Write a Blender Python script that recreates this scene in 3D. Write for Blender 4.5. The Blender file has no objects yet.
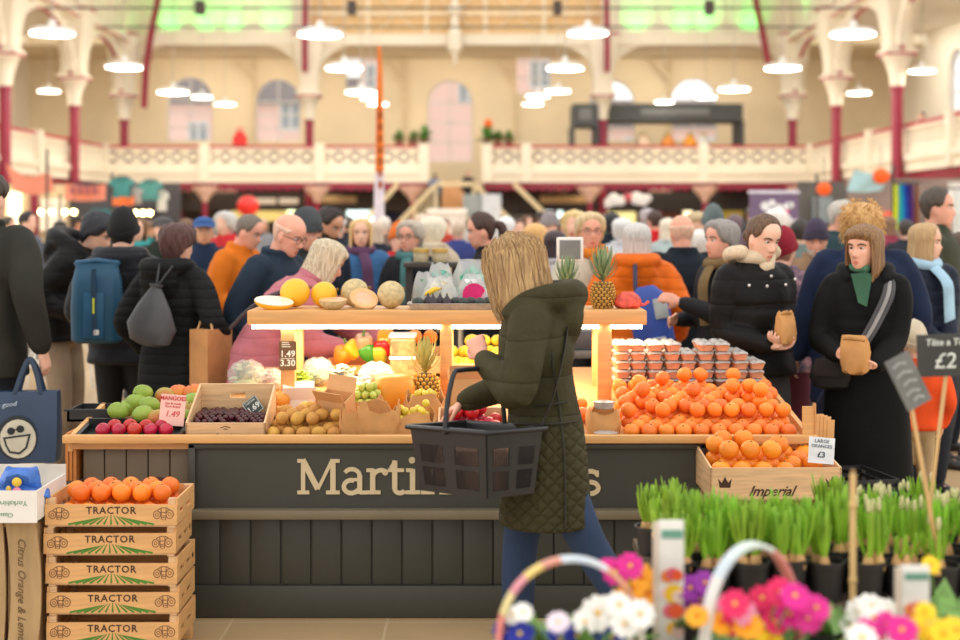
import bpy, bmesh, math, random
import numpy as np
from mathutils import Vector, Matrix, Euler
R = math.radians; PI = math.pi
rnd = random.Random(11)
SC = bpy.context.scene
COL = SC.collection
FPX, CX, HY, EYE = 1370.0, 480.0, 220.0, 1.6      # focal length in pixels, principal column, horizon row, eye height

def at(px, py, Y):
    """world point at distance Y that stands where the photograph shows (px, py)"""
    return Vector(((px - CX) * Y / FPX, Y, EYE - (py - HY) * Y / FPX))
def sx(px, Y): return (px - CX) * Y / FPX
def sz(py, Y): return EYE - (py - HY) * Y / FPX

# ------------------------------------------------------------------ materials
def lin(c):
    r = []
    for v in c[:3]:
        v = v / 255.0
        r.append(v / 12.92 if v <= 0.04045 else ((v + 0.055) / 1.055) ** 2.4)
    return (r[0], r[1], r[2], 1.0)
MATS = {}
def mat(col, rough=0.6, metal=0.0, vary=0.12, scale=9.0, bump=0.0, bscale=60.0, kind='', emit=0.0, trans=0.0, sss=0.0,
        rand=0.0, stretch=None, col2=None, pitch=0.07, name=None, alpha=1.0, spec=0.5):
    key = (tuple(col), rough, metal, vary, scale, bump, bscale, kind, emit, trans, sss, rand, stretch, col2 and tuple(col2), pitch, alpha, spec)
    if key in MATS: return MATS[key]
    m = bpy.data.materials.new(name or ('%s_%02x%02x%02x' % ((kind or 'surface',) + tuple(int(x) for x in col[:3]))))
    m.use_nodes = True
    nt = m.node_tree; N = nt.nodes; L = nt.links
    b = N['Principled BSDF']
    c = lin(col)
    b.inputs['Roughness'].default_value = rough
    b.inputs['Metallic'].default_value = metal
    b.inputs['Specular IOR Level'].default_value = spec
    tc = N.new('ShaderNodeTexCoord')
    mp = N.new('ShaderNodeMapping'); L.new(tc.outputs['Object'], mp.inputs['Vector'])
    if stretch: mp.inputs['Scale'].default_value = stretch
    def noise(sc_, det=3.0):
        n = N.new('ShaderNodeTexNoise'); n.inputs['Scale'].default_value = sc_; n.inputs['Detail'].default_value = det
        L.new(mp.outputs['Vector'], n.inputs['Vector']); return n
    n1 = noise(scale)
    rp = N.new('ShaderNodeValToRGB')
    ca = [max(0, x * (1 - vary)) for x in c[:3]] + [1]
    cb = [min(1, x * (1 + vary)) for x in c[:3]] + [1]
    if col2: ca, cb = c, lin(col2)
    rp.color_ramp.elements[0].position = 0.35; rp.color_ramp.elements[1].position = 0.65
    rp.color_ramp.elements[0].color = ca; rp.color_ramp.elements[1].color = cb
    L.new(n1.outputs['Fac'], rp.inputs['Fac'])
    out = rp.outputs['Color']
    if rand:
        oi = N.new('ShaderNodeObjectInfo'); hs = N.new('ShaderNodeHueSaturation')
        mr = N.new('ShaderNodeMapRange'); mr.inputs['To Min'].default_value = 1 - rand; mr.inputs['To Max'].default_value = 1 + rand
        L.new(oi.outputs['Random'], mr.inputs['Value']); L.new(mr.outputs['Result'], hs.inputs['Value'])
        mh = N.new('ShaderNodeMapRange'); mh.inputs['To Min'].default_value = 0.5 - rand * .09; mh.inputs['To Max'].default_value = 0.5 + rand * .09
        L.new(oi.outputs['Random'], mh.inputs['Value']); L.new(mh.outputs['Result'], hs.inputs['Hue'])
        L.new(out, hs.inputs['Color']); out = hs.outputs['Color']
    L.new(out, b.inputs['Base Color'])
    hgt = None
    def M(op, a, bb=None):
        q = N.new('ShaderNodeMath'); q.operation = op
        for i, v in enumerate((a, bb)):
            if v is None: continue
            if isinstance(v, (int, float)): q.inputs[i].default_value = v
            else: L.new(v, q.inputs[i])
        return q.outputs[0]
    if kind in ('puffer', 'quilt', 'knit', 'boards', 'grain', 'floor'):
        sp = N.new('ShaderNodeSeparateXYZ'); L.new(tc.outputs['Object'], sp.inputs[0])
        X, Y, Z = sp.outputs
        if kind == 'puffer':
            w = M('ADD', Z, M('MULTIPLY', noise(5).outputs['Fac'], 0.03))
            hgt = M('POWER', M('ABSOLUTE', M('SINE', M('MULTIPLY', w, PI / pitch))), 0.5)
        elif kind == 'quilt':
            wob = M('MULTIPLY', noise(14).outputs['Fac'], 0.02)
            a = M('ABSOLUTE', M('SINE', M('MULTIPLY', M('ADD', M('ADD', Y, Z), wob), PI / pitch)))
            d = M('ABSOLUTE', M('SINE', M('MULTIPLY', M('SUBTRACT', M('SUBTRACT', Y, Z), wob), PI / pitch)))
            hgt = M('POWER', M('MINIMUM', a, d), 0.5)
        elif kind == 'knit':
            hgt = M('ABSOLUTE', M('SINE', M('MULTIPLY', M('ADD', X, Y), PI / 0.006)))
    if hgt is None and bump: hgt = noise(bscale, 4).outputs['Fac']
    if hgt is not None:
        if kind in ('puffer', 'quilt'):
            hgt = M('ADD', hgt, M('MULTIPLY', noise(26, 4).outputs['Fac'], 0.7))
        bp = N.new('ShaderNodeBump'); bp.inputs['Strength'].default_value = bump or 0.6
        bp.inputs['Distance'].default_value = 0.012 if kind in ('puffer', 'quilt') else 0.004
        L.new(hgt, bp.inputs['Height']); L.new(bp.outputs['Normal'], b.inputs['Normal'])
    if emit:
        b.inputs['Emission Color'].default_value = c; b.inputs['Emission Strength'].default_value = emit
    if trans: b.inputs['Transmission Weight'].default_value = trans
    if sss:
        b.inputs['Subsurface Weight'].default_value = sss; b.inputs['Subsurface Radius'].default_value = (0.012, 0.005, 0.003)
        b.inputs['Subsurface Scale'].default_value = 0.6
    if alpha < 1: b.inputs['Alpha'].default_value = alpha
    MATS[key] = m
    return m

# ------------------------------------------------------------------ mesh builder
class MB:
    def __init__(s): s.v = []; s.f = []; s.m = []
    def add(s, vs, fs, mi=0):
        o = len(s.v); s.v.extend([tuple(x) for x in vs]); s.f.extend([tuple(i + o for i in f) for f in fs]); s.m.extend([mi] * len(fs)); return s
    def box(s, x0, x1, y0, y1, z0, z1, mi=0, bev=0.0, M=None):
        if bev > 0:
            b = min(bev, abs(x1 - x0) / 2.01, abs(y1 - y0) / 2.01, abs(z1 - z0) / 2.01)
            bm = bmesh.new(); bmesh.ops.create_cube(bm, size=1)
            for v in bm.verts: v.co = Vector(((x0 + x1) / 2 + v.co.x * (x1 - x0), (y0 + y1) / 2 + v.co.y * (y1 - y0), (z0 + z1) / 2 + v.co.z * (z1 - z0)))
            bmesh.ops.bevel(bm, geom=bm.edges[:], offset=b, segments=2, affect='EDGES', profile=0.5)
            bm.verts.index_update()
            vs = [v.co.copy() for v in bm.verts]; fs = [[v.index for v in f.verts] for f in bm.faces]; bm.free()
        else:
            vs = [Vector((x, y, z)) for z in (z0, z1) for y in (y0, y1) for x in (x0, x1)]
            fs = [(0, 2, 3, 1), (4, 5, 7, 6), (0, 1, 5, 4), (2, 6, 7, 3), (0, 4, 6, 2), (1, 3, 7, 5)]
        if M is not None: vs = [M @ v for v in vs]
        return s.add(vs, fs, mi)
    def bar(s, a, b, w, h, mi=0, up=(0, 0, 1)):
        """box beam from a to b, w across, h along up"""
        a = Vector(a); b = Vector(b); d = (b - a); l = d.length; d.normalize()
        u = Vector(up); r = d.cross(u)
        if r.length < 1e-4: r = d.cross(Vector((1, 0, 0)))
        r.normalize(); u = r.cross(d)
        vs = [p + r * i * w / 2 + u * j * h / 2 for p in (a, b) for i, j in ((-1, -1), (1, -1), (1, 1), (-1, 1))]
        return s.add(vs, [(3, 2, 1, 0), (4, 5, 6, 7), (0, 1, 5, 4), (1, 2, 6, 5), (2, 3, 7, 6), (3, 0, 4, 7)], mi)
    def rings(s, rs, mi=0, closed=True, cap=True):
        n = len(rs[0]); vs = [p for r in rs for p in r]; fs = []
        for i in range(len(rs) - 1):
            for j in range(n if closed else n - 1):
                k = (j + 1) % n
                fs.append((i * n + j, i * n + k, (i + 1) * n + k, (i + 1) * n + j))
        if cap and closed:
            fs.append(tuple(range(n))[::-1]); fs.append(tuple((len(rs) - 1) * n + j for j in range(n)))
        return s.add(vs, fs, mi)
    def tube(s, pts, rad, n=8, mi=0, round_=True, flat=None):
        pts = [Vector(p) for p in pts]
        if not isinstance(rad, (list, tuple)): rad = [rad] * len(pts)
        T = []
        for i in range(len(pts)):
            t = pts[min(i + 1, len(pts) - 1)] - pts[max(i - 1, 0)]
            T.append(t.normalized() if t.length > 1e-9 else Vector((0, 0, 1)))
        u = T[0].orthogonal().normalized() if flat is None else (Vector(flat[0]) - T[0] * Vector(flat[0]).dot(T[0])).normalized()
        rs = []
        k = 1 if flat is None else flat[1]
        def ring(c, u, t, r):
            w = t.cross(u)
            return [c + u * (r * math.cos(2 * PI * j / n)) + w * (r * k * math.sin(2 * PI * j / n)) for j in range(n)]
        if round_:
            rs.append(ring(pts[0] - T[0] * rad[0] * .8, u, T[0], rad[0] * .35)); rs.append(ring(pts[0] - T[0] * rad[0] * .45, u, T[0], rad[0] * .82))
        for i in range(len(pts)):
            u = (u - T[i] * u.dot(T[i]))
            u = u.normalized() if u.length > 1e-6 else T[i].orthogonal().normalized()
            rs.append(ring(pts[i], u, T[i], rad[i]))
        if round_:
            rs.append(ring(pts[-1] + T[-1] * rad[-1] * .45, u, T[-1], rad[-1] * .82)); rs.append(ring(pts[-1] + T[-1] * rad[-1] * .8, u, T[-1], rad[-1] * .35))
        return s.rings(rs, mi)
    def lathe(s, prof, c=(0, 0, 0), n=16, mi=0, M=None, cap=True):
        """prof: (radius, height) from the bottom up"""
        rs = [[Vector((c[0] + r * math.cos(2 * PI * j / n), c[1] + r * math.sin(2 * PI * j / n), c[2] + z)) for j in range(n)] for r, z in prof]
        if M is not None: rs = [[M @ p for p in r] for r in rs]
        return s.rings(rs, mi, cap=cap)
    def ball(s, c, r, n=14, m=9, mi=0, M=None):
        if not isinstance(r, (list, tuple)): r = (r, r, r)
        c = Vector(c); rs = []
        for i in range(1, m):
            a = -PI / 2 + PI * i / m
            rs.append([Vector((r[0] * math.cos(a) * math.cos(2 * PI * j / n), r[1] * math.cos(a) * math.sin(2 * PI * j / n), r[2] * math.sin(a))) for j in range(n)])
        vs = [Vector((0, 0, -r[2]))] + [p for q in rs for p in q] + [Vector((0, 0, r[2]))]
        if M is not None: vs = [M @ v for v in vs]
        vs = [c + v for v in vs]; fs = []
        for j in range(n):
            k = (j + 1) % n
            fs.append((0, 1 + k, 1 + j))
            for i in range(m - 2): fs.append((1 + i * n + j, 1 + i * n + k, 1 + (i + 1) * n + k, 1 + (i + 1) * n + j))
            fs.append((1 + (m - 2) * n + j, 1 + (m - 2) * n + k, len(vs) - 1))
        return s.add(vs, fs, mi)
    def prism(s, poly, d, mi=0, M=None):
        """2-D polygon in XZ extruded along +Y by d"""
        n = len(poly)
        vs = [Vector((x, 0, z)) for x, z in poly] + [Vector((x, d, z)) for x, z in poly]
        if M is not None: vs = [M @ v for v in vs]
        fs = [tuple(range(n)), tuple(range(2 * n - 1, n - 1, -1))] + [(j, j + n, (j + 1) % n + n, (j + 1) % n) for j in range(n)]
        return s.add(vs, fs, mi)
    def leaf(s, base, tip, w, bend=0.0, n=5, mi=0, side=None, thick=0.0):
        base = Vector(base); tip = Vector(tip); d = tip - base
        sd = Vector(side) if side is not None else d.cross(Vector((0, 0, 1)))
        if sd.length < 1e-5: sd = Vector((1, 0, 0))
        sd.normalize(); up = sd.cross(d).normalized()
        vs = []; fs = []
        for i in range(n + 1):
            t = i / n; c = base + d * t + up * (bend * math.sin(PI * t)); ww = w * math.sin(PI * min(1, .12 + .88 * t) ** .8) * .5 + w * .02
            vs += [c - sd * ww + up * w * .12, c, c + sd * ww + up * w * .12]
        for i in range(n):
            for j in range(2): fs.append((i * 3 + j, i * 3 + j + 1, i * 3 + j + 4, i * 3 + j + 3))
        return s.add(vs, fs, mi)
    def mesh(s, name):
        me = bpy.data.meshes.new(name); me.from_pydata(s.v, [], s.f); me.update(); return me
    def build(s, name, mats, parent=None, smooth=True, loc=None, fixn=True):
        me = s.mesh(name)
        if not isinstance(mats, (list, tuple)): mats = [mats]
        for m in mats: me.materials.append(m)
        if len(mats) > 1: me.polygons.foreach_set('material_index', s.m)
        if fixn:
            bm = bmesh.new(); bm.from_mesh(me); bmesh.ops.recalc_face_normals(bm, faces=bm.faces[:]); bm.to_mesh(me); bm.free()
        if smooth:
            me.polygons.foreach_set('use_smooth', [True] * len(me.polygons))
            try: me.set_sharp_from_angle(angle=R(42))
            except Exception: pass
        return link(name, me, parent, loc)

def link(name, me, parent=None, loc=None):
    o = bpy.data.objects.new(name, me); COL.objects.link(o)
    if parent is not None: o.parent = parent
    if loc is not None: o.location = loc
    return o
def tag(o, label=None, cat=None, group=None, kind=None):
    if label: o['label'] = label
    if cat: o['category'] = cat
    if group: o['group'] = group
    if kind: o['kind'] = kind
    return o
def thing(name, label, cat, loc=(0, 0, 0), rz=0.0, group=None):
    o = link(name, None); o.location = loc; o.rotation_euler = (0, 0, rz); o.empty_display_size = 0.05
    return tag(o, label, cat, group)
def struct(o): o['kind'] = 'structure'; return o
KIDS = {}
def dup(root, loc=None, rz=None, label=None, group=None, rot=None, scale=None):
    r = root.copy(); COL.objects.link(r)
    if loc is not None: r.location = loc
    if rz is not None: r.rotation_euler = (0, 0, rz)
    if rot is not None: r.rotation_euler = rot
    if scale is not None: r.scale = (scale,) * 3 if isinstance(scale, (int, float)) else scale
    if label: r['label'] = label
    if group: r['group'] = group
    def rec(src, dst):
        if src.name not in KIDS: KIDS[src.name] = list(src.children)
        for ch in KIDS[src.name]:
            c = ch.copy(); COL.objects.link(c); c.parent = dst; c.matrix_parent_inverse = ch.matrix_parent_inverse.copy(); rec(ch, c)
    rec(root, r)
    return r
def remesh(mb, name, voxel, mats, parent=None, smooth=2, region=None):
    me = mb.mesh(name + '_raw')
    bm = bmesh.new(); bm.from_mesh(me); bmesh.ops.recalc_face_normals(bm, faces=bm.faces[:]); bm.to_mesh(me); bm.free()
    o = bpy.data.objects.new('tmp', me); COL.objects.link(o)
    md = o.modifiers.new('r', 'REMESH'); md.mode = 'VOXEL'; md.voxel_size = voxel; md.use_smooth_shade = True
    if smooth:
        sm = o.modifiers.new('s', 'SMOOTH'); sm.iterations = smooth; sm.factor = 0.5
    dg = bpy.context.evaluated_depsgraph_get()
    ev = o.evaluated_get(dg)
    new = bpy.data.meshes.new_from_object(ev, depsgraph=dg)
    bpy.data.objects.remove(o); bpy.data.meshes.remove(me)
    new.name = name
    if not isinstance(mats, (list, tuple)): mats = [mats]
    new.materials.clear()
    for m in mats: new.materials.append(m)
    n = len(new.polygons)
    new.polygons.foreach_set('use_smooth', [True] * n)
    if region is not None and len(mats) > 1 and n:
        c = np.empty(n * 3); new.polygons.foreach_get('center', c); c = c.reshape(-1, 3)
        new.polygons.foreach_set('material_index', region(c).astype(np.int32))
    new.update()
    return link(name, new, parent)

_fc = {}
def text(body, size, m, name='lettering', parent=None, M=None, depth=0.0006, bold=0.0, shear=0.0, align='CENTER', sp=1.0):
    """flat lettering standing in the XZ plane, facing -Y, turned into a mesh"""
    cu = bpy.data.curves.new(name, 'FONT'); cu.body = body; cu.size = size; cu.extrude = depth; cu.align_x = align; cu.align_y = 'CENTER'
    cu.offset = bold; cu.shear = shear; cu.space_character = sp; cu.resolution_u = 2
    o = bpy.data.objects.new('tmp', cu); COL.objects.link(o)
    dg = bpy.context.evaluated_depsgraph_get()
    me = bpy.data.meshes.new_from_object(o.evaluated_get(dg), depsgraph=dg)
    bpy.data.objects.remove(o); bpy.data.curves.remove(cu)
    me.transform(Matrix.Rotation(PI / 2, 4, 'X'))
    if M is not None: me.transform(M)
    me.materials.clear(); me.materials.append(m); me.name = name
    return link(name, me, parent)
def TR(x, y, z, rz=0.0, rx=0.0, ry=0.0): return Matrix.Translation((x, y, z)) @ Euler((rx, ry, rz)).to_matrix().to_4x4()
# ------------------------------------------------------------------ people
def sstep(a, b, x):
    t = min(1.0, max(0.0, (x - a) / (b - a))); return t * t * (3 - 2 * t)
HZ = [0, .04, .10, .18, .28, .40, .50, .58, .66, .75, .84, .92, .97, 1.0]
HF = [.040, .070, .083, .084, .084, .085, .083, .088, .090, .086, .073, .053, .034, .003]
HB = [.010, .018, .030, .045, .062, .080, .091, .097, .100, .097, .084, .062, .040, .003]
HW = [.018, .036, .049, .058, .065, .070, .073, .075, .076, .073, .063, .047, .030, .003]
HH = 0.232
def head_pt(t, th, off=0.0, face=True, jaw=1.0):
    """point of the head, chin at z = 0, face to -Y; th = 0 is the front"""
    f = np.interp(t, HZ, HF); b = np.interp(t, HZ, HB); w = np.interp(t, HZ, HW)
    if t < .3: w *= 1 + (jaw - 1) * (1 - t / .3)
    c, s_ = math.cos(th), math.sin(th)
    p = 2 / 2.25
    x = w * math.copysign(abs(s_) ** p, s_)
    y = -(f if c > 0 else b) * math.copysign(abs(c) ** p, c)
    if face and c > 0:
        def g(cx, cz, sx_, sz_): return math.exp(-((x - cx) / sx_) ** 2 - ((t - cz) / sz_) ** 2)
        d = 0.0
        if .24 < t < .56:
            k = sstep(.27, .335, t) * (1 - sstep(.36, .56, t) * .85)
            d += .027 * k * math.exp(-(x / (.0125 - .004 * sstep(.35, .5, t))) ** 2)
        d += .006 * (g(.013, .315, .009, .03) + g(-.013, .315, .009, .03))
        d -= .013 * (g(.031, .505, .016, .05) + g(-.031, .505, .016, .05))
        d += .005 * (g(.03, .575, .022, .03) + g(-.03, .575, .022, .03))
        d += .006 * (g(.046, .40, .02, .07) + g(-.046, .40, .02, .07))
        d += .007 * g(0, .215, .021, .022) + .0065 * g(0, .165, .018, .022) - .005 * g(0, .19, .028, .009)
        d -= .004 * g(0, .115, .03, .025); d += .006 * g(0, .045, .02, .05)
        y -= d
    r = Vector((x, y, t * HH))
    if off:
        n = Vector((x / .0056, y / .0095, (t - .5) * HH / .0125))
        r += n.normalized() * off
    return r
def head_rings(nz=34, n=44, **k):
    rs = []
    for i in range(nz + 1):
        u = i / nz; t = (1 - math.cos(PI * (0.04 + .96 * u) )) / 2 if u > .8 else u * (1 - math.cos(PI * (0.04 + .96 * .8))) / 2 / .8
        rs.append([head_pt(t, 2 * PI * j / n, **k) for j in range(n)])
    return rs
HAIRLINE = [(0, .84), (25, .83), (48, .76), (62, .60), (80, .50), (95, .56), (112, .40), (130, .22), (180, .12)]
def hair_shell(mb, thick, line=None, top=None, wav=0.0, nz=30, n=60, lump=0.0, seed=0):
    line = line or HAIRLINE
    q = random.Random(seed); ph = [q.uniform(0, 6.28) for _ in range(6)]
    rs = []
    for i in range(nz + 1):
        t = .03 + .97 * (i / nz) ** .9
        r = []
        for j in range(n):
            th = 2 * PI * j / n; a = math.degrees(th); a = a if a <= 180 else 360 - a
            tl = np.interp(a, [p[0] for p in line], [p[1] for p in line])
            k = sstep(tl - .03, tl + (.14 if a < 58 else .05), t)
            if top is not None: k *= 1 - sstep(top - .05, top + .05, t) * (1 if a < 150 else .6)
            off = -.012 + k * (thick + .012 + wav * math.sin(9 * th + 7 * t + ph[0]) + lump * (math.sin(11 * th + ph[1]) * math.sin(16 * t + ph[2]) + .6 * math.sin(19 * th + 23 * t + ph[3])))
            if top is not None and t > top + .05: off = -.012
            r.append(head_pt(t, th, off, face=False))
        rs.append(r)
    if thick > .02:
        for r in rs:
            for v in r:
                if v.z > .84 * HH: v.z = .84 * HH + (v.z - .84 * HH) * .72
    mb.rings(rs)
def curtain(mb, length, th0=52, r=.02, thick=.022, flare=0.0, wav=.002, n=46, seed=0, ztop=.86, inward=.010, asym=0):
    """hair hanging from the crown round the sides and back, open over the face"""
    q = random.Random(seed); ph = [q.uniform(0, 6.28) for _ in range(4)]
    rs = []; nz = 20
    a0, a1 = R(th0), 2 * PI - R(th0 + asym)
    zt = ztop * HH
    for i in range(nz + 1):
        u = i / nz; z = zt + (length - zt) * u
        tt = max(z / HH, .36); rout = r * min(1.0, .35 + u * 3); row = []
        for inner in (0, 1):
            for j in range(n):
                th = a0 + (a1 - a0) * (j if not inner else n - 1 - j) / (n - 1)
                e = min(1.0, min(j, n - 1 - j) / 4.0)
                p = head_pt(max(tt, .52) if z > 0 else .52, th, 0, face=False)
                d = Vector((p.x, p.y, 0)).normalized()
                o = rout + wav * math.sin(23 * th + ph[0] + u * 2) + wav * .7 * math.sin(41 * th + ph[1] - u * 3)
                o += flare * u * u - inward * sstep(.75, 1, u)
                if inner: o -= thick * (.35 + .65 * e)
                q2 = Vector((p.x, p.y, 0)) + d * o
                q2.z = z + (.010 * math.sin(17 * th + ph[2]) if u > .9 else 0) - 0.02 * u * (1 if abs(math.degrees(th) - 180) < 60 else .3)
                row.append(q2)
        rs.append(row)
    mb.rings(rs)

def catm(pts, n=6):
    pts = [Vector(p) for p in pts]; out = []
    for i in range(len(pts) - 1):
        p0 = pts[max(i - 1, 0)]; p1 = pts[i]; p2 = pts[i + 1]; p3 = pts[min(i + 2, len(pts) - 1)]
        for j in range(n):
            t = j / n
            out.append(.5 * ((2 * p1) + (p2 - p0) * t + (2 * p0 - 5 * p1 + 4 * p2 - p3) * t * t + (3 * p1 - p0 - 3 * p2 + p3) * t ** 3))
    out.append(pts[-1]); return out
def ik(S, T, a, b, pole):
    S = Vector(S); T = Vector(T); d = T - S; l = d.length
    if l > (a + b) * .995: T = S + d * ((a + b) * .995 / l); d = T - S; l = d.length
    x = (a * a - b * b + l * l) / (2 * l); h = math.sqrt(max(0, a * a - x * x)); d.normalize()
    p = Vector(pole); p = p - d * p.dot(d); p.normalize()
    return S + d * x + p * h, T
def hand(mb, W, d, nrm, side, k=1.0, curl=.35, spread=1.0, thumb=.5, seg=8):
    """W wrist, d along the hand, nrm out of the palm, side towards the thumb"""
    d = d.normalized(); nrm = (nrm - d * nrm.dot(d)).normalized(); side = (side - d * side.dot(d) - nrm * side.dot(nrm)).normalized()
    P = lambda a, b, c: W + (d * a + side * b + nrm * c) * k
    rs = []
    for a, w, th in ((-.012, .026, .020), (.01, .030, .018), (.04, .040, .016), (.07, .043, .0145), (.092, .041, .012), (.099, .034, .007)):
        rs.append([P(a, w * math.cos(2 * PI * j / 12), th * math.sin(2 * PI * j / 12)) for j in range(12)])
    mb.rings(rs)
    for i, (b, l) in enumerate(((.032, .072), (.011, .080), (-.011, .075), (-.031, .058))):
        c = curl * (1 + .12 * i); ang = 0.0; p = P(.084, b, 0); pts = [P(.06, b * .9, 0), p]
        dir0 = (d + side * (b * 2.2 * spread)).normalized()
        for s_ in range(3):
            ang += c * (.9, 1.1, .8)[s_]
            p = p + (dir0 * math.cos(ang) + nrm * math.sin(ang)) * (l * k * (.45, .31, .24)[s_]); pts.append(p)
        mb.tube(pts, [.0095 * k, .0092 * k, .0085 * k, .0078 * k, .0066 * k], n=seg)
    p0 = P(.018, .026, .006); p1 = P(.045, .052, .012 + .02 * thumb); p2 = P(.074, .060 - .02 * thumb, .018 + .034 * thumb); p3 = P(.094, .058 - .036 * thumb, .02 + .042 * thumb)
    mb.tube([p0, p1, p2, p3], [.0135 * k, .0118 * k, .0096 * k, .0078 * k], n=seg)

SKIN = {'fair': (242, 190, 164), 'pink': (238, 172, 146), 'tan': (216, 158, 124), 'brown': (150, 100, 72), 'dark': (96, 64, 48)}
def hair_mat(c, c2=None):
    c2 = c2 or tuple(min(255, int(x * 1.18 + 8)) for x in c)
    return mat(c, .5, col2=c2, scale=1.0, stretch=(150, 150, 9), bump=.12, bscale=1.0, kind='hair', spec=.35)

def person(label, x, Y, H, yaw, lean=0, head=(0, 0, 0), skin='fair', hair=('short', (60, 45, 35)), coat=None, legs=(40, 42, 48), shoes=(40, 36, 34),
           L=None, Rr=None, handL=None, handR=None, feet=None, hat=None, glasses=None, scarf=None, bulk=1.0, q=1, female=False, group=None,
           hips=0.0, polL=None, polR=None, extra=None, turn=0.0, beard=None):
    """x, Y where it stands, H height; arms: target of the wrist as (left, forward, up) for a 1.70 m body. q: 0 far, 1 middle, 2 near"""
    k = H / 1.70
    root = thing('person', label, 'person', (x, Y, 0), R(yaw), group)
    vox = (0.020, 0.012, 0.0062)[q] if H > 1.3 else .012
    cvox = (0.024, 0.016, 0.010)[q]
    n = (12, 18, 26)[q]
    sk = mat(SKIN.get(skin, skin), .5, vary=.07, scale=14, sss=.12 if q else 0, kind='skin')
    lip = mat(tuple(int(v * m) for v, m in zip(SKIN.get(skin, skin), (.90, .68, .66))), .4, vary=.05, kind='lips')
    def T(l, f, u):
        """posed point: bends the part above the hips forward"""
        w = sstep(.90, 1.16, u); a = R(lean) * w
        tw = R(turn) * sstep(.95, 1.3, u); l, f = l * math.cos(tw) - f * math.sin(tw), l * math.sin(tw) + f * math.cos(tw)
        du = u - .95
        f2 = f * math.cos(a) + du * math.sin(a) + hips * sstep(.3, .95, u); u2 = .95 + du * math.cos(a) - f * math.sin(a)
        return Vector((l * k, -f2 * k, u2 * k))
    def Q(l, f, u): return Vector((l * k, -f * k, u * k))
    sw = .165 if female else .185
    sw *= .5 + .5 * bulk
    chin = T(0, .045, 1.468)
    a_h = lean * .55
    HM = Matrix.Translation(T(0, .0, 1.455)) @ Euler((R(a_h + head[1]), R(head[2]), R(head[0]))).to_matrix().to_4x4() @ Matrix.Translation((0, -.012 * k, .006 * k)) @ Matrix.Diagonal((k * (.97 if female else 1), k * (.97 if female else 1), k * 1.03, 1))
    if H < 1.3: HM = HM @ Matrix.Diagonal((1.28, 1.28, 1.22, 1))
    # -- arms
    arms = {}
    for sd, tgt, pol in ((1, L, polL), (-1, Rr, polR)):
        S = T(sd * sw, -.01, 1.385)
        if tgt is None: tgt = (sd * (.25 + .03 * bulk), .06, .86)
        W = Q(*tgt) if not (len(tgt) > 3) else T(*tgt[:3])
        pole = Vector(pol) if pol is not None else Vector((sd * .5, .8, -.5))
        if pol is not None: pole = Vector((pol[0], -pol[1], pol[2]))
        E, W = ik(S, W, .285 * k, .255 * k, pole)
        arms[sd] = (S, E, W)
    # -- legs
    feet = feet or ((.095, .0, 0), (-.095, .03, 0))
    lg = {}
    for sd, ft in ((1, feet[0]), (-1, feet[1])):
        hp = T(sd * .088, 0, .91); ank = Q(ft[0], ft[1], .085 + ft[2])
        kn, ank = ik(hp, ank, .417 * k, .417 * k, (0, -1, 0)); lg[sd] = (hp, kn, ank, ft)
    # -- body, one skin surface
    b = MB()
    hr = [[HM @ p for p in r] for r in head_rings(*((18, 20), (26, 32), (40, 56))[q], jaw=.9 if female else 1.08)]
    b.rings(hr)
    for sd in (1, -1):
        ec = HM @ Vector((sd * .073, .006, .445 * HH)); 
        b.ball(ec, (.010 * k, .019 * k, .032 * k), n=10, m=7, M=HM.to_3x3().normalized() @ Euler((R(-12), 0, R(sd * 20))).to_matrix())
    neck_r = (.050 if female else .060) * k
    b.tube([T(0, -.012, 1.37), T(0, -.008, 1.44), HM @ Vector((0, .018, .35 * HH))], [neck_r * 1.25, neck_r, neck_r * .95], n=n)
    tor = [(1.43, .085, .06), (1.39, .15, .082), (1.30, .155, .098), (1.18, .145, .098), (1.06, .135, .09), (.95, .155, .10), (.88, .14, .095)]
    b.rings([[T(rx * math.cos(2 * PI * j / n), ry * math.sin(2 * PI * j / n), u) for j in range(n)] for u, rx, ry in tor])
    for sd in (1, -1):
        S, E, W = arms[sd]
        b.tube(catm([S, E, W], 4), [v * k for v in (.048, .047, .045, .042, .039, .037, .034, .030, .026)], n=max(8, n // 2))
        hp, kn, ank, ft = lg[sd]
        b.tube(catm([hp, kn, ank], 4), [v * k for v in (.078, .074, .068, .06, .052, .05, .05, .045, .038)], n=max(8, n // 2))
        b.tube([ank + Vector((0, .02 * k, -.03 * k)), ank + Vector((0, -.10 * k, -.045 * k))], [.024 * k, .02 * k], n=8)
        hd = (handL if sd > 0 else handR) or {}
        d = (W - E).normalized()
        if 'd' in hd: d = Vector((hd['d'][0], -hd['d'][1], hd['d'][2]))
        nr = Vector((-sd, 0, -.15)) if 'n' not in hd else Vector((hd['n'][0], -hd['n'][1], hd['n'][2]))
        sd_ = Vector((0, -1, .2)) if 't' not in hd else Vector((hd['t'][0], -hd['t'][1], hd['t'][2]))
        hand(b, W + d * .012, d, nr, sd_, k * (.93 if female else 1.0), hd.get('curl', .4), hd.get('spread', 1), hd.get('thumb', .5), seg=(6, 7, 9)[q])
    HI = np.array(HM.inverted())
    def lips(c):
        h = np.c_[c, np.ones(len(c))] @ HI.T
        return ((np.abs(h[:, 0]) < .021 - 1.6 * np.abs(h[:, 2] - .19 * HH)) & (h[:, 1] < -.07) & (np.abs(h[:, 2] - .19 * HH) < .0075))
    remesh(b, 'body', vox, [sk, lip], root, smooth=1 if q == 2 else 2, region=lips)
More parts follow.
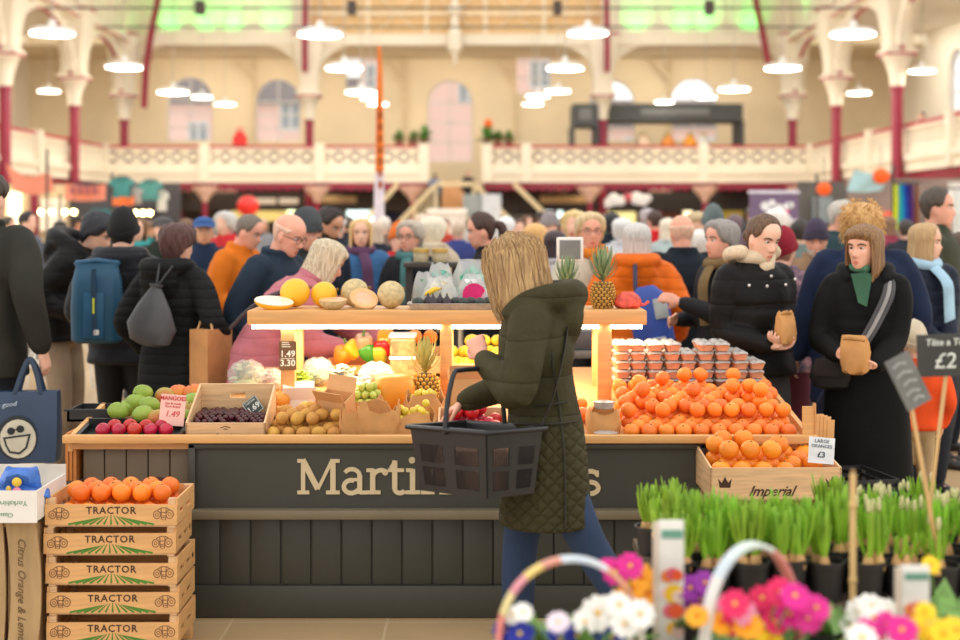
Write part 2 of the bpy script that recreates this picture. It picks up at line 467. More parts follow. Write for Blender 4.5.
    if q:
        iris = mat((52, 38, 30), .15, vary=.3, kind='iris'); scl = mat((225, 220, 214), .2, vary=.03, kind='eyeball')
        for sd in (1, -1):
            e = MB(); ctr = Vector((sd * .0305, -.0685, .502 * HH)); 
            e.ball((0, 0, 0), .0125, n=14, m=10)
            e.v = [tuple(Vector(v)) for v in e.v]
            e.m = [1 if (sum(e.v[i][1] for i in f) / len(f)) < -.0088 else 0 for f in e.f]
            e.v = [tuple(HM @ (ctr + Vector((v[0] * 1.0, v[1], v[2] * .62)))) for v in e.v]
            e.build('eye', [scl, iris], root)
            br = MB(); br.tube([HM @ head_pt(tt, R(aa * sd), .001) for tt, aa in ((.565, 10), (.59, 22), (.585, 34), (.56, 43))], [.003 * k, .0042 * k, .0036 * k, .002 * k], n=6)
            br.build('eyebrow', mat(tuple(int(c * .75) for c in (hair[1] if hair else (90, 70, 55))), .7, kind='brow'), root)
    if beard:
        g = MB(); vs = []; fs = []; nb = 25; mb_ = 9
        for i in range(mb_):
            for j in range(nb): vs.append(HM @ head_pt(.015 + .29 * i / (mb_ - 1), R(-84 + 168 * j / (nb - 1)), .007))
        for i in range(mb_ - 1):
            for j in range(nb - 1):
                a_ = abs(-84 + 168 * (j + .5) / (nb - 1)); t_ = .015 + .29 * (i + .5) / (mb_ - 1)
                if not (a_ < 20 and .15 < t_ < .235) and not (a_ < 48 and t_ > .27) : fs.append((i * nb + j, i * nb + j + 1, (i + 1) * nb + j + 1, (i + 1) * nb + j))
        g.add(vs, fs); g.build('beard', hair_mat(beard), root)
    # -- hair
    if hair and hair[0] != 'none':
        st, hc = hair[0], hair[1]; hm = hair_mat(hc, hair[2] if len(hair) > 2 else None); g = MB(); sd_ = int(abs(x * 100)) + int(Y * 10)
        nz, nn = ((14, 28), (22, 44), (30, 72))[q]
        kw = dict(nz=nz, n=nn, seed=sd_)
        if hat and st in ('short', 'cropped', 'fringe', 'full'): hair_shell(g, .010, top=.46, **kw)
        elif st == 'short': hair_shell(g, .014, lump=.003, **kw)
        elif st == 'cropped': hair_shell(g, .006, lump=.001, **kw)
        elif st == 'fringe': hair_shell(g, .006, top=.70, lump=.001, **kw)
        elif st == 'full': hair_shell(g, .028, line=[(0, .80), (40, .74), (62, .5), (90, .40), (130, .12), (180, .04)], lump=.004, **kw)
        elif st == 'curly': hair_shell(g, .036, line=[(0, .80), (40, .70), (62, .4), (90, .25), (130, .05), (180, .0)], lump=.007, wav=.002, **kw)
        if st == 'curly' and q:
            qr = random.Random(sd_)
            for i in range(420):
                th = R(qr.uniform(55, 305)); p = head_pt(qr.uniform(.25, .98), th, .034, face=False); d = (p - Vector((0, .01, .5 * HH))).normalized(); d += Vector((qr.uniform(-.7, .7), qr.uniform(-.7, .7), qr.uniform(-.7, .5))); g.tube([p, p + d * .012, p + d * .022 + Vector((qr.uniform(-.006, .006), 0, -.006))], [.0035, .003, .0012], n=4, round_=False)
        elif st in ('bob', 'long', 'bobfringe'):
            ln = {'bob': -.03, 'bobfringe': -.03, 'long': -.16}[st]
            if len(hair) > 3: ln = hair[3]
            hair_shell(g, .022, line=[(0, .84 if st != 'bobfringe' else .66), (30, .82 if st != 'bobfringe' else .64), (55, .60), (75, .30), (110, .1), (180, .04)], lump=.0015, **kw)
            curtain(g, ln, th0=60 if st == 'bobfringe' else 56, r=.022, seed=sd_, n=(26, 40, 64)[q])
        elif st == 'bigbob': hair_shell(g, .034, line=[(0, .80), (30, .74), (55, .50), (75, .20), (110, .05), (180, .0)], lump=.0015, **kw); curtain(g, hair[3], th0=40, r=.042, seed=sd_, n=64, thick=.03, inward=.018)
        elif st == 'bun':
            hair_shell(g, .010, lump=.001, **kw); g.ball((0, .115, .42 * HH), (.035, .03, .035), n=14, m=9)
        elif st == 'ponytail':
            hair_shell(g, .014, lump=.002, **kw); g.tube(catm([(0, .10, .62 * HH), (0, .15, .5 * HH), (0, .14, .1 * HH), (0, .11, -.25 * HH)], 4), [.02, .026, .03, .033, .034, .034, .033, .032, .03, .026, .022, .015, .006], n=10)
        g.v = [tuple(HM @ Vector(v)) for v in g.v]
        g.build('hair', hm, root)
    if hat:
        ht, hcol = hat[0], hat[1]; g = MB(); hm = mat(hcol, .85, kind='knit' if ht == 'beanie' else 'cloth', bump=.5, vary=.15)
        if ht == 'beanie':
            hair_shell(g, .014, line=[(0, .64), (90, .52), (180, .36)], nz=22, n=40); g.v = [(v[0], v[1], v[2] + max(0, v[2] - .72 * HH) * .45) for v in g.v]
            rs = []
            for o_, dt in ((.012, -.02), (.022, -.01), (.024, .05), (.022, .12), (.014, .13)):
                rs.append([head_pt(np.interp(min(j, 40 - j) * 9, [0, 90, 180], [.64, .52, .36]) + dt, 2 * PI * j / 40, o_, face=False) for j in range(40)])
            g.rings(rs, cap=False)
            if len(hat) > 2: g.ball((0, .0, HH * 1.12), .035, n=12, m=8)
        elif ht in ('cap', 'flatcap'):
            hair_shell(g, .022, line=[(0, .70), (90, .60), (180, .46)], nz=20, n=40)
            vis = []
            for i in range(2):
                for j in range(13):
                    th = R(-62 + 124 * j / 12); p = head_pt(.70, th, .022, face=False); l = (.065 if ht == 'cap' else .035) * math.cos(th * 1.2) if i else -.01
                    vis.append(p + Vector((0, -l, -.018 * i - .1 * abs(p.x) * i)))
            up = [v + Vector((0, 0, .006)) for v in vis]
            fs = [(j, j + 1, j + 14, j + 13) for j in range(12)]
            g.add(vis, fs); g.add(up, fs)
        elif ht == 'hood':
            hair_shell(g, .04, line=[(0, .86), (40, .80), (62, .45), (90, .15), (130, .0), (180, .0)], nz=24, n=44)
            curtain(g, -.10, th0=58, r=.045, thick=.03, inward=-.02, seed=1)
        g.v = [tuple(HM @ Vector(v)) for v in g.v]
        g.build({'beanie': 'beanie', 'cap': 'cap', 'flatcap': 'flat_cap', 'hood': 'hood'}[ht], hm, root)
    if glasses:
        g = MB()
        for sd in (1, -1):
            c0 = Vector((sd * .032, -.094, .495 * HH))
            g.tube([HM @ (c0 + Vector((.023 * math.cos(a), abs(.023 * math.cos(a)) * .1, .019 * math.sin(a)))) for a in [2 * PI * i / 16 for i in range(17)]], .0018 * k, n=6)
            g.tube([HM @ Vector((sd * .055, -.09, .50 * HH)), HM @ Vector((sd * .073, -.05, .505 * HH)), HM @ Vector((sd * .080, .01, .50 * HH))], .0018 * k, n=6)
        g.tube([HM @ Vector((-.009, -.096, .5 * HH)), HM @ Vector((.009, -.096, .5 * HH))], .0018 * k, n=6)
        g.build('glasses', mat(glasses, .3), root)
    # -- trousers and shoes
    if max(legs) < 90: legs = tuple(int(v * .7) for v in legs)
    tm = mat(legs, .85, vary=.15, scale=5, bump=.25, bscale=120, kind='trousers')
    t = MB()
    t.rings([[T(rx * bulk ** .5 * math.cos(2 * PI * j / n), ry * bulk ** .5 * math.sin(2 * PI * j / n), u) for j in range(n)] for u, rx, ry in ((1.0, .15, .11), (.93, .172, .122), (.86, .17, .122), (.80, .13, .10))])
    for sd in (1, -1):
        hp, kn, ank, ft = lg[sd]
        pts = catm([hp, kn, ank + Vector((0, 0, .0))], 6)
        rr = np.interp(np.linspace(0, 1, len(pts)), [0, .25, .5, .7, 1], [.094, .084, .068, .064, .056])
        t.tube(pts, [float(v) * k * bulk ** .4 for v in rr], n=max(10, n * 2 // 3))
    remesh(t, 'trousers', cvox, tm, root, smooth=2)
    for sd in (1, -1):
        hp, kn, ank, ft = lg[sd]; s_ = MB(); a = ank.copy()
        tip = R(ft[3]) if len(ft) > 3 else 0
        rs = []
        for y, w, h in ((.075, .022, .03), (.06, .036, .075), (.02, .04, .10), (-.04, .043, .075), (-.10, .047, .055), (-.15, .045, .045), (-.19, .03, .03), (-.2, .01, .015)):
            rs.append([Vector((w * math.cos(2 * PI * j / 12), y, max(-.085, -.085 + h * (.5 + .5 * math.sin(2 * PI * j / 12))))) * k for j in range(12)])
        s_.rings([[a + Euler((-tip, 0, R(4 * sd))).to_matrix() @ p for p in r] for r in rs])
        s_.build('shoe', mat(shoes, .5), root)
    # -- coat
    c = dict(col=(40, 42, 46), kind='cloth', hem=.78, puff=0.0, pitch=.075, hood=False, collar=True, rough=.7, fl=0.0)
    c.update(coat or {})
    mx_ = max(c['col']); c['col'] = tuple(int(v * (.62 if mx_ < 50 else .8 if mx_ < 100 else 1)) for v in c['col'])
    cm = mat(c['col'], c['rough'], vary=.14, scale=6, bump=.35 if c['kind'] == 'cloth' else .5, bscale=70, kind=c['kind'], pitch=c['pitch'], spec=.15) if not c.get('mat') else c['mat']
    g = MB(); B = bulk
    pf = c['puff']; pt = c['pitch']
    ut = [.4, .62, .78, .88, .95, 1.05, 1.15, 1.25, 1.33, 1.385, 1.42, 1.445, 1.475]
    if female: rxs = [.215, .208, .200, .196, .188, .168, .170, .182, .185, .172, .128, .084, .068]; rys = [.175, .165, .155, .146, .138, .124, .128, .137, .124, .104, .088, .078, .070]
    else: rxs = [.215, .208, .198, .190, .184, .182, .192, .207, .207, .190, .142, .092, .074]; rys = [.165, .155, .148, .142, .138, .136, .138, .138, .126, .107, .092, .084, .076]
    nu = int((1.475 - c['hem']) / (.012 if pf else .03)) + 2
    rs = []
    for i in range(nu):
        u = c['hem'] + (1.475 - c['hem']) * i / (nu - 1)
        m = B * (1 + pf * (math.sqrt(abs(math.sin(PI * u / pt))) - .5)) if u < 1.40 else B ** .5
        rx = np.interp(u, ut, rxs) * m; ry = np.interp(u, ut, rys) * m
        if u < .95: rx *= 1 + c['fl'] * (.95 - u); ry *= 1 + c['fl'] * (.95 - u)
        off = -.012 if u > 1.2 else 0
        row = []
        for j in range(n * 2):
            a = 2 * PI * j / (n * 2); e = 2 / 2.4
            row.append(T(rx * math.copysign(abs(math.cos(a)) ** e, math.cos(a)), off + ry * math.copysign(abs(math.sin(a)) ** e, math.sin(a)), u))
        rs.append(row)
    g.rings(rs)
    cuffs = {}
    for sd in (1, -1):
        S, E, W = arms[sd]
        if c.get('sleeveless'): continue
        S2 = T(sd * (sw - .03), -.01, 1.375)
        pts = catm([S2, S + (E - S) * .35, E, E + (W - E) * .55, W - (W - E).normalized() * .0], 12 if pf else 5)
        m = len(pts); rr = []
        al = 0
        for i, p in enumerate(pts):
            if i: al += (p - pts[i - 1]).length
            r0 = np.interp(i / (m - 1), [0, .22, .5, .75, .94, 1], [.082, .074, .062, .054, .046, .040]) * k * B ** .8
            rr.append(float(r0 * (1 + 1.5 * pf * (math.sqrt(abs(math.sin(PI * al / (pt * k)))) - .5))))
        g.tube(pts, rr, n=n, round_=True)
        cuffs[sd] = (W, (W - E).normalized(), rr[-1])
    if c['hood']:
        hb = c.get('hoodsize', 1.0)
        arc = [T(l * hb, f * hb - .02, u) for l, f, u in ((.085, .085, 1.42), (.10, .02, 1.455), (.105, -.06, 1.46), (.06, -.125, 1.45), (0, -.145, 1.445), (-.06, -.125, 1.45), (-.105, -.06, 1.46), (-.10, .02, 1.455), (-.085, .085, 1.42))]
        g.tube(catm(arc, 4), [float(v) * k * hb for v in np.interp(np.linspace(0, 1, 33), [0, .25, .5, .75, 1], [.022, .042, .055, .042, .022])], n=n)
        g.ball(T(0, -.135 * hb, 1.37), (.115 * k * hb, .055 * k * hb, .11 * k * hb), n=n, m=10, M=Euler((R(lean - 12), 0, 0)).to_matrix())
    elif c['collar']:
        arc = [T(.085 * math.sin(a), .075 * math.cos(a) - .015, 1.455 + (-.03 if abs(a) < 1 else .012)) for a in [R(25 + 310 * i / 10) for i in range(11)]]
        g.tube(catm(arc, 3), .020 * k, n=max(8, n // 2))
    spl = c.get('split')
    remesh(g, 'coat' if c['hem'] < .7 else 'jacket', cvox, [cm, spl[1]] if spl else cm, root, smooth=2, region=(lambda q_: (q_[:, 2] < spl[0] * k)) if spl else None)
    if c.get('inner'):      # a collar of another colour in the neck opening
        i_ = MB(); arc = [T(.07 * math.sin(a), .066 * math.cos(a) - .008, 1.452 + (-.025 if abs(a) < 1 else .02)) for a in [2 * PI * i / 12 for i in range(13)]]
        i_.tube(arc, c.get('innerR', .017) * k, n=10); i_.build('collar', mat(c['inner'], .85), root)
    if scarf:
        s_ = MB(); arc = [T(.088 * math.sin(a), .085 * math.cos(a) - .005, 1.455 - .02 * math.cos(a)) for a in [2 * PI * i / 14 for i in range(15)]]
        s_.tube(arc, .036 * k, n=10)
        s_.tube(catm([T(.02, .10, 1.42), T(.05, .165 * B, 1.33), T(.06, .17 * B, 1.2), T(.07, .165 * B, 1.08)], 4), .042 * k, n=10, flat=((1, 0, 0), .35), round_=False)
        s_.build('scarf', mat(scarf, .9, bump=.4), root)
    root['k'] = k
    del root['k']
    return root, dict(T=T, Q=Q, HM=HM, arms=arms, k=k, lg=lg, M=Matrix.Translation((x, Y, 0)) @ Matrix.Rotation(R(yaw), 4, 'Z'))
def crowd(label, px, top, Y, yaw, **kw):
    """a person whose crown shows at (px, top)"""
    H = EYE + (HY - top) * Y / FPX
    extra_h = kw.pop('dh', 0.0)
    if kw.get('hat'): extra_h -= .02
    a = kw.get('lean', 0)
    H = H + extra_h
    if a:
        H = (H) / (1 - .44 * (1 - math.cos(R(a))))
    f = (.48 * math.sin(R(a)) + kw.get('hips', 0)) * H / 1.7
    x = sx(px, Y) - math.sin(R(yaw)) * f; y = Y + math.cos(R(yaw)) * f
    return person(label, x, y, H - .012, yaw, **kw)
# ------------------------------------------------------------------ the hall
CREAM = mat((236, 226, 206), .7, vary=.04, scale=.6, name='cream_paint')
TAN = mat((228, 208, 174), .75, vary=.05, scale=.5, name='tan_paint')
BURG = mat((150, 34, 62), .45, vary=.06, scale=2, name='burgundy_paint')
RED = mat((176, 52, 62), .5, vary=.05, name='red_trim_paint')
DARK = mat((58, 54, 54), .7, vary=.15, name='dark_board')
GREY = mat((92, 92, 92), .6, vary=.08, name='grey_board')
WOODT = mat((196, 148, 100), .6, vary=.12, scale=3, stretch=(1, 1, 8), name='tan_timber')
CABLE = mat((70, 60, 56), .6, name='dark_cable')

def floor_mat():
    m = bpy.data.materials.new('stone_floor_tiles'); m.use_nodes = True; nt = m.node_tree; b = nt.nodes['Principled BSDF']
    tc = nt.nodes.new('ShaderNodeTexCoord'); br = nt.nodes.new('ShaderNodeTexBrick'); no = nt.nodes.new('ShaderNodeTexNoise'); mx = nt.nodes.new('ShaderNodeMix')
    mp = nt.nodes.new('ShaderNodeMapping'); mp.inputs['Location'].default_value = (.37, .13, 0); nt.links.new(tc.outputs['Object'], mp.inputs['Vector'])
    br.offset = 0; br.inputs['Scale'].default_value = 1; br.inputs['Brick Width'].default_value = .62; br.inputs['Row Height'].default_value = .62
    br.inputs['Mortar Size'].default_value = .006; br.inputs['Color1'].default_value = lin((196, 164, 120)); br.inputs['Color2'].default_value = lin((206, 174, 130)); br.inputs['Mortar'].default_value = lin((220, 194, 154))
    nt.links.new(mp.outputs['Vector'], br.inputs['Vector']); no.inputs['Scale'].default_value = 3; nt.links.new(tc.outputs['Object'], no.inputs['Vector'])
    mx.data_type = 'RGBA'; mx.blend_type = 'MULTIPLY'; mx.inputs['Factor'].default_value = .25
    nt.links.new(br.outputs['Color'], mx.inputs['A']); nt.links.new(no.outputs['Fac'], mx.inputs['B']); nt.links.new(mx.outputs['Result'], b.inputs['Base Color'])
    b.inputs['Roughness'].default_value = .45
    return m
XL, XR, YB, YF = -20.4, 18.6, 62.0, 57.0          # side walls, far wall, far arcade
g = MB(); g.box(XL - .3, XR + .3, -3, YB + .3, -.12, 0); struct(g.build('floor', floor_mat(), smooth=False))

def arch_poly(cx, w, zb, zt, n=12):
    r = w / 2; pts = [(cx - r, zb)] + [(cx - r * math.cos(PI * i / n), zt - r + r * math.sin(PI * i / n)) for i in range(n + 1)] + [(cx + r, zb)]
    return pts
def wall_with(name, u0, u1, z0, z1, holes, m, W, depth=.3):
    """wall in (u, z); W(u, v, z) -> world, v goes into the wall"""
    g = MB(); us = sorted(holes, key=lambda h: h[0]); cur = u0
    def quad(a, b, c, d): g.add([a, b, c, d], [(0, 1, 2, 3)])
    def full(a, b, za, zb):
        if b - a > 1e-4 and zb - za > 1e-4: quad(W(a, 0, za), W(b, 0, za), W(b, 0, zb), W(a, 0, zb)); quad(W(a, depth, za), W(a, depth, zb), W(b, depth, zb), W(b, depth, za))
    for cx, w, zb, zt, arched in us:
        full(cur, cx - w / 2, z0, z1); full(cx - w / 2, cx + w / 2, z0, zb)
        pl = arch_poly(cx, w, zb, zt) if arched else [(cx - w / 2, zb), (cx - w / 2, zt), (cx + w / 2, zt), (cx + w / 2, zb)]
        for i in range(len(pl) - 1):
            (a, za), (b, zb_) = pl[i], pl[i + 1]
            if abs(b - a) > 1e-5:
                for v in (0, depth): quad(W(a, v, za), W(b, v, zb_), W(b, v, z1), W(a, v, z1))
            quad(W(a, 0, za), W(b, 0, zb_), W(b, depth, zb_), W(a, depth, za))
        quad(W(pl[0][0], 0, pl[0][1]), W(pl[-1][0], 0, pl[0][1]), W(pl[-1][0], depth, pl[0][1]), W(pl[0][0], depth, pl[0][1]))
        cur = cx + w / 2
    full(cur, u1, z0, z1)
    return struct(g.build(name, m, smooth=False, fixn=False))
WIN = [0]
PANE = mat((225, 235, 240), .05, alpha=.12, vary=.02, name='window_glass')
def window(cx, w, zb, zt, arched, W, bars=(2, 3)):
    WIN[0] += 1
    g = MB(); pl = arch_poly(cx, w, zb, zt) if arched else [(cx - w / 2, zb), (cx - w / 2, zt), (cx + w / 2, zt), (cx + w / 2, zb)]
    pl = pl + [pl[0]]
    for i in range(len(pl) - 1): g.bar(W(pl[i][0], .18, pl[i][1]), W(pl[i + 1][0], .18, pl[i + 1][1]), .1, .12, up=W(0, 1, 0) - W(0, 0, 0))
    for i in range(1, bars[0]):
        u = cx - w / 2 + w * i / bars[0]; g.bar(W(u, .18, zb), W(u, .18, zt - .02), .06, .06)
    for i in range(1, bars[1] + 1):
        z = zb + (zt - (w / 2 if arched else 0) - zb) * i / bars[1]
        if z < zt - .1: g.bar(W(cx - w / 2, .18, z), W(cx + w / 2, .18, z), .06, .06)
    f = struct(g.build('window_%d' % WIN[0], mat((206, 200, 196), .5, vary=.03, name='window_frame_paint'), smooth=False))
    p = MB(); pl = pl[:-1]; p.add([W(a, .19, z) for a, z in pl], [tuple(range(len(pl)))]); p.build('pane', PANE, f, smooth=False)
def wx(px, Y=YB): return sx(px, Y)
far = []
for px, wpx, yt, yb, ar in ((190, 45, 77, 141, 1), (278, 45, 79, 141, 1), (450, 45, 80, 162, 1), (362, 33, 26, 95, 1), (533, 37, 26, 94, 1), (612, 46, 80, 141, 1), (694, 47, 78, 141, 1)):
    far.append((wx(px), wpx / FPX * YB, sz(yb, YB), sz(yt, YB), ar))
far.sort()
Wf = lambda u, v, z: Vector((u, YB + v, z))
wall_with('wall_far', XL, XR, 3.05, 12.0, far, TAN, Wf)
for h in far: window(*h, Wf)
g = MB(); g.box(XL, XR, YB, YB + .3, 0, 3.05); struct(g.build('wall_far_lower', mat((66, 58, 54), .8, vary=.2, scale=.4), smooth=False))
Wl = lambda u, v, z: Vector((XL - v, u, z)); Wr = lambda u, v, z: Vector((XR + v, u, z))
lh = [(y, 1.9, 5.2, 8.3, 1) for y in (46.4, 53.5)]
rh = [(y, 1.9, 5.2, 8.3, 1) for y in (46.4, 53.5)]
wall_with('wall_left', 30, YB, 3.05, 10.4, [(59.4, .5, 6, 8, 1)], CREAM, Wl); wall_with('wall_right', 30, YB, 3.05, 10.4, rh, CREAM, Wr)
window(59.4, .5, 6, 8, 1, Wl)
for h in rh: window(*h, Wr)
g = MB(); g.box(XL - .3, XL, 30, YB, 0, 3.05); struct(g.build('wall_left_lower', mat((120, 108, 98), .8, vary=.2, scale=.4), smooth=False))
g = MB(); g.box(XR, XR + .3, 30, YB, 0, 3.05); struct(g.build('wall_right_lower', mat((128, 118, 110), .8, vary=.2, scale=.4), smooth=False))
# houses across the street, seen through the windows
def brick_house(name, label, x0, x1, y, zt, wins):
    t = thing(name, label, 'building', ((x0 + x1) / 2, y, 0)); w = x1 - x0
    g = MB(); g.box(-w / 2, w / 2, 0, 4, 0, zt); g.build('facade', mat((238, 204, 196), .9, vary=.06, scale=14, name='pink_brick'), t, smooth=False)
    g = MB(); g.add([(-w / 2 - .2, -.3, zt), (w / 2 + .2, -.3, zt), (w / 2 + .2, 2, zt + 1.6), (-w / 2 - .2, 2, zt + 1.6), (w / 2 + .2, 4.3, zt), (-w / 2 - .2, 4.3, zt)], [(0, 1, 2, 3), (3, 2, 4, 5), (0, 3, 5), (1, 4, 2), (0, 5, 4, 1)])
    g.build('roof', mat((120, 110, 112), .8), t, smooth=False)
    for px, z in wins:
        f = MB(); f.box(px - x0 - w / 2 - .55, px - x0 - w / 2 + .55, -.08, .05, z, z + 1.5); fo = f.build('window', mat((226, 228, 232), .4), t, smooth=False)
        for a in (-.26, .26):
            p = MB(); p.box(px - x0 - w / 2 + a - .2, px - x0 - w / 2 + a + .2, -.1, -.08, z + .12, z + 1.38); p.build('pane', mat((150, 160, 172), .1), fo, smooth=False)
brick_house('brick_house', 'pink brick house seen through the arched windows on the left', -18, -6.6, 71, 7.6, [(-14.6, 5.2), (-9.8, 8.2 - 2), (-13, 6.2)])
brick_house('brick_house', 'tall pink brick house seen through the middle window of the far wall', -6.2, 4.3, 71, 10.5, [(-.6, 7.6), (3.1, 8.4), (-5.4, 8.2)])
brick_house('brick_house', 'low pink brick house seen behind the grey balcony kiosk', 4.9, 16, 71, 6.4, [(8, 4.4), (12, 4.4)])

# arcade: columns, piers, beams
COLS = [(-14.8, 42.7), (-14.8, 50.0), (-14.8, 57.0), (13.0, 42.7), (13.0, 50.0), (13.0, 57.0), (-7.1, 57.0), (5.1, 57.0)]
def column(x, y):
    g = MB(); g.lathe([(.30, 0), (.30, .25), (.2, .3), (.19, .9), (.18, 1), (.175, 5.6), (.2, 5.62), (.2, 5.77)], (0, 0, 0), 16)
    c = struct(g.build('column', BURG, loc=(x, y, 0)))
    g = MB(); g.lathe([(.21, 5.77), (.24, 5.9), (.22, 6.0), (.30, 6.3), (.42, 6.6), (.46, 6.62), (.46, 6.75)], (0, 0, 0), 16); g.box(-.5, .5, -.5, .5, 6.75, 6.9, bev=.03)
    g.rings([[Vector((a * w, b * w, z)) for a, b in ((-1, -.8), (-.8, -1), (.8, -1), (1, -.8), (1, .8), (.8, 1), (-.8, 1), (-1, .8))] for z, w in ((6.9, .40), (7.3, .40), (7.8, .46), (8.3, .56), (8.9, .62))]); g.box(-.62, .62, -.55, .55, 8.85, 9.3, bev=.05)
    g.build('capital', CREAM, c)
    g = MB(); g.box(-.64, .64, -.57, .57, 9.24, 9.32); g.box(-.5, .5, -.51, .51, 6.72, 6.77)
    g.build('capital_trim', RED, c, smooth=False)
for c in COLS: column(*c)
g = MB(); tr = MB()
for X in (-14.8, 13.0):                                   # side arcades
    for y0, y1 in ((35.4, 42.7), (42.7, 50), (50, 57)):
        n = 16; ym = (y0 + y1) / 2; r = (y1 - y0) / 2 - .5
        pts = [(ym - r * math.cos(PI * i / n), 7.0 + 1.9 * math.sin(PI * i / n)) for i in range(n + 1)]
        for i in range(n):
            (a, za), (b, zb) = pts[i], pts[i + 1]; g.bar((X, a, za), (X, b, zb), .3, .28)
            tr.bar((X, a, za - .16), (X, b, zb - .16), .1, .05)
        for s, yy in ((1, y0 + 1.0), (-1, y1 - 1.0)):
            g.tube([(X, yy + .42 * math.cos(a), 8.35 + .42 * math.sin(a)) for a in [2 * PI * i / 14 for i in range(15)]], .07, n=6, round_=False)
    g.box(X - .3, X + .3, 30, 57, 8.9, 9.3)
    for s in (-1, 1): tr.box(X + s * .31 - .01, X + s * .31 + .01, 30, 57, 8.93, 9.0)
n_ = struct(g.build('beam', CREAM, smooth=False)); struct(tr.build('trim_1', RED, smooth=False))
g = MB()                                                   # far arcade: beam and rounded soffits
g.box(-15.3, 13.5, YF - .3, YF + .3, 8.85, 9.3)
for a, b in ((-14.8, -7.1), (-7.1, 5.1), (5.1, 13.0)):
    for x, s in ((a + .4, 1), (b - .4, -1)):
        n = 8; q = [(x, 8.9)] + [(x + s * 1.5 * (1 - math.sin(PI / 2 * i / n)), 8.8 - 1.5 * (1 - math.cos(PI / 2 * i / n)) * .9 - .0) for i in range(n + 1)]
        q = [(x, 8.9), (x + s * 1.6, 8.9)] + [(x + s * 1.6 * (1 - math.sin(PI / 2 * i / n)), 8.86 - 1.3 * (1 - math.cos(PI / 2 * i / n))) for i in range(n + 1)]
        g.prism(q, .3, M=Matrix.Translation((0, YF - .15, 0)))
struct(g.build('beam', CREAM, smooth=False))
g = MB(); g.box(XL, XR, YF + .3, YB, 8.9, 9.0); struct(g.build('ceiling', TAN, smooth=False))
g = MB(); g.box(XL, -15.1, 30, YF, 9.3, 9.4); struct(g.build('ceiling_left', CREAM, smooth=False))
g = MB(); g.box(13.3, XR, 30, YF, 9.3, 9.4); struct(g.build('ceiling_right', CREAM, smooth=False))
# braces in the gallery behind the far arcade
g = MB()
for x in (-10.2, -3.4, 1.6, 8.6): g.bar((x - .9, 61.7, 8.9), (x, 61.7, 7.9), .12, .16); g.bar((x, 61.9, 8.9), (x, 61.9, 4.6), .12, .3, up=(0, 1, 0))
struct(g.build('trim_2', mat((214, 192, 156), .7), smooth=False))
# vaulted roof end: painted boards with green lamps, timber panels in the middle
g = MB(); g.box(-14.6, -7.1, YF, YF + .2, 9.3, 14); g.box(5.1, 13.0, YF, YF + .2, 9.3, 14); struct(g.build('wall_vault', CREAM, smooth=False))
g = MB(); g.box(-7.1, 5.1, YF, YF + .2, 9.3, 14); struct(g.build('wall_vault_middle', mat((222, 186, 134), .6, vary=.06, scale=2, name='vault_timber'), smooth=False))
g = MB()
for i in range(1, 5):
    x = -7.1 + 12.2 * i / 5; g.box(x - .1, x + .1, YF - .12, YF, 9.3, 14)
    for s in (-1, 1): g.bar((x - 1.22 - .75 * s, YF - .05, 9.5), (x - 1.22 + .75 * s, YF - .05, 10.9), .06, .05, up=(0, 1, 0))
g.box(-7.1, 5.1, YF - .14, YF, 10.1, 10.25)
struct(g.build('trim_3', mat((232, 214, 182), .6), smooth=False))
g = MB()
for i in range(0, 12):
    for a, b in ((-14.6, -7.1), (5.1, 13.0)):
        x = a + (b - a) * i / 11; g.box(x - .05, x + .05, YF - .08, YF, 9.3, 14)
struct(g.build('trim_4', CREAM, smooth=False))
for X, s in ((-14.8, 1), (13.0, -1)):                     # coves along the sides
    g = MB(); n = 8; rs = []
    for i in range(n + 1):
        a = PI / 2 * i / n; rs.append([Vector((X + s * 4.2 * (1 - math.cos(a)), y, 9.3 + 4.6 * math.sin(a))) for y in (30, YF)])
    g.rings(rs, closed=False, cap=False); struct(g.build('ceiling_cove', CREAM))
    g = MB()
    for y in (36, 39, 42.7, 45, 47.5, 50, 52, 54.4):
        g.tube([Vector((X + s * (4.2 * (1 - math.cos(a)) + .05), y, 9.3 + 4.6 * math.sin(a))) for a in [PI / 2 * i / n for i in range(n + 1)]], .07, n=6)
    struct(g.build('trim_5', CREAM))
for pts in ([(144, 108), (146, 70), (151, 35), (158, 0), (168, -40)], [(305, 72), (305, 36), (306, -40)], [(607, 72), (607, 36), (606, -40)], [(768, 64), (763, 35), (757, 8), (748, -40)]):
    g = MB(); pp = [at(a, b, YF - .7) for a, b in pts]
    for i in range(len(pp) - 1): g.bar(pp[i], pp[i + 1], .2, .3, up=(0, 1, 0))
    struct(g.build('rib_beam', BURG, smooth=False))
g = MB()
for z, y in ((8.72, 46.0), (9.0, 52.5)):
    g.tube([(-14.6, y, z), (12.8, y, z)], .035, n=6)
for x in (-9.4, -4.3, 2.6, 7.7): g.box(x - .14, x + .14, 45.8, 46.2, 8.5, 8.95)
struct(g.build('tie_beam', CABLE, smooth=False))
g = MB(); c = at(455, 0, 56.4)
g.lathe([(.02, 8.0), (.1, 8.05), (.07, 8.2), (.2, 8.5), (.3, 8.6), (.3, 9.3), (.2, 9.4), (.15, 10), (.28, 10.1), (.28, 10.4), (.12, 10.5), (.12, 13)], (c.x, c.y, 0), 14)
struct(g.build('pendant_post_trim', CREAM))
GREENL = []
def area(name, loc, rot, size, energy, col, sy=None, spread=None):
    l = bpy.data.lights.new(name, 'AREA'); l.energy = energy; l.color = col[:3]; l.size = size
    if sy: l.shape = 'RECTANGLE'; l.size_y = sy
    if spread: l.spread = R(spread)
    o = bpy.data.objects.new(name, l); o.location = loc; o.rotation_euler = rot; COL.objects.link(o); return o
for px in (118, 168, 204, 231, 272, 638, 683, 706, 752, 806):
    p = at(px, 33, YF - .45); area('green_uplight', p, (R(160), 0, 0), .6, 9, (.0, 1, .12), .15, 100)
